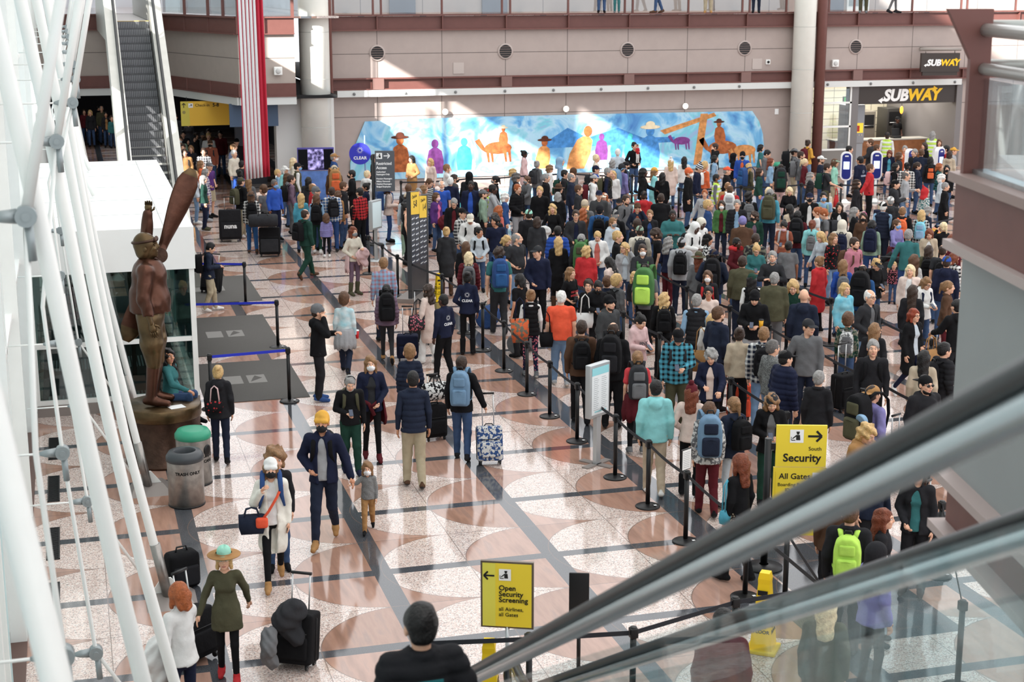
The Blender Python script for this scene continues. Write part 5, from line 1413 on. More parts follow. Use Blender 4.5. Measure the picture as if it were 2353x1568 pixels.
for (ax, ay), (bx, by) in zip(PATH[3:], PATH[4:]):
    m_ = MB(); m_.add([(ax - 5, ay - 56, .05), (bx - 5, by - 56, .05), (bx - 5, by - 56, 1.0), (ax - 5, ay - 56, 1.0), (ax - 5, ay - 55.985, .05), (bx - 5, by - 55.985, .05), (bx - 5, by - 55.985, 1.0), (ax - 5, ay - 55.985, 1.0)], [(0,1,2,3),(4,7,6,5),(0,4,5,1),(3,2,6,7)]); m_.build('glass_pane', GLASS, r)
    m_ = MB(); m_.tube([(ax - 5, ay - 56, 1.1), (bx - 5, by - 56, 1.1)], .03, 8); m_.build('handrail', CHROME, r)
mb = MB(); mb.box((7.0, 54.6, 0), (9.05, 55.2, 3.3)); struct(mb.build('wall_pier', mat('pier_white', (222, 222, 220), .4)))
mb = MB(); mb.box((5.9, 57.6, 0), (7.0, 58.0, 3.3)); struct(mb.build('wall_pier_grey', mat('pier_grey', (76, 80, 90), .4)))
# columns and the brown pipes beside them
for nm, x, y, rad in (('column_left', 8.37, 54.3, .52), ('column_right', 27.3, 55.0, .42)):
    mb = MB(); mb.tube([(x, y, z) for z in (0, 14)], rad, 32, 0)
    for z in (2.35, 4.0, 5.6, 7.2): mb.lathe([(rad + .001, z - .012), (rad + .003, z), (rad + .001, z + .012)], (x, y, 0), 32, 1)
    struct(mb.build(nm, [COLW, mat('column_joint', (190, 190, 184), .5)]))
mb = MB(); mb.tube([(9.02, 55.0, 0), (9.02, 55.0, 14)], .09, 10); mb.tube([(28.1, 55.15, 0), (28.1, 55.15, 14)], .2, 12); struct(mb.build('trim_6', BROWN))

# left: tall curtain wall of white frosted panels and posts, raised out of view to block the sun, openings added to place its patches
FROST = mat('frosted_panel', (226, 238, 236), .35, 0, .4, .03, 2)
FROST2 = mat('frosted_panel_cool', (206, 226, 228), .3, 0, .4, .03, 2)
holes = [(38.8, 46.8, 7.9, 11.7), (35.0, 38.8, 11.9, 14.2), (39.6, 43.2, 3.5, 6.0), (47.2, 49.6, 3.6, 5.6)]
mb = MB()
ys = sorted(set([-6.0, 92.0] + [h_[0] for h_ in holes] + [h_[1] for h_ in holes] + [-6 + 1.45 * i for i in range(1, 68)]))
for ia, (a, b_) in enumerate(zip(ys, ys[1:])):
    zz = sorted(set([0, 26.0] + [z for h_ in holes if h_[0] <= a and b_ <= h_[1] for z in h_[2:]]))
    for z0, z1 in zip(zz, zz[1:]):
        if any(h_[0] <= a and b_ <= h_[1] and h_[2] <= z0 and z1 <= h_[3] for h_ in holes): continue
        t = .10 if ia % 2 else 0.0
        mb.add([(-1.0 + t, a, z0), (-1.0, b_, z0), (-1.0 + (.10 - t), b_, z1), (-1.0 + t * .5, a, z1), (-1.25, a, z0), (-1.25, b_, z0), (-1.25, b_, z1), (-1.25, a, z1)],
               [(0,3,2,1),(4,5,6,7),(0,1,5,4),(3,7,6,2),(0,4,7,3),(1,2,6,5)], ia % 2)
struct(mb.build('wall_left', [FROST, FROST2]))
mb = MB()
for i in range(18):
    y = 21.6 + 4.35 * (i - 4)
    mb.box((-.98, y - .06, .03), (-.80, y + .06, 12)); mb.box((-.98, y + 2.1, .03), (-.88, y + 2.18, 12))
for z in (2.9, 5.8, 8.7): mb.box((-.98, -5, z - .04), (-.88, 72, z + .04))
struct(mb.build('window_1', WHITE))
mb = MB(); mb.box((-1.0, -6, 0), (-.80, 26.9, .03)); struct(mb.build('baseboard_left', mat('dark_stone', (92, 66, 58), .4)))

# ---------------------------------------------------------------- fixtures and furniture of the hall
YEL = mat('sign_yellow', (238, 212, 62), .45); YEL2 = mat('sign_yellow_light', (226, 218, 90), .45); INK = mat('sign_ink', (24, 24, 24), .6); PAPER = mat('white_print', (242, 243, 243), .5)
GREY1 = mat('sign_grey', (92, 96, 102), .45, .2); BLUE1 = mat('sign_blue', (52, 56, 178), .4); NAVYP = mat('kiosk_navy', (34, 44, 128), .35)
STEEL = mat('stainless', (150, 146, 142), .35, .85, .5, .12, 14); STEEL2 = mat('sheet_steel', (148, 140, 136), .4, .4)
def letters(mb_, s, x, y, z, size, mi, bold=0.0, align='LEFT', M=None, sp=1.0):
    vs, fs = text_mesh(s, size, align, bold, .0015, sp)
    mb_.add([(x + a, y + b_, z + c) for a, b_, c in vs], fs, mi, False, M)
def arrow(mb_, x, z, s, mi, ang=0.0, y=-.004, t=.16):
    """arrow with a shaft and an open head pointing along +x turned by ang"""
    R0 = T(x, y, z) @ RY(-ang)
    w = s * t
    mb_.box((-s * .5, 0, -w / 2), (s * .42, .002, w / 2), mi, R0)
    for k in (1, -1):
        mb_.box((-s * .55, -.0005, -w / 2), (0, .0025, w / 2), mi, R0 @ T(s * .5, 0, 0) @ RY(k * .8))
def pict_officer(mb_, x, z, s, bg, fg, y=-.004):
    mb_.box((x - s / 2, y, z - s / 2), (x + s / 2, y + .002, z + s / 2), bg)
    q = y - .002
    mb_.ell((x + .08 * s, q, z + .22 * s), (.10 * s, .002, .10 * s), fg, 12, 6)
    mb_.box((x - .04 * s, q - .001, z + .27 * s), (x + .20 * s, q + .001, z + .36 * s), fg)
    mb_.prism([(x - .05 * s, z + .10 * s), (x + .22 * s, z + .10 * s), (x + .26 * s, z - .30 * s), (x - .05 * s, z - .30 * s)], .002, fg, T(0, q, 0))
    mb_.prism([(x - .05 * s, z + .10 * s), (x - .02 * s, z), (x - .30 * s, z - .22 * s), (x - .33 * s, z - .16 * s)], .002, fg, T(0, q, 0))
    mb_.box((x - .40 * s, q, z - .34 * s), (x - .10 * s, q + .002, z - .28 * s), fg); mb_.box((x - .42 * s, q, z - .28 * s), (x - .38 * s, q + .002, z - .05 * s), fg)

# --- tension trusses along the glass wall
def truss(i, y):
    zb = 3.2 if 26.9 < y < 37.6 else 0.0
    label = 'white cable truss ' + ('rising from the vestibule roof, number %s from the camera' % ('one', 'two', 'three')[i - 6] if zb else ('the thick one nearest the camera' if i == 0 else 'second from the camera' if i == 1 else 'third from the camera' if i == 2 else 'standing on the steel base beside the black bag' if i == 3 else 'standing on the steel base beside the bins' if i == 4 else 'beyond the white vestibule, number %s' % ('one', 'two', 'three', 'four', 'five', 'six')[i - 9 + 0] if i >= 9 else 'in front of the vestibule'))
    r = thing('cable_truss', label, 'cable truss', (0, y, zb), 0, 'cable trusses along the glass wall')
    ch = [(.80, .12), (.69, .70), (.42, 2.13), (.19, 3.7), (.04, 4.9), (-.10, 6.1), (-.30, 7.6), (-.55, 10.5)]
    ch = [(x + (y - 18) * .0125 * min(z, 8) / 6 * (1.25 if y < 9 else 1) if y < 23 else x + .05, z) for x, z in ch if z > zb]
    if zb: ch = [(.42, zb + .05)] + ch
    m_ = MB(); m_.tube([(x, 0, z - zb) for x, z in ch], .052, 12); m_.build('chord', WHITE, r)
    m_ = MB(); m_.tube([(x - .02, .16, z - zb) for x, z in ch], .040, 10); m_.build('chord', WHITE, r)
    if not zb:
        m_ = MB(); m_.tube([(.815, 0, .05), (.69, 0, .75)], .062, 12); m_.build('sleeve', STEEL, r)
    st = [(.62, .25), (-.05, 1.4), (-.22, 3.3), (-.30, 4.6), (-.08, 5.8)]
    st = [(x, z) for x, z in st if z > zb]
    if i == 0: return
    xn = min(.15, -.26 + .038 * (y - 9.3)); st = [(x, z) for x, z in st[:-1]] + [(xn, 6.0)]
    m_ = MB(); m_.tube([(x, -.12, z - zb) for x, z in ([(.2, zb + .1)] if zb else []) + st], .018, 8); m_.build('stay', WHITE, r)
    m_ = MB(); m_.tube([(xn, -.12, 6.0 - zb), (xn + .22, -.12, 7.0 - zb), (xn + .6, -.12, 8.6 - zb), (xn + .9, -.12, 10.5 - zb)], .034, 10); m_.build('upper_stay', WHITE, r)
    for x, z in [(q, w) for q, w in ((-.05, 1.4), (-.22, 3.3), (xn, 6.0)) if w > zb + .3]:
        m_ = MB(); m_.tube([(-.80, -.12, z - zb), (x, -.12, z - zb)], .011, 6); m_.build('tie_rod', WHITE, r)
        c = MB(); c.tube([(x - .20, -.12, z - zb), (x - .14, -.12, z - zb), (x - .05, -.12, z - zb)], [.014, .035, .045], 8); c.tube([(x, -.17, z - zb), (x, -.07, z - zb)], .062, 14); c.tube([(x, -.18, z - zb), (x, -.06, z - zb)], .026, 10)
        c.tube([(x + .01, -.12, z - zb - .05), (x + .02, -.12, z - zb - .26)], .028, 10); c.build('clevis', mat('cast_steel', (150, 158, 160), .4, .4), r)
    if not zb:
        b_ = MB(); b_.add([(.55, -.30, 0), (1.15, -.30, 0), (1.15, .30, 0), (.55, .30, 0), (.62, .02, .10), (1.02, .02, .10), (1.02, .26, .10), (.62, .26, .10)], [(0,3,2,1),(4,5,6,7),(0,1,5,4),(1,2,6,5),(2,3,7,6),(3,0,4,7)])
        b_.build('base_plate', STEEL2, r)
        b_ = MB(); b_.prism([(.62, .10), (1.0, .10), (.86, .28), (.74, .28)], .03, 0, T(0, .05, 0)); b_.build('gusset', WHITE, r)
for i in range(11): truss(i, 4.95 + 4.35 * i - (.2 if i == 5 else 0))

# --- floor grilles
for i, (a, b_) in enumerate(((24.31, 25.54), (22.21, 23.44), (19.82, 21.07), (17.78, 19.0))):
    r = thing('floor_grille', 'black floor grille by the glass wall, %s from the vestibule' % ('first', 'second', 'third', 'fourth')[i], 'grille', (-.53, (a + b_) / 2, 0), 0, 'floor grilles by the glass wall')
    m_ = MB(); L_ = b_ - a
    m_.box((-.085, -L_ / 2, 0), (-.07, L_ / 2, .012)); m_.box((.07, -L_ / 2, 0), (.085, L_ / 2, .012)); m_.box((-.085, -L_ / 2, 0), (.085, -L_ / 2 + .015, .012)); m_.box((-.085, L_ / 2 - .015, 0), (.085, L_ / 2, .012)); m_.build('frame', BLACKP, r)
    m_ = MB(); m_.box((-.07, -L_ / 2, .001), (.07, L_ / 2, .003))
    for k in range(34): m_.box((-.07, -L_ / 2 + (k + .5) * L_ / 34 - .008, .003), (.07, -L_ / 2 + (k + .5) * L_ / 34 + .008, .010))
    m_.build('slats', mat('grille_slat', (38, 38, 40), .4, .5), r)

# --- entrance vestibule
VS = mat('vestibule_white', (240, 241, 239), .4, 0, .4, .015, 2)
r = thing('entrance_vestibule', 'white roofed entrance vestibule with green tinted glass behind the bronze statue', 'vestibule', (.57, 32.7, 0))
def V(nm, lo, hi, m): 
    m_ = MB(); m_.box(tuple(a - c for a, c in zip(lo, (.57, 32.7, 0))), tuple(a - c for a, c in zip(hi, (.57, 32.7, 0))))
    return m_.build(nm, m, r)
V('roof', (-.80, 26.85, 3.12), (1.97, 37.5, 3.2), VS)
seam = MB()
for y in (28.6, 30.6, 32.6, 34.6, 36.6): seam.box((-1.36, y - 32.7 - .008, 3.2), (1.39, y - 32.7 + .008, 3.203))
seam.box((.9, -5.8, 3.2), (.915, 4.7, 3.203)); seam.build('roof_seam', mat('seam_grey', (176, 178, 178), .6), r)
V('fascia', (-.80, 26.85, 2.47), (1.97, 26.97, 3.12), VS); V('fascia', (1.85, 26.97, 2.47), (1.97, 37.5, 3.12), VS); V('fascia', (-.80, 37.4, 2.47), (1.85, 37.5, 3.12), VS)
TG = glass_mat('green_glass', (.50, .62, .60), .10)
V('glass_pane', (-.74, 26.93, .28), (1.86, 26.945, 2.47), TG); V('glass_pane', (1.90, 27.0, .1), (1.915, 37.4, 2.47), TG)
V('post', (-.80, 26.88, 0), (-.74, 26.96, 2.47), WHITE); V('post', (1.86, 26.88, 0), (1.95, 26.96, 2.47), WHITE); V('post', (1.86, 32.5, 0), (1.95, 32.58, 2.47), WHITE); V('post', (1.86, 37.3, 0), (1.95, 37.38, 2.47), WHITE)
V('transom', (-.74, 26.89, 1.19), (1.86, 26.96, 1.27), WHITE); V('transom', (-.74, 26.89, .20), (1.86, 26.96, .28), WHITE)
V('plinth', (-.80, 26.87, 0), (1.95, 26.98, .20), STEEL2)
V('inner_frame', (.9, 29.4, 0), (.98, 29.5, 2.47), mat('dark_frame', (40, 44, 46), .4)); V('inner_frame', (-.3, 33, 0), (-.22, 33.1, 2.47), mat('dark_frame', (40, 44, 46), .4))
gm = MB(); gm.box((-1.30, -5.7, .004), (1.2, 4.6, .012), 0)
for k in range(40):
    gm.box((-1.2 + k * .06, -5.2, .012), (-1.17 + k * .06, -4.5, .02), 1); gm.box((-1.2 + k * .06, -2.6, .012), (-1.17 + k * .06, -1.7, .02), 1)
gm.build('floor_mat', [mat('mat_grey', (70, 72, 74), .9, 0, .1, .15, 60), mat('mat_steel', (130, 138, 144), .4, .6)], r)

# --- entrance mats with a pale emblem
for i, (x0, x1, y0, y1) in enumerate(((2.05, 4.15, 35.9, 39.2), (2.05, 3.95, 30.6, 34.3), (2.05, 3.9, 26.95, 29.95))):
    r = thing('entrance_mat', 'dark grey entrance mat, %s from the statue' % ('third', 'second', 'first')[i], 'mat', ((x0 + x1) / 2, (y0 + y1) / 2, 0), 0, 'entrance mats')
    w, d = (x1 - x0) / 2, (y1 - y0) / 2
    m_ = MB(); m_.rbox((-w, -d, 0), (w, d, .014), .006, 0, None, 1); m_.build('carpet', mat('carpet_grey', (96, 94, 92), .95, 0, .1, .10, 90, .4, 200), r)
    m_ = MB(); m_.box((-.45, -.25, .0142), (-.12, .35, .0152)); m_.box((-.02, -.25, .0142), (.32, .35, .0152)); m_.prism([(.02, -.15), (.26, .1), (.14, .3), (.08, .1)], .0006, 1, Matrix(((1,0,0,0),(0,0,1,0),(0,1,0,.0153),(0,0,0,1))))
    m_.build('emblem', [mat('carpet_pale', (132, 130, 127), .95), mat('carpet_grey', (96, 94, 92), .95)], r)

# --- belt barrier posts
PB = {}
def belt_post(x, y, label, group='black belt barrier posts'):
    if not PB:
        m_ = MB(); m_.lathe([(0, 0), (.175, 0), (.178, .012), (.165, .022), (.10, .040), (.035, .05), (.03, .05)], (0, 0, 0), 28); PB['base'] = m_.mesh('base', [BLACKP])
        m_ = MB(); m_.tube([(0, 0, .045), (0, 0, .90)], .032, 16); PB['pole'] = m_.mesh('pole', [BLACKP])
        m_ = MB(); m_.rbox((-.042, -.042, .88), (.042, .042, .985), .014); m_.lathe([(0, .995), (.034, .995), (.036, .985), (.036, .98)], (0, 0, 0), 16); PB['head'] = m_.mesh('belt_head', [BLACKP])
        m_ = MB(); m_.box((.06, -.11, .045), (.10, -.07, .047)); PB['sticker'] = m_.mesh('sticker', [PAPER])
    r = thing('belt_barrier_post', label, 'barrier post', (x, y, 0), 0, group)
    for k, me in PB.items():
        o_ = bpy.data.objects.new(me.name.split('.')[0], me); COL.objects.link(o_); o_.parent = r
        if k == 'sticker': o_.matrix_local = T(0, 0, 0) @ RX(0)
    return r
BELTG = mat('belt_black', (38, 40, 46), .7); BELTB = mat('belt_blue', (36, 52, 190), .6)
def belt(a, b_, label, blue=False, z=.93, sag=.0):
    a = Vector((a[0], a[1], z)); b_ = Vector((b_[0], b_[1], z)); d = (b_ - a).normalized()
    a = a + d * .045; b_ = b_ - d * .045; n = Vector((-d.y, d.x, 0)) * .002
    m_ = MB(); K = 8; vs = []
    for k in range(K + 1):
        p = a.lerp(b_, k / K); p.z -= sag * 4 * (k / K) * (1 - k / K)
        for q in (n, -n):
            vs += [p + q + Vector((0, 0, .025)), p + q - Vector((0, 0, .025))]
    fs = []
    for k in range(K):
        o_ = k * 4; fs += [(o_, o_ + 1, o_ + 5, o_ + 4), (o_ + 2, o_ + 6, o_ + 7, o_ + 3), (o_, o_ + 4, o_ + 6, o_ + 2), (o_ + 1, o_ + 3, o_ + 7, o_ + 5)]
    fs += [(0, 2, 3, 1), (K * 4, K * 4 + 1, K * 4 + 3, K * 4 + 2)]
    m_.add(vs, fs)
    return tag(m_.build('barrier_belt', BELTB if blue else BELTG), label, 'barrier belt', 'blue barrier belts' if blue else 'black barrier belts')
ORD = ('first', 'second', 'third', 'fourth', 'fifth', 'sixth', 'seventh', 'eighth', 'ninth', 'tenth', 'eleventh', 'twelfth')
ROWS = BELT_ROWS = [
 ('in the front row facing the open floor', [(7.56, 16.51), (7.59, 18.19), (7.61, 19.66), (7.61, 21.04), (7.65, 22.99), (7.66, 24.52), (7.70, 26.04), (7.77, 27.83), (7.82, 29.45), (7.86, 31.22), (7.76, 32.9), (7.32, 35.6), (7.28, 37.2), (7.2, 38.6)]),
 ('in the second row of the queue', [(10.14, 20.49), (10.17, 22.62), (10.20, 24.4), (10.27, 26.09), (10.26, 28.01), (10.3, 30.1), (10.4, 32.2)]),
 ('in the third row of the queue', [(12.42, 20.01), (12.45, 22.0), (12.46, 24.0), (12.48, 26.11), (12.49, 27.95), (12.44, 30.09), (12.5, 32.2), (12.5, 34.4)]),
 ('in the fourth row of the queue', [(14.78, 24.04), (14.78, 26.05), (14.8, 28.1), (14.77, 30.19), (14.8, 32.4), (14.8, 34.6), (14.8, 36.6)]),
 ('in the far row below the mural', [(10.3, 49.3), (12.6, 49.6), (14.4, 49.8), (16.15, 50.0), (18.1, 48.8), (19.4, 48.4)]),
 ('in the far row by the kiosks', [(18.5, 41.1), (18.33, 43.1), (18.33, 45.2), (20.4, 45.1), (22.5, 45.1), (23.7, 44.7), (25.75, 44.1)]),
 ('in the inner row left of the grey panel', [(18.2, 36.4), (20.3, 35.9), (22.1, 36.8), (23.8, 37.7)])]
def place_rows():
    P_ = [Vector((float(a), float(b_))) for a, b_ in ((l.split()[0], l.split()[1]) for l in PEOPLE.strip().split('\n'))]
    for nm, pts in ROWS:
        out = []
        for x, y in pts:
            best = None
            for dy in (0, .15, -.15, .3, -.3, .45, -.45, .6, -.6):
                q = Vector((x, y + dy)); dm = min((q - p).length for p in P_)
                if dm > .40: best = q; break
            if best is None: continue
            out.append(best)
        nn = len(out)
        for k, q in enumerate(out):
            w = 'nearest the camera' if k == 0 else ('%s from the near end' % ORD[k] if k < 12 else 'far end %d' % (k - 11))
            belt_post(q.x, q.y, 'black post %s, %s' % (nm, w))
        for k, (a, b_) in enumerate(zip(out, out[1:])):
            w = '%s span' % (ORD[k] if k < 12 else 'last')
            belt(a, b_, 'black belt %s, %s' % (nm, w), False, .93, .03)
place_rows()
near = [((4.09, 13.74), 'beside the open screening sign'), ((5.14, 13.6), 'behind the rail, right of the open screening sign'), ((6.44, 14.04), 'behind the escalator glass beside the caution cone'), ((7.51, 14.15), 'behind the escalator glass right of the caution cone'), ((8.69, 13.3), 'with round base behind the lower escalator rail'), ((7.88, 15.78), 'just below the yellow security sign'), ((10.18, 16.18), 'beside the grey balcony')]
for (x, y), w in near: belt_post(x, y, 'black post ' + w.replace(' seen through glass', ''))
for (a, b_), w in ((((2.9, 13.95), (4.09, 13.74)), 'left of the open screening sign'), (((4.09, 13.74), (5.14, 13.6)), 'just right of the open screening sign'), (((5.14, 13.6), (6.44, 14.04)), 'left of the caution cone seen through glass'), (((6.44, 14.04), (7.51, 14.15)), 'across the caution cone seen through glass'), (((7.51, 14.15), (7.88, 15.78)), 'behind the caution cone seen through glass'), (((7.56, 16.51), (7.51, 14.15)), 'below the yellow security sign seen through glass'), (((8.69, 13.3), (10.18, 16.18)), 'beside the grey balcony seen through glass')):
    belt(a, b_, 'black belt ' + w)
import_tops = [(3.72, 35.6, 'blue belt post farthest from the statue'), (3.86, 31.0, 'blue belt post between the two nearer mats'), (3.50, 26.75, 'blue belt post at the corner of the nearest mat'), (2.12, 26.62, 'blue belt post behind the bronze pedestal')]
for x, y, w in import_tops: belt_post(x, y, w)
belt((2.0, 36.2), (3.72, 35.6), 'blue belt beside the farthest grey mat', True, .94); belt((2.0, 31.3), (3.86, 31.0), 'blue belt beside the middle grey mat', True, .94); belt((2.12, 26.62), (3.50, 26.75), 'blue belt beside the nearest grey mat', True, .94)

# --- bronze aviator on a drum pedestal
BRZ = mat('bronze', (72, 52, 42), .36, .75, .5, .30, 6, .2, 18); BRZ2 = mat('bronze_gold', (92, 74, 50), .34, .75, .5, .35, 5, .2, 14); BRZ3 = mat('bronze_red', (84, 54, 42), .33, .75, .5, .25, 5, .2, 14)
r = thing('statue_pedestal', 'round dark bronze drum pedestal under the aviator statue', 'pedestal', (1.15, 23.85, 0))
m_ = MB(); m_.lathe([(0, 0), (.60, 0), (.60, .04), (.565, .06), (.565, .72)], (0, 0, 0), 48); m_.build('drum', BRZ, r)
m_ = MB(); m_.lathe([(.565, .72), (.59, .74), (.59, .90), (.575, .92), (0, .92)], (0, 0, 0), 48); m_.build('cap', BRZ2, r)
S_ = thing('bronze_statue', 'bronze aviator statue in flight jacket and goggles, one arm raised', 'statue', (1.05, 23.80, .92), R_(78), None, 1.52)
arms, legs, hd = 'rd', 'st', 'u'
inst('body', body_mesh('h', arms, legs, hd, True), [BRZ2] * 5, S_)
inst('flight_jacket', top_mesh('fj', 'h', arms, legs, True), [BRZ3], S_)
inst('trousers', bottom_mesh('kn', 'h', legs, True), [BRZ2], S_)
for s in (1, -1): inst('boot', shoe_mesh('h', legs, s, 2), [BRZ3, BRZ], S_)
HM = head_matrix(hd) @ T(*HEAD_C) @ T(0, 0, (BUILD['h'][5] - 1) * .10) @ Matrix.Scale(BUILD['h'][5], 4)
B_ = Blend(); B_.ell((0, .018, .034), (.092, .110, .112), .02); B_.ell((0, .04, -.05), (.085, .075, .07), .03); B_.cut((0, -.115, -.045), (.062, .085, .095)); v_, q_ = B_.skin(np.arange(-.2, .2, .011), np.arange(-.22, .24, .011), np.arange(-.2, .2, .011))
inst('flying_helmet', net_mesh('flying_helmet', [(v_, q_, 0)]), [BRZ2], S_, HM)
g_ = MB()
for s in (1, -1): g_.ell((.036 * s, -.098, .062), (.034, .018, .026), 0, 14, 8)
g_.tube([(.095 * math.cos(t), .012 + .115 * math.sin(t), .062) for t in [2 * math.pi * k / 24 for k in range(25)]], .014, 6)
inst('goggles', g_.mesh('goggles', [None]), [BRZ], S_, HM)
P_ = thing('bronze_propeller', 'tall bronze wooden-look propeller held upright by the statue', 'propeller', (1.24, 24.22, 3.18))
def blade(sg):
    m_ = MB(); vs = []; n = 14; K = 12
    for k in range(K + 1):
        t = k / K; L_ = .08 + 1.35 * t
        w = .07 + .11 * math.sin(min(1, t * 1.25) * math.pi * .62); w *= (1 if t < .8 else max(.28, 1 - ((t - .8) / .2) ** 2 * .75)); th = .055 * (1 - t) + .016; tw = .9 - 1.0 * t
        for j in range(n):
            a = 2 * math.pi * j / n; px, py = w * math.cos(a), th * math.sin(a)
            vs.append((px * math.cos(tw) - py * math.sin(tw), px * math.sin(tw) + py * math.cos(tw), sg * L_))
    fs = [(k * n + j, k * n + (j + 1) % n, (k + 1) * n + (j + 1) % n, (k + 1) * n + j) for k in range(K) for j in range(n)] + [list(range(n)), [K * n + j for j in range(n)]]
    tip = [1 if (fi // n) >= K - (1 if sg > 0 else 2) and fi < K * n else 0 for fi in range(len(fs))]
    for f_, mi in zip(fs, tip): m_.f.append(list(f_)); m_.mi.append(mi); m_.sm.append(True)
    m_.v = vs
    return m_
PR = Matrix.Rotation(R_(24), 4, 'Y') @ Matrix.Rotation(R_(-6), 4, 'X')
for sg in (1, -1):
    o_ = blade(sg).build('blade', [BRZ3, BRZ2], P_); o_.matrix_local = PR
m_ = MB(); m_.tube([(0, -.09, 0), (0, .09, 0)], .12, 20); m_.tube([(0, -.11, 0), (0, .11, 0)], .05, 14); o_ = m_.build('hub', BRZ, P_); o_.matrix_local = PR

# --- litter bins
def bin_(x, y, h, rr, lid, body, words, label):
    r = thing('litter_bin', label, 'litter bin', (x, y, 0), 0, 'round steel bins')
    m_ = MB(); m_.lathe([(0, .01), (rr, .01), (rr, h - .14)], (0, 0, 0), 40); cn_ = m_.build('can', body, r)
    m_ = MB(); m_.lathe([(rr - .01, 0), (rr + .006, 0), (rr + .006, .02), (rr, .025)], (0, 0, 0), 40); m_.build('foot_ring', BLACKP, r)
    m_ = MB(); m_.lathe([(rr, h - .14), (rr + .012, h - .13), (rr + .012, h - .07), (rr - .03, h - .005), (rr * .62, h)], (0, 0, 0), 40)
    if lid == 'dark': m_.lathe([(rr * .62, h), (rr * .55, h - .03), (rr * .55, h - .2)], (0, 0, 0), 40); m_.lathe([(rr * .55, h - .1), (0, h - .1)], (0, 0, 0), 40, 1)
    else: m_.lathe([(rr * .62, h), (0, h + .006)], (0, 0, 0), 40)
    m_.build('lid', [mat('lid_' + lid, (62, 66, 70) if lid == 'dark' else (52, 150, 118), .4), BLACKP], r)
    if lid != 'dark': 
        m_ = MB(); m_.ell((0, 0, 0), (.075, .02, .09), 0, 18, 8, RZ(R_(48)) @ T(0, -rr, h - .30)); m_.build('opening', BLACKP, cn_)
    m_ = MB()
    for k, (s, z, a0) in enumerate(words):
        vs, fs = text_mesh(s, .062, 'CENTER', .002, .001)
        m_.add([((rr + .002) * math.sin(vx / rr + a0), -(rr + .002) * math.cos(vx / rr + a0), z + vz) for vx, vy, vz in vs], fs)
    m_.build('lettering', INK, cn_)
SWIRL = mat('brushed_swirl', (158, 156, 152), .38, .7, .5, .22, 9)
bin_(1.31, 21.60, .80, .255, 'dark', SWIRL, [('TRASH ONLY', .50, .08)], 'steel trash bin with open dark lid beside the pedestal')
bin_(1.50, 22.55, .84, .255, 'green', SWIRL, [('ALUMINUM', .44, .85), ('CANS', .36, .85)], 'steel can bin with green lid beside the pedestal')

# --- hanging striped flag seen edge-on in folds
m_ = MB(); vs = []; n = 29; K = 16
for k in range(K + 1):
    z = 2.55 + (9.2 - 2.55) * k / K
    for j in range(n):
        t = j / (n - 1)
        vs.append((-.31 + .62 * t + .05 * (1 - k / K) * .6, .10 * math.sin(j * 1.57 + .08 * k) * (.5 + .5 * k / K), z + (.07 * (t - .5) if k == 0 else 0)))
fs = []; mi = []
for k in range(K):
    for j in range(n - 1):
        fs.append((k * n + j, k * n + j + 1, (k + 1) * n + j + 1, (k + 1) * n + j)); mi.append(1 if j > 20 else (1 if (j % 4) == 0 else 0))
for f_, q in zip(fs, mi): m_.f.append(list(f_)); m_.mi.append(q); m_.sm.append(True)
m_.v = vs
fl = m_.build('hanging_flag', [mat('flag_white', (236, 234, 236), .8), mat('flag_red', (196, 44, 66), .8)], None, (4.42, 38.6, 0))
sd = fl.modifiers.new('cloth', 'SOLIDIFY'); sd.thickness = .008
tag(fl, 'tall red and white striped flag hanging in folds', 'flag')

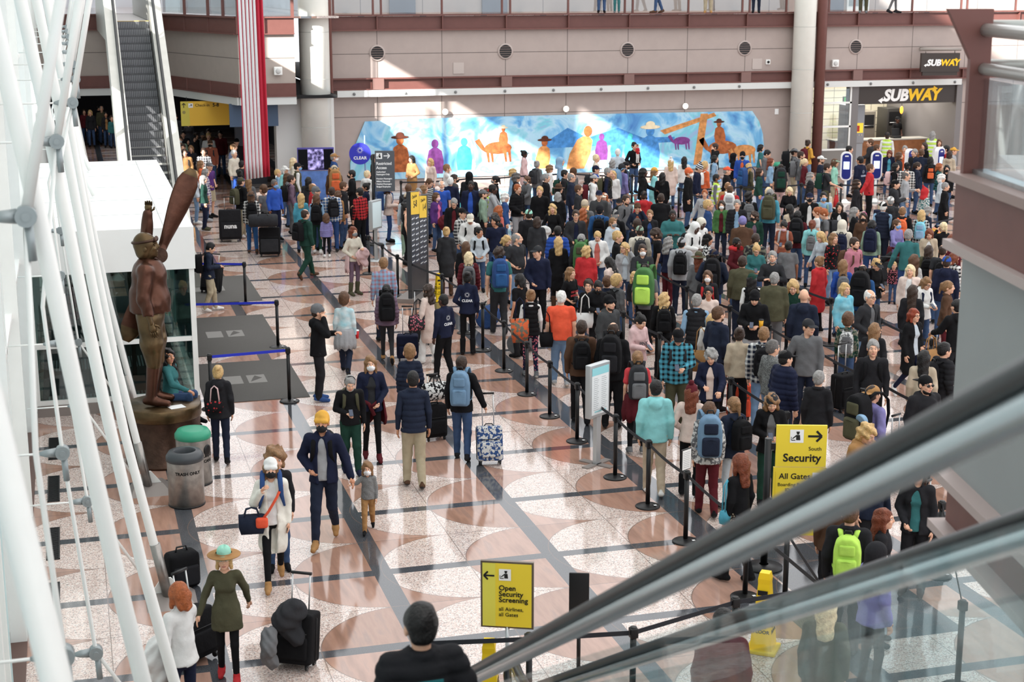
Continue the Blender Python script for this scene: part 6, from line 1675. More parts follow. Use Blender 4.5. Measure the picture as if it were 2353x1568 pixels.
# --- escalators
def escalator(label, top, bottom, width, rz, steps_z, parts, group, far):
    """built along local -Y: top landing at y=0 (z=H), going down to y=-L"""
    H = top[2]; r = thing('escalator', label, 'escalator', (top[0], top[1], 0), rz, group)
    L_ = steps_z; sl = H / L_
    n = int(H / .20)
    for k in range(n):
        z = H - (k + 1) * H / n; y = -(k + .0) * L_ / n
        m_ = MB(); d = L_ / n
        m_.box((-width / 2, y - d, z - .02), (width / 2, y + .02, z)); m_.box((-width / 2, y - .005, z), (width / 2, y + .02, z + H / n - .02), 1)
        for q in range(int(width / .05)): m_.box((-width / 2 + .015 + q * .05, y - .015, z + .01), (-width / 2 + .035 + q * .05, y - .004, z + H / n - .03), 2)
        m_.box((-width / 2, y - d, z + .0005), (width / 2, y - d + .03, z + .003), 2)
        m_.build('step', parts['step'], r)
    m_ = MB(); m_.box((-width / 2, 0, H - .05), (width / 2, far, H)); m_.build('landing_plate', parts['plate'], r)
    m_ = MB(); m_.box((-width / 2, 0, H), (width / 2, .10, H + .008)); m_.build('comb_plate', mat('comb_yellow', (236, 200, 40), .5), r)
    m_ = MB(); m_.box((-width / 2, -L_ - 1.2, .002), (width / 2, -L_, .03)); m_.build('landing_plate', parts['plate'], r)
    for s in (1, -1):
        x = s * (width / 2 + .02)
        yz = [(far, H + .95), (.35, H + .95), (-.15, H + .90), (-L_ - .1, .98), (-L_ - .6, .90), (-L_ - 1.1, .90), (-L_ - 1.28, .78), (-L_ - 1.3, .55), (-L_ - 1.15, .36)]
        m_ = MB(); m_.tube([(x + s * .09, y, z) for y, z in yz], .042, 10, 0, True, None, .75); m_.build('handrail', parts['rail'], r)
        m_ = MB(); m_.tube([(x + s * .09, y, z - .07) for y, z in yz[:6]], .04, 8, 0, True, None, .9); m_.build('rail_profile', parts['profile'], r)
        if parts.get('glass'):
            m_ = MB()
            pts = [(far, H + .1), (.2, H + .1), (-L_, .2), (-L_ - 1.1, .2)]; up = [(far, H + .86), (.35, H + .86), (-L_ - .1, .90), (-L_ - 1.1, .83)]
            for (a, b_), (c, d_) in zip(zip(pts, up), zip(pts[1:], up[1:])):
                xx = x + s * .09
                m_.add([(xx, a[0], a[1]), (xx, c[0], c[1]), (xx, d_[0], d_[1]), (xx, b_[0], b_[1]), (xx + .014, a[0], a[1]), (xx + .014, c[0], c[1]), (xx + .014, d_[0], d_[1]), (xx + .014, b_[0], b_[1])], [(0,1,2,3),(4,7,6,5),(3,2,6,7),(0,4,5,1)])
            m_.build('glass_balustrade', parts['glass'], r)
        m_ = MB()
        pts = [(far, H), (.2, H), (-L_, .0), (-L_ - 1.2, .0)]; hi = .16 if parts.get('glass') else .72
        for a, c in zip(pts, pts[1:]):
            lo = .02 if a[1] < .01 and c[1] < .01 else -.55
            x0, x1 = sorted((x, x + s * (.18 if parts.get('glass') else .34)))
            za, zc = max(a[1] + lo, .02), max(c[1] + lo, .02)
            m_.add([(x0, a[0], za), (x1, a[0], za), (x1, a[0], a[1] + hi), (x0, a[0], a[1] + hi), (x0, c[0], zc), (x1, c[0], zc), (x1, c[0], c[1] + hi), (x0, c[0], c[1] + hi)], [(0,1,2,3),(4,7,6,5),(0,4,5,1),(1,5,6,2),(2,6,7,3),(3,7,4,0)])
        m_.build('side_panel', parts['side'], r)
    m_ = MB()
    a = [(-width / 2, .2, H - .06), (width / 2, .2, H - .06), (width / 2, -L_, .01), (-width / 2, -L_, .01)]
    m_.add([(x, y, z - .02 - .18) if y > -L_ else (x, y, z) for x, y, z in a] + [(x, y, z - .55) if y > -L_ else (x, y, z) for x, y, z in a], [(0,1,2,3),(4,7,6,5),(0,4,5,1),(0,3,7,4),(1,5,6,2)]); m_.build('truss_casing', parts['side'], r)
    return r
STEPM = [mat('step_tread', (78, 79, 82), .5, .5), mat('step_riser', (96, 97, 100), .45, .6), mat('step_rib', (140, 141, 144), .4, .7)]
escalator('steel escalator rising to the upper floor behind the white vestibule', (2.06, 48.3, 6.15), None, .92, 0, 9.2, dict(step=STEPM, plate=STEEL2, rail=BLACKP, profile=CHROME, side=mat('esc_steel', (190, 190, 184), .3, .6, .5, .06, 3)), 'escalators', 10.9)
e_az = math.radians(6.5)
ex, ey = math.sin(e_az), math.cos(e_az)
nx_, ny_ = ey, -ex
P1 = Vector((1.866, 4.544)); 
# rail line passes P1 at z 5.33; incline 28.6 degrees
SL = math.tan(R_(28.56))
dtop = (6.15 + .92 - 5.33) / SL
NEARP = dict(step=STEPM, plate=STEEL2, rail=mat('rail_rubber', (34, 36, 38), .35, 0, .5), profile=mat('rail_alu', (186, 194, 198), .25, .8), glass=glass_mat('esc_glass', (.90, .95, .955), .035), side=mat('esc_deck', (150, 156, 160), .35, .6))
def near_esc(off, along_, H, far, wd, label):
    q = P1 + Vector((nx_, ny_)) * off + Vector((ex, ey)) * along_
    return escalator(label, (q.x, q.y, H), None, wd, math.pi - e_az, H / SL, NEARP, 'escalators', far)
near_esc(.476, -dtop, 6.15, 3.0, .733, 'glass sided escalator with dark rails in the near right corner')
near_esc(-.54, 1.03, 3.40, .8, .60, 'lower glass sided escalator carrying the person seen from behind')

# --- near balcony on the right: beam, grey panel, railing
AZ = math.radians(13.2)
BM = T(*[2.0, 0, 0])
d0 = Vector((.0, .0)); 
def cpt(px_, depth):   # point at a given depth on the viewing ray of image column offset px_ (right of centre, at the horizon)
    fx = Vector((math.sin(CAM_YAW), math.cos(CAM_YAW))); rx = Vector((math.cos(CAM_YAW), -math.sin(CAM_YAW)))
    return fx * depth + rx * (depth * px_ / 3563.6)
pc = Vector((5.50, 8.80))
rb = empty('near_balcony', (pc.x, pc.y, 0), -AZ); struct(rb)
def NB(nm, lo, hi, m, kind=True):
    lo = (lo[0], max(lo[1], -5.5), lo[2])
    m_ = MB(); m_.box(lo, hi); o_ = m_.build(nm, m, rb)
    if kind: struct(o_)
    return o_
GREYW = mat('grey_wall_panel', (150, 152, 152), .55, 0, .3, .02, 3)
NB('wall_balcony_near', (.06, -9, 4.12), (3.4, 0, 5.62), GREYW)
NB('trim_7', (.0, -9, 5.66), (3.4, .05, 6.06), BROWN); NB('trim_8', (-.05, -9, 6.04), (3.4, .06, 6.10), mat('flange', (150, 126, 120), .5)); NB('trim_9', (-.06, -9, 5.60), (3.4, .06, 5.66), mat('flange_pale', (178, 160, 156), .5))
NB('trim_10', (-.06, -9, 4.06), (3.4, .1, 4.12), mat('flange_pale', (178, 160, 156), .5)); NB('trim_11', (.06, -9, 3.74), (3.4, .0, 4.06), BROWN); NB('trim_12', (-.05, -9, 3.68), (3.4, .04, 3.74), mat('flange_pale', (178, 160, 156), .5))
r = thing('balcony_railing', 'brown post with two steel rails and a clear pane on the near right balcony', 'railing', (pc.x, pc.y, 6.10), -AZ)
m_ = MB(); m_.prism([(-.16, 1.03), (.13, 1.03), (.13, 0), (.0, 0), (.0, .72)], .055, 0, T(0, -.08, 0)); m_.build('post', BROWN, r)
for z, rr in ((.90, .042), (.66, .038)):
    m_ = MB(); m_.tube([(.09, -.02, z), (.09, -5.5, z)], rr, 14); m_.build('rail', mat('satin_steel', (196, 194, 190), .32, .6), r)
    m_ = MB(); m_.tube([(.12, .0, z + .02), (3.3, .0, z + .02)], rr, 14); m_.build('rail', mat('satin_steel', (196, 194, 190), .32, .6), r)
m_ = MB(); m_.box((.095, -5.5, .02), (.107, -.05, .60)); m_.build('glass_pane', GLASS, r)
m_ = MB(); m_.box((.13, -.012, .02), (3.3, .0, .60)); m_.build('glass_pane', GLASS, r)
m_ = MB(); m_.box((.06, -5.5, .0), (.15, -.05, .03)); m_.build('pane_shoe', CHROME, r)

# --- vents, lamps, small boxes on the far wall
for i, x in enumerate((10.81, 15.57, 20.31, 25.06, 29.76)):
    r = thing('wall_vent', 'round dark louvred vent on the far wall, %s from the left' % ORD[i], 'vent', (x, YW, 4.8), 0, 'round wall vents')
    m_ = MB(); m_.tube([(0, .02, 0), (0, -.01, 0)], .24, 36); m_.build('recess', BLACKP, r)
    m_ = MB(); 
    for k in range(48):
        a, b_ = 2 * math.pi * k / 48, 2 * math.pi * (k + 1) / 48
        m_.add([(rr * math.cos(t), y, rr * math.sin(t)) for t in (a, b_) for rr, y in ((.235, -.03), (.29, -.03), (.29, .02))], [(0, 1, 4, 3), (1, 2, 5, 4)], 0, True)
    m_.build('rim', mat('vent_rim', (186, 172, 166), .5), r)
    m_ = MB()
    for z in (-.16, -.08, 0, .08, .16):
        w = math.sqrt(.235 ** 2 - z * z); m_.box((-w, -.03, z - .014), (w, -.012, z + .014))
    m_.build('louvres', mat('vent_louvre', (110, 96, 92), .5), r)
for i, x in enumerate((13.27, 17.9, 22.67)):
    r = thing('wall_lamp', 'round white wall lamp above the mural, %s from the left' % ORD[i], 'wall lamp', (x, YW + .12, 2.66), 0, 'wall lamps above the mural')
    m_ = MB(); m_.tube([(0, 0, 0), (0, -.14, 0)], [.06, .08], 14); m_.build('arm', mat('lamp_grey', (180, 180, 176), .4), r)
    m_ = MB(); m_.ell((0, -.18, 0), (.115, .07, .115), 0, 18, 10); m_.build('globe', mat('lamp_white', (250, 248, 236), .3, emit=.5), r)
r = thing('security_camera', 'small white dome camera on the far wall right of the fourth vent', 'camera', (26.04, YW, 4.27)); m_ = MB(); m_.box((-.09, -.06, -.09), (.09, 0, .09)); m_.build('housing', WHITE, r); m_ = MB(); m_.ell((0, -.08, 0), (.05, .05, .05), 0, 12, 8); m_.build('lens', BLACKP, r)
r = thing('alarm_horn', 'white box alarm on the fascia right of the right column', 'alarm', (28.87, YW, 4.18)); m_ = MB(); m_.rbox((-.14, -.14, -.14), (.14, 0, .14), .03); m_.build('housing', WHITE, r); m_ = MB(); m_.ell((0, -.15, 0), (.09, .03, .09), 0, 14, 8); m_.build('grille', mat('pale_grey', (200, 200, 198), .5), r)
r = thing('alarm_horn', 'white box alarm on the balcony fascia right of the flag', 'alarm', (6.95, 53.26, 4.35)); m_ = MB(); m_.rbox((-.14, -.14, -.14), (.14, 0, .14), .03); m_.build('housing', WHITE, r); m_ = MB(); m_.ell((0, -.15, 0), (.09, .03, .09), 0, 14, 8); m_.build('grille', mat('pale_grey', (200, 200, 198), .5), r)
m_ = MB(); m_.rbox((-.08, -.03, -.11), (.08, 0, .11), .012); tag(m_.build('wall_notice', PAPER, None, (26.55, YW + .12, 2.35)), 'small white notice plate right of the mural', 'notice')
m_ = MB(); m_.box((-.2, -.02, -.2), (.2, 0, .2)); tag(m_.build('access_panel', mat('panel_pale', (190, 178, 172), .5), None, (25.6, YW, 4.2)), 'pale square access panel below the fourth vent', 'panel')
m_ = MB(); m_.box((-.2, -.02, -.2), (.2, 0, .2)); tag(m_.build('access_panel', mat('panel_pale', (190, 178, 172), .5), None, (13.8, YW, 4.22)), 'pale square access panel between the first and second vents', 'panel')

# --- mural panel with generic painted shapes (a plain stand-in for the artwork)
def mural():
    m = bpy.data.materials.new('mural_paint'); m.use_nodes = True; nt = m.node_tree; N = nt.nodes; L = nt.links; b = N['Principled BSDF']
    tc = N.new('ShaderNodeTexCoord'); n = N.new('ShaderNodeTexNoise'); n.inputs['Scale'].default_value = .9; n.inputs['Detail'].default_value = 6; L.new(tc.outputs['Object'], n.inputs['Vector'])
    n.inputs['Distortion'].default_value = 1.2
    rp = N.new('ShaderNodeValToRGB'); e = rp.color_ramp.elements
    for i in range(3): e.new(.5)
    for i, (p, c) in enumerate(((.28, (60, 120, 190)), (.42, (110, 180, 226)), (.52, (176, 216, 238)), (.62, (120, 200, 220)), (.76, (176, 150, 214)))): e[i].position = p; e[i].color = srgb(*c)
    L.new(n.outputs[0], rp.inputs[0]); L.new(rp.outputs[0], b.inputs['Base Color']); b.inputs['Roughness'].default_value = .5
    return m
r = thing('mural', 'long blue painted mural with rust coloured figure shapes on the far wall', 'mural', (18, YW + .10, 0))
m_ = MB(); top_ = [(9.75, .9), (9.98, 1.6), (10.32, 2.37), (13, 2.43), (19.6, 2.43), (25.5, 2.40), (25.8, 2.0), (25.98, 1.5), (26.06, .88), (26.08, .25), (9.75, .25)]
m_.prism([(x - 18, z) for x, z in top_][::-1], .05, 0, T(0, -.05, 0)); m_.build('painted_panel', mural(), r)
RUST = [mat('paint_rust', (168, 96, 56), .6, 0, .2, .35, 7), mat('paint_ochre', (206, 144, 88), .6, 0, .2, .3, 7), mat('paint_blue', (72, 136, 200), .6, 0, .2, .3, 6), mat('paint_violet', (120, 64, 130), .6, 0, .2, .3, 6), mat('paint_teal', (70, 176, 180), .6, 0, .2, .3, 6), mat('paint_dark', (84, 46, 34), .6, 0, .2, .3, 6), mat('paint_cream', (236, 222, 190), .6, 0, .2, .1, 6)]
m_ = MB()
def figure(x, z, s, mi, hat=None, lean=0.0, legs=True):
    q = -.052
    pts = [(-.30, 0), (-.36, .5), (-.26, .95), (-.10, 1.06), (.10, 1.06), (.28, .92), (.36, .5), (.32, 0)]
    m_.prism([(x - 18 + (a + lean * b_) * s, z + b_ * s) for a, b_ in pts], .004, mi, T(0, q - .002, 0))
    m_.ell((x - 18 + lean * 1.25 * s, q - .002, z + 1.22 * s), (.15 * s, .004, .18 * s), 0 if mi == 1 else mi, 14, 8)
    if hat is not None:
        m_.ell((x - 18 + lean * 1.3 * s, q - .006, z + 1.34 * s), (.36 * s, .004, .07 * s), hat, 16, 6); m_.ell((x - 18 + lean * 1.35 * s, q - .007, z + 1.42 * s), (.17 * s, .004, .12 * s), hat, 14, 6)
def beast(x, z, s, mi):
    q = -.054
    m_.ell((x - 18, q, z + .62 * s), (.62 * s, .004, .27 * s), mi, 20, 8)
    m_.prism([(x - 18 + a * s, z + b_ * s) for a, b_ in ((-.55, .55), (-.85, 1.05), (-1.05, .95), (-.98, .82), (-.75, .55), (-.5, .4))], .004, mi, T(0, q - .003, 0))
    for a in (-.48, -.30, .30, .50): m_.prism([(x - 18 + (a + dx) * s, z + b_ * s) for dx, b_ in ((-.07, .5), (.07, .5), (.10, .0), (.02, .0))], .004, mi, T(0, q - .002, 0))
for a in ((11.6, .5, .95, 0, 5), (12.9, .4, .9, 3, None), (14.0, .5, .85, 4, None), (17.0, .45, .80, 1, 5, .1), (18.3, .4, 1.15, 1, None, .35), (19.35, .7, .72, 3, None), (19.95, .75, .68, 2, None), (20.5, .75, .66, 4, None), (21.3, .35, 1.15, 2, 6), (24.2, 1.15, .65, 0, 5, -.1)): figure(*a)
beast(15.3, .75, .85, 0); figure(15.5, 1.35, .5, 0, 6); beast(22.6, 1.0, .55, 3); beast(24.3, .45, .95, 0); beast(25.2, .4, .8, 1)
m_.prism([(21.7 - 18, 1.75), (21.9 - 18, 1.6), (24.0 - 18, 2.25), (23.9 - 18, 2.38)], .004, 1, T(0, -.056, 0)); m_.prism([(23.35 - 18, 2.35), (23.65 - 18, 2.35), (23.4 - 18, .4), (23.1 - 18, .4)], .004, 1, T(0, -.057, 0))
m_.prism([(17.0 - 18, 1.35), (18.0 - 18, 1.95), (18.8 - 18, 1.55), (20 - 18, 1.9), (21 - 18, 1.5), (22.3 - 18, 1.5), (22.3 - 18, 1.3), (17 - 18, 1.2)], .002, 2, T(0, -.0515, 0))
m_.build('painted_shapes', RUST, r)

# --- sandwich shop at the right of the far wall
DKB = mat('shop_sign_brown', (58, 50, 46), .4)
SWHT = mat('shop_white', (246, 246, 244), .4); SYEL = mat('shop_yellow', (250, 200, 30), .4)
def shop_logo(m_, cx, cz, w, y):
    s = w / 3.0
    M1 = Matrix(((1, 0, .18, cx), (0, 1, 0, y), (0, 0, 1, cz), (0, 0, 0, 1)))
    letters(m_, 'SUB', -1.22 * s, 0, -.26 * s, .74 * s, 1, .035 * s, 'LEFT', M1); letters(m_, 'WAY', .05 * s, 0, -.26 * s, .74 * s, 2, .035 * s, 'LEFT', M1)
    m_.prism([(1.25 * s, .12 * s), (1.55 * s, .26 * s), (1.3 * s, .40 * s), (1.3 * s, .31 * s), (1.05 * s, .28 * s), (1.05 * s, .19 * s), (1.28 * s, .2 * s)], .004, 2, M1 @ T(.02 * s, -.002, 0)); m_.prism([(-1.1 * s, -.26 * s), (-1.1 * s, -.18 * s), (-1.28 * s, -.18 * s), (-1.28 * s, -.10 * s), (-1.5 * s, -.24 * s), (-1.28 * s, -.38 * s), (-1.28 * s, -.28 * s)], .004, 1, M1 @ T(0, -.002, 0))
r = thing('shop_sign', 'dark shop header sign with large SUBWAY lettering above the counter opening', 'sign', (32.15, YW, 2.9))
m_ = MB(); m_.box((-2.25, -.02, -.34), (2.25, .3, .37)); m_.build('board', DKB, r)
m_ = MB(); shop_logo(m_, -.02, -.0, 2.5, -.03); m_.build('lettering', [DKB, SWHT, SYEL], r)
r = thing('shop_sign', 'small projecting dark sign with SUBWAY lettering hung from a pole', 'sign', (32.9, YW - 1.0, 4.2))
m_ = MB(); m_.box((-.78, -.08, -.36), (.78, .08, .36)); m_.box((-.70, -.05, -.50), (.72, .05, -.36)); m_.build('board', DKB, r, (0, 0, 0), (0, 0, R_(-8)))
m_ = MB(); shop_logo(m_, 0, 0, 1.32, -.085); m_.build('lettering', [DKB, SWHT, SYEL], r, (0, 0, 0), (0, 0, R_(-8)))
m_ = MB(); m_.tube([(-.85, .1, .50), (.85, -.1, .50)], .06, 12); m_.tube([(-.6, .06, .36), (-.6, .06, .5)], .02, 8); m_.tube([(.6, -.06, .36), (.6, -.06, .5)], .02, 8); m_.tube([(-.3, .04, .5), (-.3, 1.0, .5)], .05, 10); m_.build('bracket', mat('pole_grey', (150, 142, 136), .4), r)
mb = MB(); mb.box((27.9, 61.0, 0), (36, 61.3, 3.5)); struct(mb.build('wall_shop_back', wall_material('shop_tile', (214, 206, 184), .6, 0, (.6, .9, 1.2, 1.5, 1.8, 2.1, 2.4, 2.7))))
mb = MB(); mb.box((29.66, 55.4, 0), (29.95, 55.9, 3.3)); mb.box((34.3, 55.4, 0), (34.55, 55.9, 3.3)); mb.box((34.35, 55.9, 0), (34.55, 61, 3.3)); mb.box((27.9, 55.9, 0), (28.0, 61, 3.3)); struct(mb.build('wall_shop_piers', mat('shop_pier', (120, 116, 116), .4)))
r = thing('shop_window', 'glazed white framed side window left of the shop counter', 'window', (28.8, YW - .05, 0))
for z in (.82, 1.72, 2.65): m_ = MB(); m_.box((-.9, -.04, z - .035), (.87, .04, z + .035)); m_.build('transom', WHITE, r)
for x in (-.88, .83): m_ = MB(); m_.box((x - .04, -.04, 0), (x + .04, .04, 3.25)); m_.build('mullion', WHITE, r)
m_ = MB(); m_.box((-.86, .0, .82), (.82, .01, 3.2)); m_.build('glass_pane', GLASS, r)
m_ = MB(); m_.box((-.86, -.02, .0), (.82, .02, .80)); m_.build('base_panel', mat('shop_grey', (130, 126, 122), .5), r)
m_ = MB(); m_.box((-.72, -.015, 1.12), (-.45, -.008, 1.45)); m_.build('notice', PAPER, r)
ld = bpy.data.lights.new('shop_lamp', 'AREA'); ld.shape = 'RECTANGLE'; ld.size = 4; ld.size_y = 3; ld.energy = 230; ld.color = (1, .95, .86)
lo_ = bpy.data.objects.new('shop_lamp', ld); COL.objects.link(lo_); lo_.location = (32.1, 58.4, 3.4)
r = thing('shop_counter', 'wood fronted service counter of the sandwich shop', 'counter', (32.1, 57.6, 0))
m_ = MB(); m_.box((-2.1, -.35, 0), (2.2, .35, .92)); m_.build('front', mat('counter_wood', (150, 98, 60), .5, 0, .4, .2, 5), r); m_ = MB(); m_.box((-2.15, -.4, .92), (2.2, .4, .97)); m_.build('worktop', mat('counter_top', (176, 172, 164), .3), r)
r = thing('drinks_machine', 'grey drinks dispenser with bright green and yellow picture panel', 'drinks machine', (30.5, 56.9, 0))
m_ = MB(); m_.rbox((-.42, -.3, .9), (.42, .35, 2.45), .03); m_.box((-.40, -.25, 0), (.40, .35, .9)); m_.build('cabinet', mat('dispenser_grey', (150, 152, 156), .35, .4), r)
m_ = MB(); m_.box((-.36, -.31, 1.33), (-.02, -.30, 1.72), 0); m_.box((-.02, -.31, 1.33), (.36, -.30, 1.72), 1); m_.box((.05, -.315, 1.38), (.2, -.31, 1.62), 2); m_.build('picture_panel', [mat('panel_green', (50, 150, 70), .4, emit=.4), mat('panel_yellow', (240, 200, 60), .4, emit=.4), mat('panel_red', (200, 60, 40), .4)], r)
m_ = MB()
for k in range(6): m_.ell((-.3 + k * .12, -.31, 1.24), (.03, .015, .03), 0, 8, 6)
m_.build('button', mat('button_pale', (236, 220, 210), .4), r)
r = thing('menu_boards', 'lit row of menu boards below the shop header', 'menu board', (32.5, 58.3, 2.52))
for k in range(5): m_ = MB(); m_.box((-1.7 + k * .72, -.03, -.12), (-1.04 + k * .72, .03, .14), 0); m_.box((-1.66 + k * .72, -.035, -.09), (-1.08 + k * .72, -.03, .11), 1); m_.build('panel', [BLACKP, mat('menu_%d' % (k % 3), ((60, 130, 70), (224, 222, 216), (70, 66, 60))[k % 3], .4, emit=.3)], r)
r = thing('pendant_lamp', 'small amber pendant lamp hanging in the shop', 'pendant lamp', (32.9, 57.2, 2.15)); m_ = MB(); m_.tube([(0, 0, .15), (0, 0, 1.3)], .008, 6); m_.build('cord', BLACKP, r); m_ = MB(); m_.ell((0, 0, 0), (.07, .07, .16), 0, 12, 8); m_.build('shade', mat('amber_glow', (250, 150, 50), .3, emit=2.0), r)
for i, (x, w, z) in enumerate(((32.4, .45, 1.45), (33.75, .35, 1.55))):
    r = thing('oven', ('grey', 'dark')[i] + ' bread oven at the right of the shop', 'oven', (x, 59.6, 0)); m_ = MB(); m_.rbox((-w, -.4, 0), (w, .5, z + .5), .02); m_.build('cabinet', mat('oven_%d' % i, (128, 122, 112) if i == 0 else (70, 68, 66), .4, .4), r); m_ = MB(); m_.box((-w + .08, -.42, z - .2), (w - .08, -.4, z + .35)); dr_ = m_.build('door', BLACKP, r); m_ = MB(); m_.tube([(-w + .1, -.45, z - .1), (w - .1, -.45, z - .1)], .015, 8); m_.build('handle', CHROME, dr_)
r = thing('cash_register', 'black cash register screen on the shop counter', 'cash register', (32.9, 57.55, .97)); m_ = MB(); m_.rbox((-.18, -.16, 0), (.18, .16, .10), .02); m_.build('base', BLACKP, r); m_ = MB(); m_.rbox((-.17, -.02, .1), (.17, .03, .40), .01, 0, RX(-.2)); m_.build('screen', DARK, r)
bin_(24.6, 50.9, .95, .32, 'green', SWIRL, [], 'wide grey bin with green lid left of the first kiosk')

# --- self-service kiosks with white rims
def stadium(m_, w, h, r_, mi, y0, y1, z0):
    pts = []
    for cxx, czz, a0 in ((w / 2 - r_, h - r_, 0), (-w / 2 + r_, h - r_, 90), (-w / 2 + r_, r_, 180), (w / 2 - r_, r_, 270)):
        for k in range(7): t = R_(a0 + k * 15); pts.append((cxx + r_ * math.cos(t), z0 + czz + r_ * math.sin(t)))
    m_.prism(pts[::-1], y1 - y0, mi, T(0, y0, 0))
for i, (x, y) in enumerate(((25.06, 46.98), (26.14, 46.89), (27.62, 47.25), (28.85, 47.4), (30.0, 47.2))):
    r = thing('service_kiosk', 'white rimmed navy check kiosk, %s from the left' % ORD[i], 'kiosk', (x, y, 0), R_(-22 if i < 2 else 18), 'white rimmed kiosks')
    m_ = MB(); m_.lathe([(0, 0), (.24, 0), (.24, .02), (.12, .06), (.05, .14)], (0, 0, 0), 24); m_.tube([(0, 0, .1), (0, 0, .80)], .045, 14); m_.build('stand', WHITE, r)
    m_ = MB(); stadium(m_, .38, .96, .16, 0, -.05, .09, .76); m_.build('rim', mat('kiosk_white', (248, 248, 250), .35), r)
    m_ = MB(); stadium(m_, .29, .86, .12, 0, -.062, -.045, .81); fc_ = m_.build('face', NAVYP, r)
    m_ = MB(); m_.box((-.10, -.068, 1.14), (.10, -.06, 1.40)); m_.build('screen', mat('kiosk_screen', (200, 214, 246), .2, emit=.6), fc_)
    m_ = MB(); m_.box((-.06, -.067, 1.56), (.06, -.06, 1.60)); m_.build('logo_plate', PAPER, fc_)

# --- signs
r = thing('round_sign', 'round violet blue CLEAR sign with white sunburst on a pole', 'sign', (9.05, 49.7, 0), R_(-8))
m_ = MB(); m_.lathe([(0, 0), (.2, 0), (.2, .02), (.03, .04)], (.16, 0, 0), 20); m_.tube([(.16, .02, .02), (.16, .02, 2.45)], .025, 10); m_.build('pole', mat('pole_pale', (120, 140, 180), .4), r)
m_ = MB(); m_.tube([(0, -.02, 1.86), (0, .02, 1.86)], .35, 40); m_.build('disc', BLUE1, r)
m_ = MB(); letters(m_, 'CLEAR', 0, -.026, 1.68, .135, 0, .004, 'CENTER', None, 1.08)
def burst(m_, x, y, z, s, mi, M=None, nn=12):
    for k in range(nn):
        a = 2 * math.pi * k / nn
        m_.box((-.022 * s, 0, .42 * s), (.022 * s, .002, .78 * s), mi, (M or Matrix()) @ T(x, y, z) @ RY(a))
        b_ = a + math.pi / nn
        m_.box((-.10 * s, 0, .36 * s), (.10 * s, .002, .42 * s), mi, (M or Matrix()) @ T(x, y, z) @ RY(a))
burst(m_, 0, -.026, 1.97, .14, 0); m_.build('emblem', PAPER, r)
r = thing('video_screen', 'wide wall screen showing a violet scene, left of the round blue sign', 'screen', (8.05, 52.6, 0), R_(-8))
m_ = MB(); m_.rbox((-.62, -.03, 1.02), (.62, .05, 1.80), .015); m_.build('bezel', mat('bezel_violet', (80, 74, 150), .35), r)
def tvm():
    m = bpy.data.materials.new('screen_picture'); m.use_nodes = True; nt = m.node_tree; b = nt.nodes['Principled BSDF']; tc = nt.nodes.new('ShaderNodeTexCoord'); n = nt.nodes.new('ShaderNodeTexNoise'); n.inputs['Scale'].default_value = 7; n.inputs['Detail'].default_value = 5; nt.links.new(tc.outputs['Object'], n.inputs['Vector'])
    rp = nt.nodes.new('ShaderNodeValToRGB'); rp.color_ramp.elements[0].position = .42; rp.color_ramp.elements[0].color = srgb(30, 24, 60); rp.color_ramp.elements[1].position = .66; rp.color_ramp.elements[1].color = srgb(170, 160, 220); nt.links.new(n.outputs[0], rp.inputs[0]); nt.links.new(rp.outputs[0], b.inputs['Emission Color']); nt.links.new(rp.outputs[0], b.inputs['Base Color']); b.inputs['Emission Strength'].default_value = .7; return m
m_ = MB(); m_.box((-.59, -.036, 1.05), (-.27, -.03, 1.74), 1); m_.box((-.27, -.036, 1.05), (.27, -.03, 1.74), 0); m_.box((.27, -.036, 1.05), (.59, -.03, 1.74), 1); m_.build('display', [tvm(), mat('screen_dark', (12, 12, 18), .2)], r)
m_ = MB(); m_.box((-.55, -.01, .02), (.55, .03, 1.0)); m_.build('stand_panel', mat('stand_blue', (96, 130, 196), .5, 0, .3, .25, 4), r)
m_ = MB(); m_.box((-.6, -.25, 0), (.6, .25, .02)); m_.build('foot', BLACKP, r)
r = thing('hanging_sign', 'yellow hanging Check-in 5-8 sign at the dark passage', 'sign', (4.70, 55.9, 2.77), 0, None, 1.06)
m_ = MB(); m_.box((-.80, -.05, -.40), (.84, .05, .40), 0); m_.box((-.80, -.055, -.40), (-.52, -.05, .40), 1); m_.build('panel', [mat('sign_amber', (226, 180, 60), .5), mat('sign_olive', (204, 190, 80), .5)], r)
m_ = MB(); arrow(m_, -.70, .27, .15, 0, math.pi / 2, -.06); m_.box((-.55, -.06, .20), (-.40, -.056, .34), 1); letters(m_, 'Check-in', -.33, -.058, .23, .13, 0); letters(m_, '5-8', .24, -.058, .22, .16, 0, .004); m_.ell((-.70, -.058, .05), (.055, .003, .055), 2, 16, 6); arrow(m_, -.475, .27, .10, 0, .5, -.064); m_.build('lettering', [INK, PAPER, mat('ring_grey', (150, 140, 80), .5)], r)
m_ = MB(); m_.tube([(-.6, 0, .4), (-.6, 0, .55)], .012, 6); m_.tube([(.6, 0, .4), (.6, 0, .55)], .012, 6); m_.build('hanger', BLACKP, r)
r = thing('hanging_sign', 'dark blue grey hanging board right of the flag', 'sign', (6.42, 53.75, 2.88)); m_ = MB(); m_.box((-1.1, -.05, -.42), (.55, .05, .36)); m_.build('panel', mat('board_bluegrey', (70, 88, 112), .5), r); m_ = MB(); m_.tube([(-.8, 0, .36), (-.8, 0, .52)], .012, 6); m_.tube([(.3, 0, .36), (.3, 0, .52)], .012, 6); m_.build('hanger', BLACKP, r)
r = thing('restricted_sign', 'grey Restricted Access sign with white lettering on a dark pole', 'sign', (8.25, 43.0, 0), R_(-12))
m_ = MB(); m_.tube([(-.06, .03, .02), (-.06, .03, 2.55)], .045, 12); m_.lathe([(0, 0), (.25, 0), (.25, .02), (.04, .04)], (-.06, .03, 0), 20); m_.build('pole', BLACKP, r)
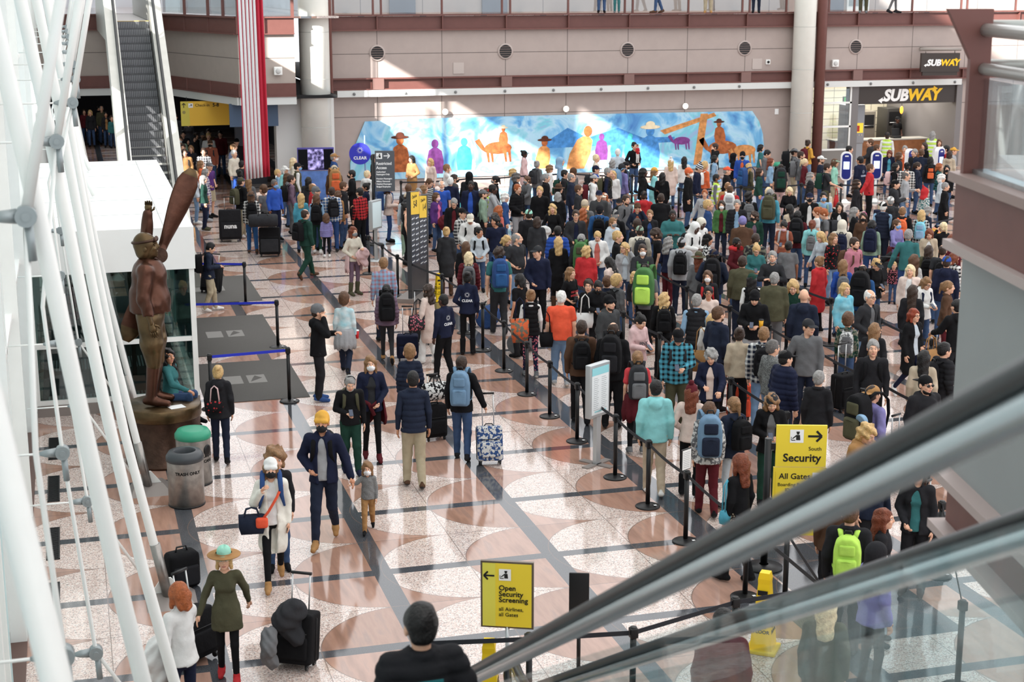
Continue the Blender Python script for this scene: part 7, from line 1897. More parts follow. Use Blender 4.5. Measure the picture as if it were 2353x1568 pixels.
m_ = MB(); m_.box((-.0, -.03, 1.52), (.55, .03, 2.66)); m_.build('panel', GREY1, r)
m_ = MB(); pict_officer(m_, .12, 2.52, .17, 0, 1, -.034); arrow(m_, .33, 2.52, .17, 0, 0, -.034)
for s, z, sz in (('Restricted', 2.27, .115), ('Access', 2.15, .115), ('Authorized', 2.05, .062), ('Passengers Only', 1.98, .062), ('Premium Passengers', 1.86, .058), ('Military Personnel', 1.785, .058), ('Disabled Passengers', 1.71, .058), ('Badged Employees', 1.635, .058)): letters(m_, s, .03, -.034, z, sz, 0, .002, 'LEFT', None, .92)
m_.build('lettering', [PAPER, INK], r)
r = thing('notice_stand', 'slim grey notice stand seen edge-on below the restricted access sign', 'notice stand', (7.73, 40.4, 0), R_(48))
m_ = MB(); m_.box((-.04, -.03, 0), (.04, .03, .88)); m_.build('pole', mat('alu', (186, 190, 192), .35, .5), r); m_ = MB(); m_.lathe([(0, 0), (.22, 0), (.22, .015), (.04, .03)], (0, 0, 0), 20); m_.build('base', mat('alu', (186, 190, 192), .35, .5), r); m_ = MB(); m_.rbox((-.26, -.05, .86), (.26, .05, 1.64), .012); m_.build('frame', mat('alu', (186, 190, 192), .35, .5), r); m_ = MB(); m_.box((-.22, -.055, .91), (.22, -.05, 1.59)); m_.build('sheet', mat('sheet_aqua', (214, 232, 236), .4), r)
# directory
r = thing('directory_sign', 'tall slanted airline directory with yellow top and dark columns', 'sign', (7.75, 35.3, 0), R_(62))
m_ = MB()
for k, (x0, x1, zt0, zt1) in enumerate(((-.72, .0, 2.60, 2.52), (.0, .66, 2.42, 2.34))):
    m_.prism([(x0, .30), (x1, .30), (x1, zt1), (x0, zt0)], .10, 0, T(0, -.05, 0))
m_.build('panel', mat('directory_dark', (66, 68, 72), .35, .3), r)
m_ = MB()
for k, (x0, x1, zt0, zt1) in enumerate(((-.71, -.01, 2.59, 2.51), (.01, .65, 2.41, 2.33))):
    m_.prism([(x0, zt0 - .52), (x1, zt1 - .52), (x1, zt1), (x0, zt0)], .003, 0, T(0, -.054, 0))
m_.build('header', mat('sign_amber2', (240, 200, 70), .45), r)
m_ = MB()
for k, (x0, zt) in enumerate(((-.68, 2.0), (-.34, 1.97), (.04, 1.84), (.35, 1.81))):
    for j in range(9):
        z = zt - j * .125; m_.box((x0, -.0535, z - .09), (x0 + .28, -.051, z), 1); 
        m_.box((x0 + .02, -.055, z - .055), (x0 + .16 + .02 * ((j * 7 + k) % 3), -.053, z - .035), 0); m_.box((x0 + .22, -.055, z - .06), (x0 + .25, -.053, z - .03), 0)
letters(m_, '5-8', -.5, -.056, 2.2, .22, 2, .004); letters(m_, '1-4', .28, -.056, 2.02, .22, 2, .004); letters(m_, 'Check-in', -.62, -.056, 2.42, .11, 2); letters(m_, 'Check-in', .12, -.056, 2.24, .11, 2)
m_.build('listing', [PAPER, mat('directory_slate', (74, 82, 96), .4), INK], r)
m_ = MB(); m_.box((-.80, -.30, 0), (.72, .32, .10)); m_.build('plinth', STEEL2, r); m_ = MB(); m_.prism([(.66, .10), (.72, .10), (.72, 2.36), (.66, 2.36)], .14, 0, T(0, -.07, 0)); m_.build('side_fin', mat('fin_grey', (110, 110, 112), .35, .4), r); m_ = MB(); m_.box((-.70, -.045, .10), (.66, .045, .32)); m_.build('base_panel', mat('directory_dark', (66, 68, 72), .35, .3), r)
# info stand
r = thing('notice_stand', 'white framed notice stand with aqua heading beside the front belt row', 'notice stand', (7.56, 21.75, 0), R_(34))
ALU = mat('alu', (186, 190, 192), .35, .5)
m_ = MB(); m_.box((-.055, -.035, .02), (.055, .035, .85)); m_.build('pole', ALU, r)
m_ = MB(); m_.box((-.30, -.06, 0), (.30, .06, .02)); m_.box((-.06, -.30, 0), (.06, .30, .02)); m_.build('base', STEEL2, r)
m_ = MB(); m_.rbox((-.25, -.05, .78), (.25, .05, 1.62), .014); m_.build('frame', ALU, r)
m_ = MB(); m_.box((-.21, -.056, .83), (.21, -.05, 1.57), 0); m_.box((-.21, -.058, 1.45), (.21, -.052, 1.57), 1)
for k in range(17):
    for c_ in (-.17, .03): m_.box((c_, -.0575, 1.40 - k * .031), (c_ + .10 + .03 * ((k * 5) % 3) / 2, -.055, 1.406 - k * .031), 2)
m_.box((-.14, -.0575, .865), (.15, -.055, .885), 1); m_.build('sheet', [mat('sheet_white', (232, 238, 240), .4), mat('sheet_head', (150, 214, 222), .4), mat('print_grey', (150, 156, 160), .6)], r)
# yellow security sign
r = thing('security_sign', 'yellow South Security All Gates sign on a black post', 'sign', (8.2, 17.05, 0), R_(-18))
m_ = MB(); m_.tube([(0, 0, .02), (0, 0, 1.72)], .045, 16); m_.build('post', BLACKP, r); m_ = MB(); m_.lathe([(0, 0), (.24, 0), (.24, .02), (.06, .05)], (0, 0, 0), 24); m_.build('base', BLACKP, r)
m_ = MB(); m_.box((.03, -.03, 1.58), (.10, .01, 1.66)); m_.box((.03, -.03, .86), (.10, .01, .94)); m_.build('bracket', BLACKP, r)
m_ = MB(); m_.box((.09, -.035, 1.36), (.72, .0, 1.90)); m_.build('upper_panel', YEL, r); m_ = MB(); m_.box((.07, -.035, .70), (.73, .0, 1.35)); m_.box((.10, -.04, .70), (.105, -.035, 1.3)); m_.build('lower_panel', YEL, r); m_ = MB(); m_.box((.09, -.035, .45), (.72, .0, .69)); m_.build('bottom_panel', YEL, r)
m_ = MB(); pict_officer(m_, .345, 1.76, .17, 1, 0, -.039); arrow(m_, .57, 1.76, .17, 0, 0, -.039); letters(m_, 'South', .66, -.038, 1.575, .07, 0, 0, 'RIGHT'); letters(m_, 'Security', .655, -.038, 1.43, .145, 0, .003, 'RIGHT')
letters(m_, 'All Gates', .535, -.038, 1.20, .105, 0, .001, 'RIGHT'); m_.box((.56, -.039, 1.195), (.65, -.037, 1.285), 1); m_.prism([(.575, 1.225), (.63, 1.26), (.64, 1.255), (.60, 1.22)], .002, 0, T(0, -.042, 0)); letters(m_, 'Boarding Pass &', .53, -.038, 1.105, .062, 0, 0, 'RIGHT'); letters(m_, 'ID Required', .53, -.038, 1.035, .062, 0, 0, 'RIGHT')
m_.build('lettering', [INK, PAPER], r)
# open security screening sign
r = thing('screening_sign', 'framed yellow Open Security Screening sign on a chrome pole', 'sign', (4.06, 14.43, 0), R_(-24))
m_ = MB(); m_.tube([(0, 0, .02), (0, 0, .80)], .022, 12); m_.build('pole', CHROME, r); m_ = MB(); m_.lathe([(0, 0), (.19, 0), (.19, .015), (.03, .04)], (0, 0, 0), 24); m_.build('base', CHROME, r)
m_ = MB(); m_.box((-.275, -.02, .77), (.275, .02, 1.50)); m_.build('frame', mat('frame_bronze', (112, 100, 88), .35, .5), r)
m_ = MB(); m_.box((-.255, -.026, .79), (.255, -.02, 1.48), 0); m_.box((-.255, -.028, .79), (-.12, -.022, 1.48), 1); m_.build('panel', [YEL, YEL2], r)
m_ = MB(); arrow(m_, -.185, 1.345, .11, 0, math.pi, -.032); pict_officer(m_, -.02, 1.36, .125, 1, 0, -.032)
for s, z, sz in (('Open', 1.19, .078), ('Security', 1.125, .078), ('Screening', 1.06, .078), ('all Airlines,', .965, .058), ('all Gates', .905, .058)): letters(m_, s, -.085, -.031, z, sz, 0, .0012 if sz > .07 else 0)
m_.build('lettering', [INK, PAPER], r)
m_ = MB(); r = thing('sign_board', 'plain black sign back standing behind the escalator rail', 'sign', (4.83, 14.4, 0), R_(-20)); m_.rbox((-.105, -.012, .86), (.105, .012, 1.30), .010); m_.build('panel', BLACKP, r); m_ = MB(); m_.tube([(0, 0, .02), (0, 0, .88)], .022, 10); m_.lathe([(0, 0), (.17, 0), (.17, .015), (.03, .04)], (0, 0, 0), 20); m_.build('pole', BLACKP, r)
r = thing('notice_holder', 'small white notice held on top of a front belt post', 'notice', (7.57, 18.19, 1.0), R_(30)); m_ = MB(); m_.box((-.10, -.008, .01), (.10, .008, .30)); m_.build('frame', BLACKP, r); m_ = MB(); m_.box((-.088, -.012, .02), (.088, -.008, .285), 0)
for k in range(9): m_.box((-.07, -.0135, .25 - k * .025), (.06, -.012, .255 - k * .025), 1)
m_.build('sheet', [PAPER, mat('print_grey', (150, 156, 160), .6)], r)

# --- caution cones
def cone(x, y, rz, label, h=.93):
    r = thing('caution_cone', label, 'caution cone', (x, y, 0), rz, 'yellow caution cones', h / .93)
    Yc = mat('cone_yellow', (246, 206, 30), .45)
    m_ = MB(); m_.rbox((-.17, -.17, 0), (.17, .17, .045), .015); m_.build('base', Yc, r)
    m_ = MB(); m_.add([(sx * w, sy * w, z) for z, w in ((.045, .125), (.80, .065), (.86, .068), (.93, .055)) for sx, sy in ((-1, -1), (1, -1), (1, 1), (-1, 1))], [(k * 4 + j, k * 4 + (j + 1) % 4, k * 4 + 4 + (j + 1) % 4, k * 4 + 4 + j) for k in range(3) for j in range(4)] + [(12, 13, 14, 15)]); m_.build('shell', Yc, r)
    m_ = MB()
    for a in range(4):
        for s, z, sz in (('CAUTION', .47, .042), ('CUIDADO', .42, .042), ('WET', .30, .056), ('FLOOR', .24, .056)):
            w = .125 - (z - .045) / .755 * .06
            vs, fs = text_mesh(s, sz, 'CENTER', .001); m_.add(vs, fs, 0, False, RZ(a * math.pi / 2) @ T(0, -w - .003, z) @ RX(-.08))
        w = .125 - (.56 - .045) / .755 * .06
        m_.prism([(-.035, 0), (.035, 0), (0, .06)], .002, 0, RZ(a * math.pi / 2) @ T(0, -w - .004, .56) @ RX(-.08))
    m_.build('lettering', INK, r)
    m_ = MB(); m_.box((-.06, -.092, .68), (.05, -.084, .735)); m_.build('label_plate', BLACKP, r)
cone(8.10, 34.7, R_(10), 'yellow caution cone beside the tall directory', .66)
cone(7.12, 14.75, R_(-38), 'yellow wet floor cone seen through the escalator glass')
cone(3.72, 13.9, R_(-20), 'yellow caution cone in front of the open screening sign', .90)

# ---------------------------------------------------------------- luggage and things carried
def suitcase(x, y, rz, w, d, h, col, label, handle=.42, tilt=0.0, col2=None, deco=None):
    r = thing('suitcase', label, 'suitcase', (x, y, 0), rz, 'suitcases and bags')
    M0 = RX(tilt)
    def put(m_, nm, mt): o_ = m_.build(nm, mt, r); o_.matrix_local = M0; return o_
    f = fabric(*col.split('~'))
    m_ = MB(); m_.rbox((-w / 2, -d / 2, .06), (w / 2, d / 2, h), .045); put(m_, 'shell', f)
    m_ = MB(); m_.rbox((-w / 2 + .04, -d / 2 - .035, .12), (w / 2 - .04, -d / 2 + .03, h * .60), .03); put(m_, 'front_pocket', fabric(*(col2 or col).split('~')))
    m_ = MB(); m_.tube([(-w / 2 + .05, -d / 2 - .006, h * .66), (w / 2 - .05, -d / 2 - .006, h * .66)], .006, 6); m_.tube([(-w / 2 - .004, 0, .1), (-w / 2 - .004, 0, h - .06), (0, 0, h + .003), (w / 2 + .004, 0, h - .06), (w / 2 + .004, 0, .1)], .006, 6); put(m_, 'zip', DARK)
    for sx in (-1, 1):
        for sy in (-1, 1):
            m_ = MB(); c = (sx * (w / 2 - .05), sy * (d / 2 - .04)); m_.tube([(c[0] - .012, c[1], .032), (c[0] + .012, c[1], .032)], .032, 12); m_.box((c[0] - .018, c[1] - .018, .04), (c[0] + .018, c[1] + .018, .07)); put(m_, 'wheel', BLACKP)
    if handle:
        m_ = MB(); m_.tube([(-w * .22, d / 2 - .05, h - .02), (-w * .22, d / 2 - .05, h + handle)], .009, 8); m_.tube([(w * .22, d / 2 - .05, h - .02), (w * .22, d / 2 - .05, h + handle)], .009, 8); put(m_, 'trolley_tubes', mat('tube_alu', (206, 206, 206), .3, .7))
        m_ = MB(); m_.tube([(-w * .26, d / 2 - .05, h + handle), (w * .26, d / 2 - .05, h + handle)], .017, 10); put(m_, 'handle', BLACKP)
    m_ = MB(); m_.tube([(-.07, 0, h), (-.05, 0, h + .03), (.05, 0, h + .03), (.07, 0, h)], .010, 6); put(m_, 'carry_handle', BLACKP)
    if deco: 
        m_ = MB(); letters(m_, deco, 0, -d / 2 - .038, h * .42, w * .30, 0, .006, 'CENTER'); put(m_, 'lettering', PAPER)
    return r
def duffel(x, y, rz, L_, rr, col, label, z=0.0):
    r = thing('duffel_bag', label, 'bag', (x, y, z), rz, 'suitcases and bags')
    m_ = MB(); m_.tube([(-L_ / 2, 0, rr), (-L_ / 2 + .04, 0, rr), (-L_ * .2, 0, rr * 1.03), (L_ * .2, 0, rr * 1.03), (L_ / 2 - .04, 0, rr), (L_ / 2, 0, rr)], [rr * .8, rr, rr * 1.04, rr * 1.04, rr, rr * .8], 18); m_.build('body', fabric(*col.split('~')), r)
    for s in (1, -1):
        m_ = MB(); m_.tube([(-L_ * .18, s * rr * .7, rr * 1.6), (-L_ * .12, s * rr * .3, rr * 2.5), (L_ * .12, s * rr * .3, rr * 2.5), (L_ * .18, s * rr * .7, rr * 1.6)], .012, 6); m_.build('handle', DARK, r)
    return r
def tote(M, w, h, d, col, label, strap=.30, col2=None, cat='bag'):
    r = tag(empty('tote_bag'), label, cat, 'handbags and totes'); r.matrix_world = M
    m_ = MB(); m_.add([(-w * .42, -d / 2, 0), (w * .42, -d / 2, 0), (w * .42, d / 2, 0), (-w * .42, d / 2, 0), (-w / 2, -d * .3, h), (w / 2, -d * .3, h), (w / 2, d * .3, h), (-w / 2, d * .3, h), (-w * .5, -d * .55, h * .4), (w * .5, -d * .55, h * .4), (w * .5, d * .55, h * .4), (-w * .5, d * .55, h * .4)], [(0,3,2,1),(0,1,9,8),(1,2,10,9),(2,3,11,10),(3,0,8,11),(8,9,5,4),(9,10,6,5),(10,11,7,6),(11,8,4,7),(4,5,6,7)], 0, True)
    m_.build('body', fabric(*col.split('~')), r)
    for s in (1, -1): m_ = MB(); m_.tube([(-w * .28, s * d * .3, h * .95), (-w * .2, s * .02, h + strap * .8), (0, 0, h + strap), (w * .2, s * .02, h + strap * .8), (w * .28, s * d * .3, h * .95)], .011, 6); m_.build('strap', fabric(*(col2 or col).split('~')), r)
    return r
def phone(M, label):
    m_ = MB(); m_.rbox((-.036, -.005, -.075), (.036, .005, .075), .004, 0, None, 1); m_.box((-.032, -.0062, -.068), (.032, -.005, .068), 1)
    o_ = m_.build('mobile_phone', [BLACKP, mat('phone_screen', (60, 70, 90), .15)]); o_.matrix_world = M; tag(o_, label, 'phone', 'phones held in hands'); return o_
def coat_bundle(M, col, label, s=1.0):
    B_ = Blend(); 
    for p, q in (((0, 0, 0), .12), ((.10, .02, -.05), .10), ((-.11, .0, -.06), .11), ((0, .03, -.20), .10), ((.05, -.03, -.30), .08)): B_.ell(p, (q, q * .75, q * 1.05), .06)
    v_, q_ = B_.skin(np.arange(-.3, .3, .014), np.arange(-.2, .2, .014), np.arange(-.5, .25, .014), .010, 40, 0, 0, 3)
    me = net_mesh('folded_coat', [(v_, q_, 0)]); o_ = bpy.data.objects.new('folded_coat', me); COL.objects.link(o_); o_.material_slots[0].link = 'OBJECT'; o_.material_slots[0].material = fabric(*col.split('~')); o_.matrix_world = M @ Matrix.Scale(s, 4); tag(o_, label, 'coat', 'coats carried'); return o_

# ---------------------------------------------------------------- the people
PINFO = {}
for ln in PEOPLE.strip().split('\n'):
    head, lab = ln.split('|')
    tk = head.split(' ', 4)
    px_, py_, ph_, pa_ = (float(t) for t in tk[:4])
    zz = 0.0
    code = tk[4]
    if 'z:6.2' in code: zz = 6.15; code = code.replace('z:6.2', '')
    d_ = math.hypot(px_, py_)
    up = zz > 1
    grp = 'people on the upper walkway' if up else ('people waiting in the queue' if px_ > 7.6 else 'people walking in the hall')
    ro = person(px_, py_, ph_, R_(pa_), code, lab, zz, grp, d_ < 36)
    PINFO[lab] = (px_, py_, ph_, R_(pa_), code, ro)
def find(s):
    for l, v in PINFO.items():
        if s in l: return v
    raise KeyError(s)
def on(s):     # matrix of a person's own space (1.76 m units)
    x, y, h, a, c, ro = find(s); return at_person(x, y, h, a)
# people not standing on the floor
person(1.30, 24.12, 1.66, R_(64), 'w a:bf H:wv.bk t:sw.te b:je.je f:bk l:sit s:3 hd:r', 'person in teal sweater sitting on the bronze pedestal and smiling', .92 - .92 * 1.66 / 1.76 + .02)
ESC = Vector((1.66, 7.62, 4.05 - 1.74))
person(ESC.x, ESC.y, 1.74, R_(182), 'm a:db H:sh.bk t:pu.dk b:tr.bk f:bk', 'person in dark padded jacket with teal lettering riding the near escalator, seen from behind', ESC.z, None, True)
backpack('black backpack hanging low on the person riding the near escalator', 'bk', 'dk', at_person(ESC.x, ESC.y, 1.74, R_(182), ESC.z) @ T(-.13, .20, .80), 'backpacks worn in the hall')
person(1.80, 9.30, 1.60, R_(186), 'w a:dd H:lo.db t:co.mr b:tr.bk f:bk', 'person with long dark hair riding the near escalator below the padded jacket', 2.87 - 1.62, None, True)
person(33.6, 58.7, 1.75, R_(10), 'm a:hh H:cr.bk T:cap.bk t:tee.bk b:tr.bk f:bk s:5', 'worker in black cap and shirt behind the shop counter', 0.0, None, False)
x, y, h, a, c, ro = find('carrying a baby')
person(x + .02, y - .30, .62, a, 'c a:pp H:cr.br t:sw.rd b:tr.wh f:wh', 'baby in red top held by the person in black sweater', 1.12, None, False)

# lettering on clothing and packs, a part of the garment
def print_on(root, words, y, col, M=None, emblem=None):
    m_ = MB()
    for s, z, sz in words: letters(m_, s, 0, 0, z, sz, 0, .002, 'CENTER')
    if emblem: burst(m_, 0, 0, emblem, .075, 0)
    o_ = m_.build('printed_lettering', mat('print_%d_%d_%d' % col, col, .7), root)
    o_.matrix_local = T(0, y, 0) @ (M or Matrix())
    return o_
BACK = RZ(math.pi)
for s in ('walking near the caution cone', 'standing by the belt posts'):
    ro = find(s)[5]; print_on(ro, [('CLEAR', 1.14, .075)], .135, (236, 238, 242), BACK, 1.29)
ro = find('beside the first kiosk')[5]
for k, v in PINFO.items():
    if 'white logo beside the first kiosk' in k: print_on(v[5], [('CLEAR', 1.14, .075)], .155, (200, 206, 226), BACK, 1.29)
print_on(find('pale pink hoodie with lettering')[5], [('PINK', 1.16, .10)], -.145, (60, 60, 66))
print_on(find('light grey sweatshirt with lettering')[5], [('ONE', 1.24, .12)], -.185, (60, 62, 70))
print_on(find('tan hoodie with black letters')[5], [('OC', 1.22, .10)], -.16, (34, 32, 30), T(.07, 0, 0))
print_on(find('sunglasses with a full beard')[5], [('PUMA', 1.16, .09)], -.245, (70, 74, 82))
print_on(find('black printed tee')[5], [('OLE MISS', 1.20, .06), ('BASEBALL', 1.12, .06)], -.125, (190, 60, 66))
for l, ro in list(PEOPLE_ROOTS.items()):
    if 'teal lettering' in l:
        m_ = MB(); m_.box((-.13, 0, 1.325), (.13, .004, 1.395), 0); letters(m_, 'adidas', 0, -.002, 1.342, .062, 1, .002, 'CENTER'); letters(m_, 'adidas', 0, -.002, 1.265, .062, 0, .002, 'CENTER')
        o_ = m_.build('printed_lettering', [mat('print_teal', (30, 112, 116), .7), mat('print_dark', (26, 40, 46), .7)], ro); o_.matrix_local = T(.06, .205, 0) @ BACK

v = find('mint green brimmed hat'); m_ = MB(); m_.lathe([(.10, .0), (.20, .012), (.205, .02), (.20, .026), (.10, .022), (.104, .04), (.10, .045)], (0, 0, 0), 32); o_ = m_.build('hat_brim', fabric('tn'), v[5]); o_.matrix_local = head_matrix('') @ T(*HEAD_C) @ T(0, .012, .048) @ Matrix.Scale(1.02, 4)
# ---- things held, pulled or set down
suitcase(5.97, 22.20, R_(-8), .40, .26, .60, 'bl~zeb', 'blue and white patterned cabin suitcase pulled across the floor', .50, R_(-12), 'bl~zeb')
suitcase(5.45, 23.75, R_(10), .38, .24, .60, 'bk', 'black cabin suitcase with yellow tag in front of the padded vest', .48)
duffel(5.47, 23.72, R_(12), .44, .15, 'bk~zeb', 'black and white patterned bag on top of the black cabin suitcase', .67)
suitcase(6.18, 29.2, R_(-14), .42, .28, .52, 'nv', 'navy soft suitcase behind the mauve puffer', .55)
suitcase(6.72, 30.5, R_(-10), .44, .26, .56, 'dk', 'dark suitcase with brown handles beside the patterned tote', .55)
suitcase(4.32, 44.7, R_(-4), .62, .40, .92, 'dk', 'large charcoal case with white lettering nuna', .35, R_(-6), None, 'nuna')
suitcase(5.08, 41.85, R_(-10), .56, .34, .80, 'bk', 'large black suitcase with grey piping behind the checked shirt', .30, R_(-8), 'ch')
duffel(4.9, 41.6, R_(-8), .78, .17, 'ch', 'charcoal duffel lying on top of the large black suitcase', .86)
suitcase(3.05, 37.1, R_(-35), .46, .28, .66, 'bk', 'black suitcase standing by the farthest mat', .30, R_(-14))
suitcase(2.35, 38.9, R_(-20), .50, .32, .80, 'bk', 'black suitcase leaning at the vestibule corner', .0)
duffel(8.55, 29.25, R_(38), .60, .20, 'gy', 'grey duffel bag on the floor beside the patterned leggings')
duffel(8.50, 31.7, R_(60), .58, .22, 'bl', 'blue duffel bag on the floor behind the belt row')
suitcase(10.72, 23.5, R_(-15), .40, .26, .62, 'orange', 'bright orange suitcase in the queue', .0)
suitcase(12.7, 23.5, R_(20), .44, .27, .66, 'bk', 'black suitcase with silver trolley tubes pulled by the trucker cap', .52)
suitcase(13.35, 24.6, R_(15), .46, .28, .70, 'dk', 'dark suitcase behind the black suitcase with silver tubes', .0)
suitcase(11.6, 19.7, R_(25), .40, .26, .60, 'bk', 'black suitcase held beside the charcoal fleece', .42)
suitcase(22.9, 40.6, R_(10), .46, .28, .74, 'nv', 'navy suitcase pulled by the red and black jacket', .46)
suitcase(8.75, 22.9, R_(15), .40, .26, .58, 'ch', 'charcoal suitcase behind the white framed notice stand', .0)
suitcase(13.4, 28.6, R_(10), .40, .26, .62, 'lg', 'silver suitcase with tall trolley handle in the queue', .55)
suitcase(15.3, 24.8, R_(30), .44, .28, .66, 'bk', 'black suitcase with white round patch beside the red haired traveller', .30)
suitcase(11.4, 41.5, R_(10), .40, .26, .60, 'bl', 'blue suitcase in front of the black puffer', .45)
suitcase(10.35, 16.7, R_(30), .40, .26, .60, 'bk', 'black suitcase held behind the escalator glass', .45)
suitcase(2.02, 15.75, R_(-30), .46, .30, .62, 'bk', 'black wheeled case under a grey jacket beside the olive dress', .40, R_(-10))
coat_bundle(T(1.98, 15.60, .72) @ RZ(R_(30)), 'ch', 'dark coat draped over the black wheeled case', 1.1)
coat_bundle(T(1.72, 15.45, .50) @ RZ(R_(80)), 'gy', 'grey jacket hanging from the hand of the olive dress', 1.0)
suitcase(1.02, 16.2, R_(40), .42, .28, .60, 'bk', 'black case pulled behind the olive dress', .42, R_(-8))
# black bag beside the second truss base
r = thing('travel_bag', 'black soft travel bag with a loop handle by the truss base', 'bag', (1.02, 18.45, 0), R_(20)); m_ = MB(); m_.rbox((-.20, -.13, 0), (.20, .13, .46), .08); m_.build('body', fabric('bk'), r); m_ = MB(); m_.rbox((-.16, -.17, .05), (.16, -.10, .30), .03); m_.build('front_pocket', fabric('dk'), r); m_ = MB(); m_.tube([(-.08, 0, .44), (-.06, 0, .52), (.06, 0, .52), (.08, 0, .44)], .012, 6); m_.build('handle', DARK, r)
tote(on('pale pink coat and white trousers') @ T(.30, -.04, .80), .46, .34, .18, 'ch~multi', 'large patterned tote hanging from the pale pink coat', .34, 'dk')
tote(on('black vest and white tee') @ T(.22, .10, .74), .34, .46, .14, 'or~camo', 'orange and blue patterned tote worn with the black vest', .42, 'nv')
tote(on('white fleece coat') @ T(.18, .14, .66), .34, .40, .12, 'tn', 'tan leather shoulder bag hanging on the white fleece coat', .46)
tote(on('black coat over pale turtleneck') @ T(.34, -.16, .62), .46, .32, .14, 'tn', 'tan leather handbag on the arm of the black coat', .28)
tote(on('bright orange tee') @ T(.27, .08, .76), .24, .26, .10, 'bk', 'black shoulder bag hanging on the bright orange tee', .38)
tote(on('flowered bag') @ T(.06, .19, .98), .27, .20, .14, 'bk~flor', 'black flowered handbag worn on the back of the dark hoodie', .26, 'pk')
tote(on('grey green sweater and grey cap') @ T(-.1, .16, .74), .34, .28, .12, 'bk', 'black shoulder bag behind the grey green sweater', .40)
tote(on('black mask with white earphone') if False else on('black hoodie and black mask') @ T(-.27, -.1, .76), .34, .30, .12, 'wh', 'white shoulder bag hanging on the black hoodie with mask', .40)
tote(on('leopard print') @ T(.22, -.02, .86), .20, .18, .08, 'tq', 'small teal bag worn with the leopard print skirt', .40)
tote(on('reaching down to a red bag') @ T(-.2, -.3, .5), .30, .34, .14, 'rd', 'red gift bag held by the charcoal tee', .2)
tote(on('long cream cardigan, white knit hat') @ T(-.27, -.12, .80), .34, .24, .16, 'dj', 'dark blue bag hanging at the side of the long cream cardigan', .10)
r = tag(empty('belt_bag'), 'bright red orange belt bag worn across the long cream cardigan', 'bag'); r.matrix_world = on('long cream cardigan, white knit hat'); m_ = MB(); m_.tube([(.14, -.10, 1.42), (.06, -.19, 1.28), (-.05, -.20, 1.10), (-.14, -.18, .98)], .022, 8, 0, True, None, .4); m_.build('strap', fabric('orange'), r); m_ = MB(); m_.rbox((-.22, -.24, .88), (-.06, -.15, 1.02), .04); m_.build('pouch', fabric('orange'), r)
coat_bundle(on('cream sweater and mauve leggings') @ T(.10, -.26, 1.12), 'pk', 'pale pink coat bundled in the arms of the cream sweater')
coat_bundle(on('sunlit cream jacket holding') @ T(.18, -.24, 1.05), 'rd', 'bright red coat held by the sunlit cream jacket')
coat_bundle(on('with a coat on the arm') @ T(.32, .0, .92), 'nv', 'navy coat hanging over the arm of the dark green sweater')
coat_bundle(on('white sweater holding') @ T(.10, -.24, .98), 'wh', 'white padded coat held by the white sweater', 1.2)
coat_bundle(on('carrying a white jacket') @ T(-.20, -.22, 1.06), 'wh', 'white jacket carried by the black sweater', .9)
coat_bundle(on('purple jacket with magenta') @ T(.02, -.26, .98), 'mr', 'maroon padded coat held by the purple jacket', 1.1)
for s, w in (('knit hat talking', 'black phone held to the ear of the black hooded coat'), ('phone to the ear', 'phone held to the ear of the smiling grey jacket')):
    pe = ARMS['g' if 'talking' in s else 'e'][1]; phone(on(s) @ T((.125 if 'ear' in s else .125), -.09, 1.58) @ RZ(R_(70)), w)
for s, w in (('green pack straps looking', 'phone held by the black sweater with green straps'), ('blue checked shirt and black cap', 'phone held by the blue checked shirt'), ('phone and a yellow cup', 'phone held by the black hoodie beside the yellow cup'), ('khaki trousers looking', 'phone held by the navy jacket at the mats'), ('pink hoodie with lettering looking', 'phone held by the pale pink hoodie'), ('backwards cap looking', 'phone held by the backwards cap with wavy hair'), ('black hoodie and black mask', 'phone held by the black hoodie with white cord'), ('black jacket and grey cap holding', 'phone held by the blond ponytail in black jacket'), ('white hoodie and glasses looking', 'phone held by the white hoodie with glasses'), ('rust tee and pink mask', 'phone held by the rust tee with pink mask'), ('green knit sweater', 'phone held by the green knit sweater')):
    phone(on(s) @ T(-.03, -.33, 1.16) @ RX(R_(-55)), w)
def cup(M, label, col, h=.14):
    r = tag(empty('drink_cup'), label, 'cup'); r.matrix_world = M; m_ = MB(); m_.lathe([(0, 0), (.030, 0), (.042, h), (0, h)], (0, 0, 0), 18); m_.build('cup', mat('cup_' + col, PAL[col], .5), r); m_ = MB(); m_.lathe([(.044, h), (.044, h + .012), (.036, h + .022), (0, h + .022)], (0, 0, 0), 18); m_.build('lid', DARK if col != 'rd' else PAPER, r)
cup(on('phone and a yellow cup') @ T(.14, -.34, 1.12), 'yellow paper cup with black lid held by the black hoodie', 'ye')
cup(on('pastel tie-dye') @ T(-.25, -.09, .79), 'red drink cup with white lid held by the tie-dye top', 'rd', .17)
cup(on('holding a dark cup') @ T(-.12, -.26, 1.02), 'dark cup held by the black printed tee', 'dk', .11)
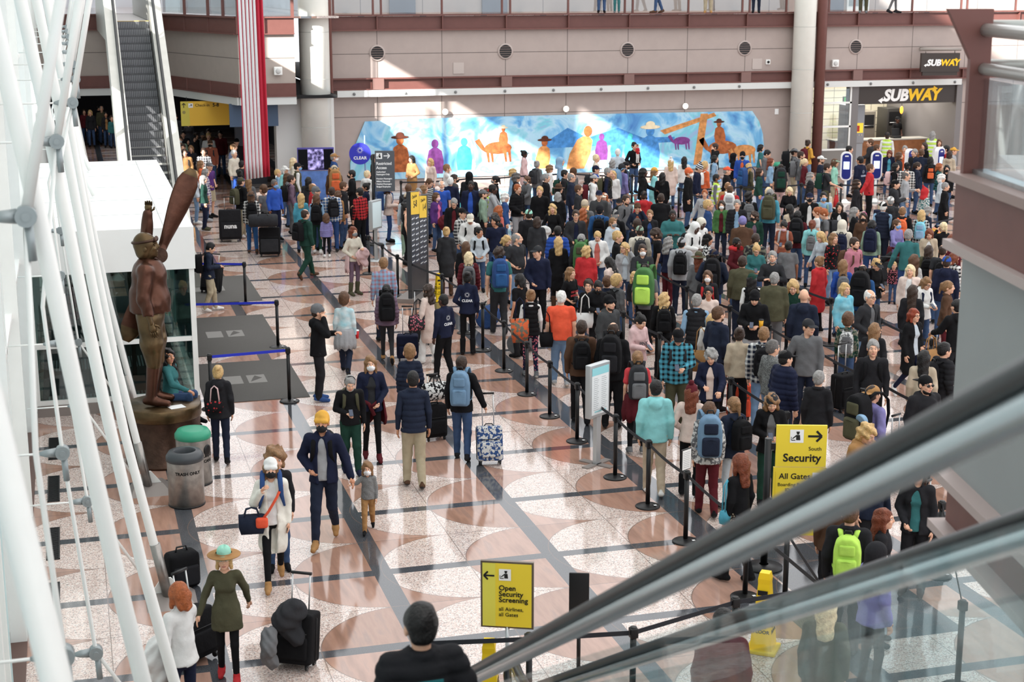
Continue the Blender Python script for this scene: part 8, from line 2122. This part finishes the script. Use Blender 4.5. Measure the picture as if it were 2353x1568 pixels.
# neck pillow, orange cap hanging from the pack, rainbow blanket, stroller, paper
m_ = MB(); m_.tube([(.13 * math.sin(t), .02 - .13 * math.cos(t) * -1, 1.49) for t in [R_(-140) + R_(280) * k / 16 for k in range(17)]], .055, 12); o_ = m_.build('neck_pillow', fabric('rd')); o_.matrix_world = on('red neck pillow'); tag(o_, 'red neck pillow worn over the maroon hoodie', 'pillow')
o_ = bpy.data.objects.new('cap', head_part('cap')); COL.objects.link(o_); o_.material_slots[0].link = 'OBJECT'; o_.material_slots[0].material = fabric('lb'); o_.matrix_world = on('large black and camouflage pack') @ T(-.16, .40, 1.30) @ RX(R_(70)); tag(o_, 'light blue cap hanging on the camouflage backpack', 'cap')
coat_bundle(on('over the rainbow blanket') @ T(.1, -.45, .95), 'ye~multi', 'rainbow striped blanket draped over a pushchair', 1.3)
m_ = MB(); m_.box((0, -.12, 0), (.24, .08, .004)); tag(m_.build('paper_sheet', PAPER, None, (1.22, 23.52, .922), (0, 0, .3)), 'white paper sheet lying on the bronze pedestal', 'paper')
def stroller(x, y, rz, label):
    r = thing('stroller', label, 'stroller', (x, y, 0), rz)
    m_ = MB(); m_.tube([(-.22, .35, 1.0), (-.22, .1, .55), (-.22, -.35, .15)], .014, 8); m_.tube([(.22, .35, 1.0), (.22, .1, .55), (.22, -.35, .15)], .014, 8); m_.tube([(-.22, .25, .15), (-.22, .0, .6)], .014, 8); m_.tube([(.22, .25, .15), (.22, .0, .6)], .014, 8); m_.tube([(-.22, .35, 1.0), (.22, .35, 1.0)], .018, 8); m_.build('frame', mat('tube_dark', (60, 62, 66), .4, .6), r)
    m_ = MB(); m_.rbox((-.19, -.15, .38), (.19, .18, .48), .03); m_.rbox((-.19, .12, .42), (.19, .22, .86), .03, 0); m_.build('seat', fabric('ch'), r)
    for sx in (-1, 1):
        for yy, rr in ((-.35, .09), (.27, .11)): m_ = MB(); m_.tube([(sx * .22 - .02, yy, rr), (sx * .22 + .02, yy, rr)], rr, 18); m_.build('wheel', BLACKP, r)
    m_ = MB(); m_.tube([(-.19, .2, .86), (0, .0, 1.0), (.19, .2, .86)], [.06, .09, .06], 10); m_.build('hood', fabric('dk'), r)
stroller(18.5, 32.3, R_(150), 'dark stroller with a toddler beside the teal sweatshirt')
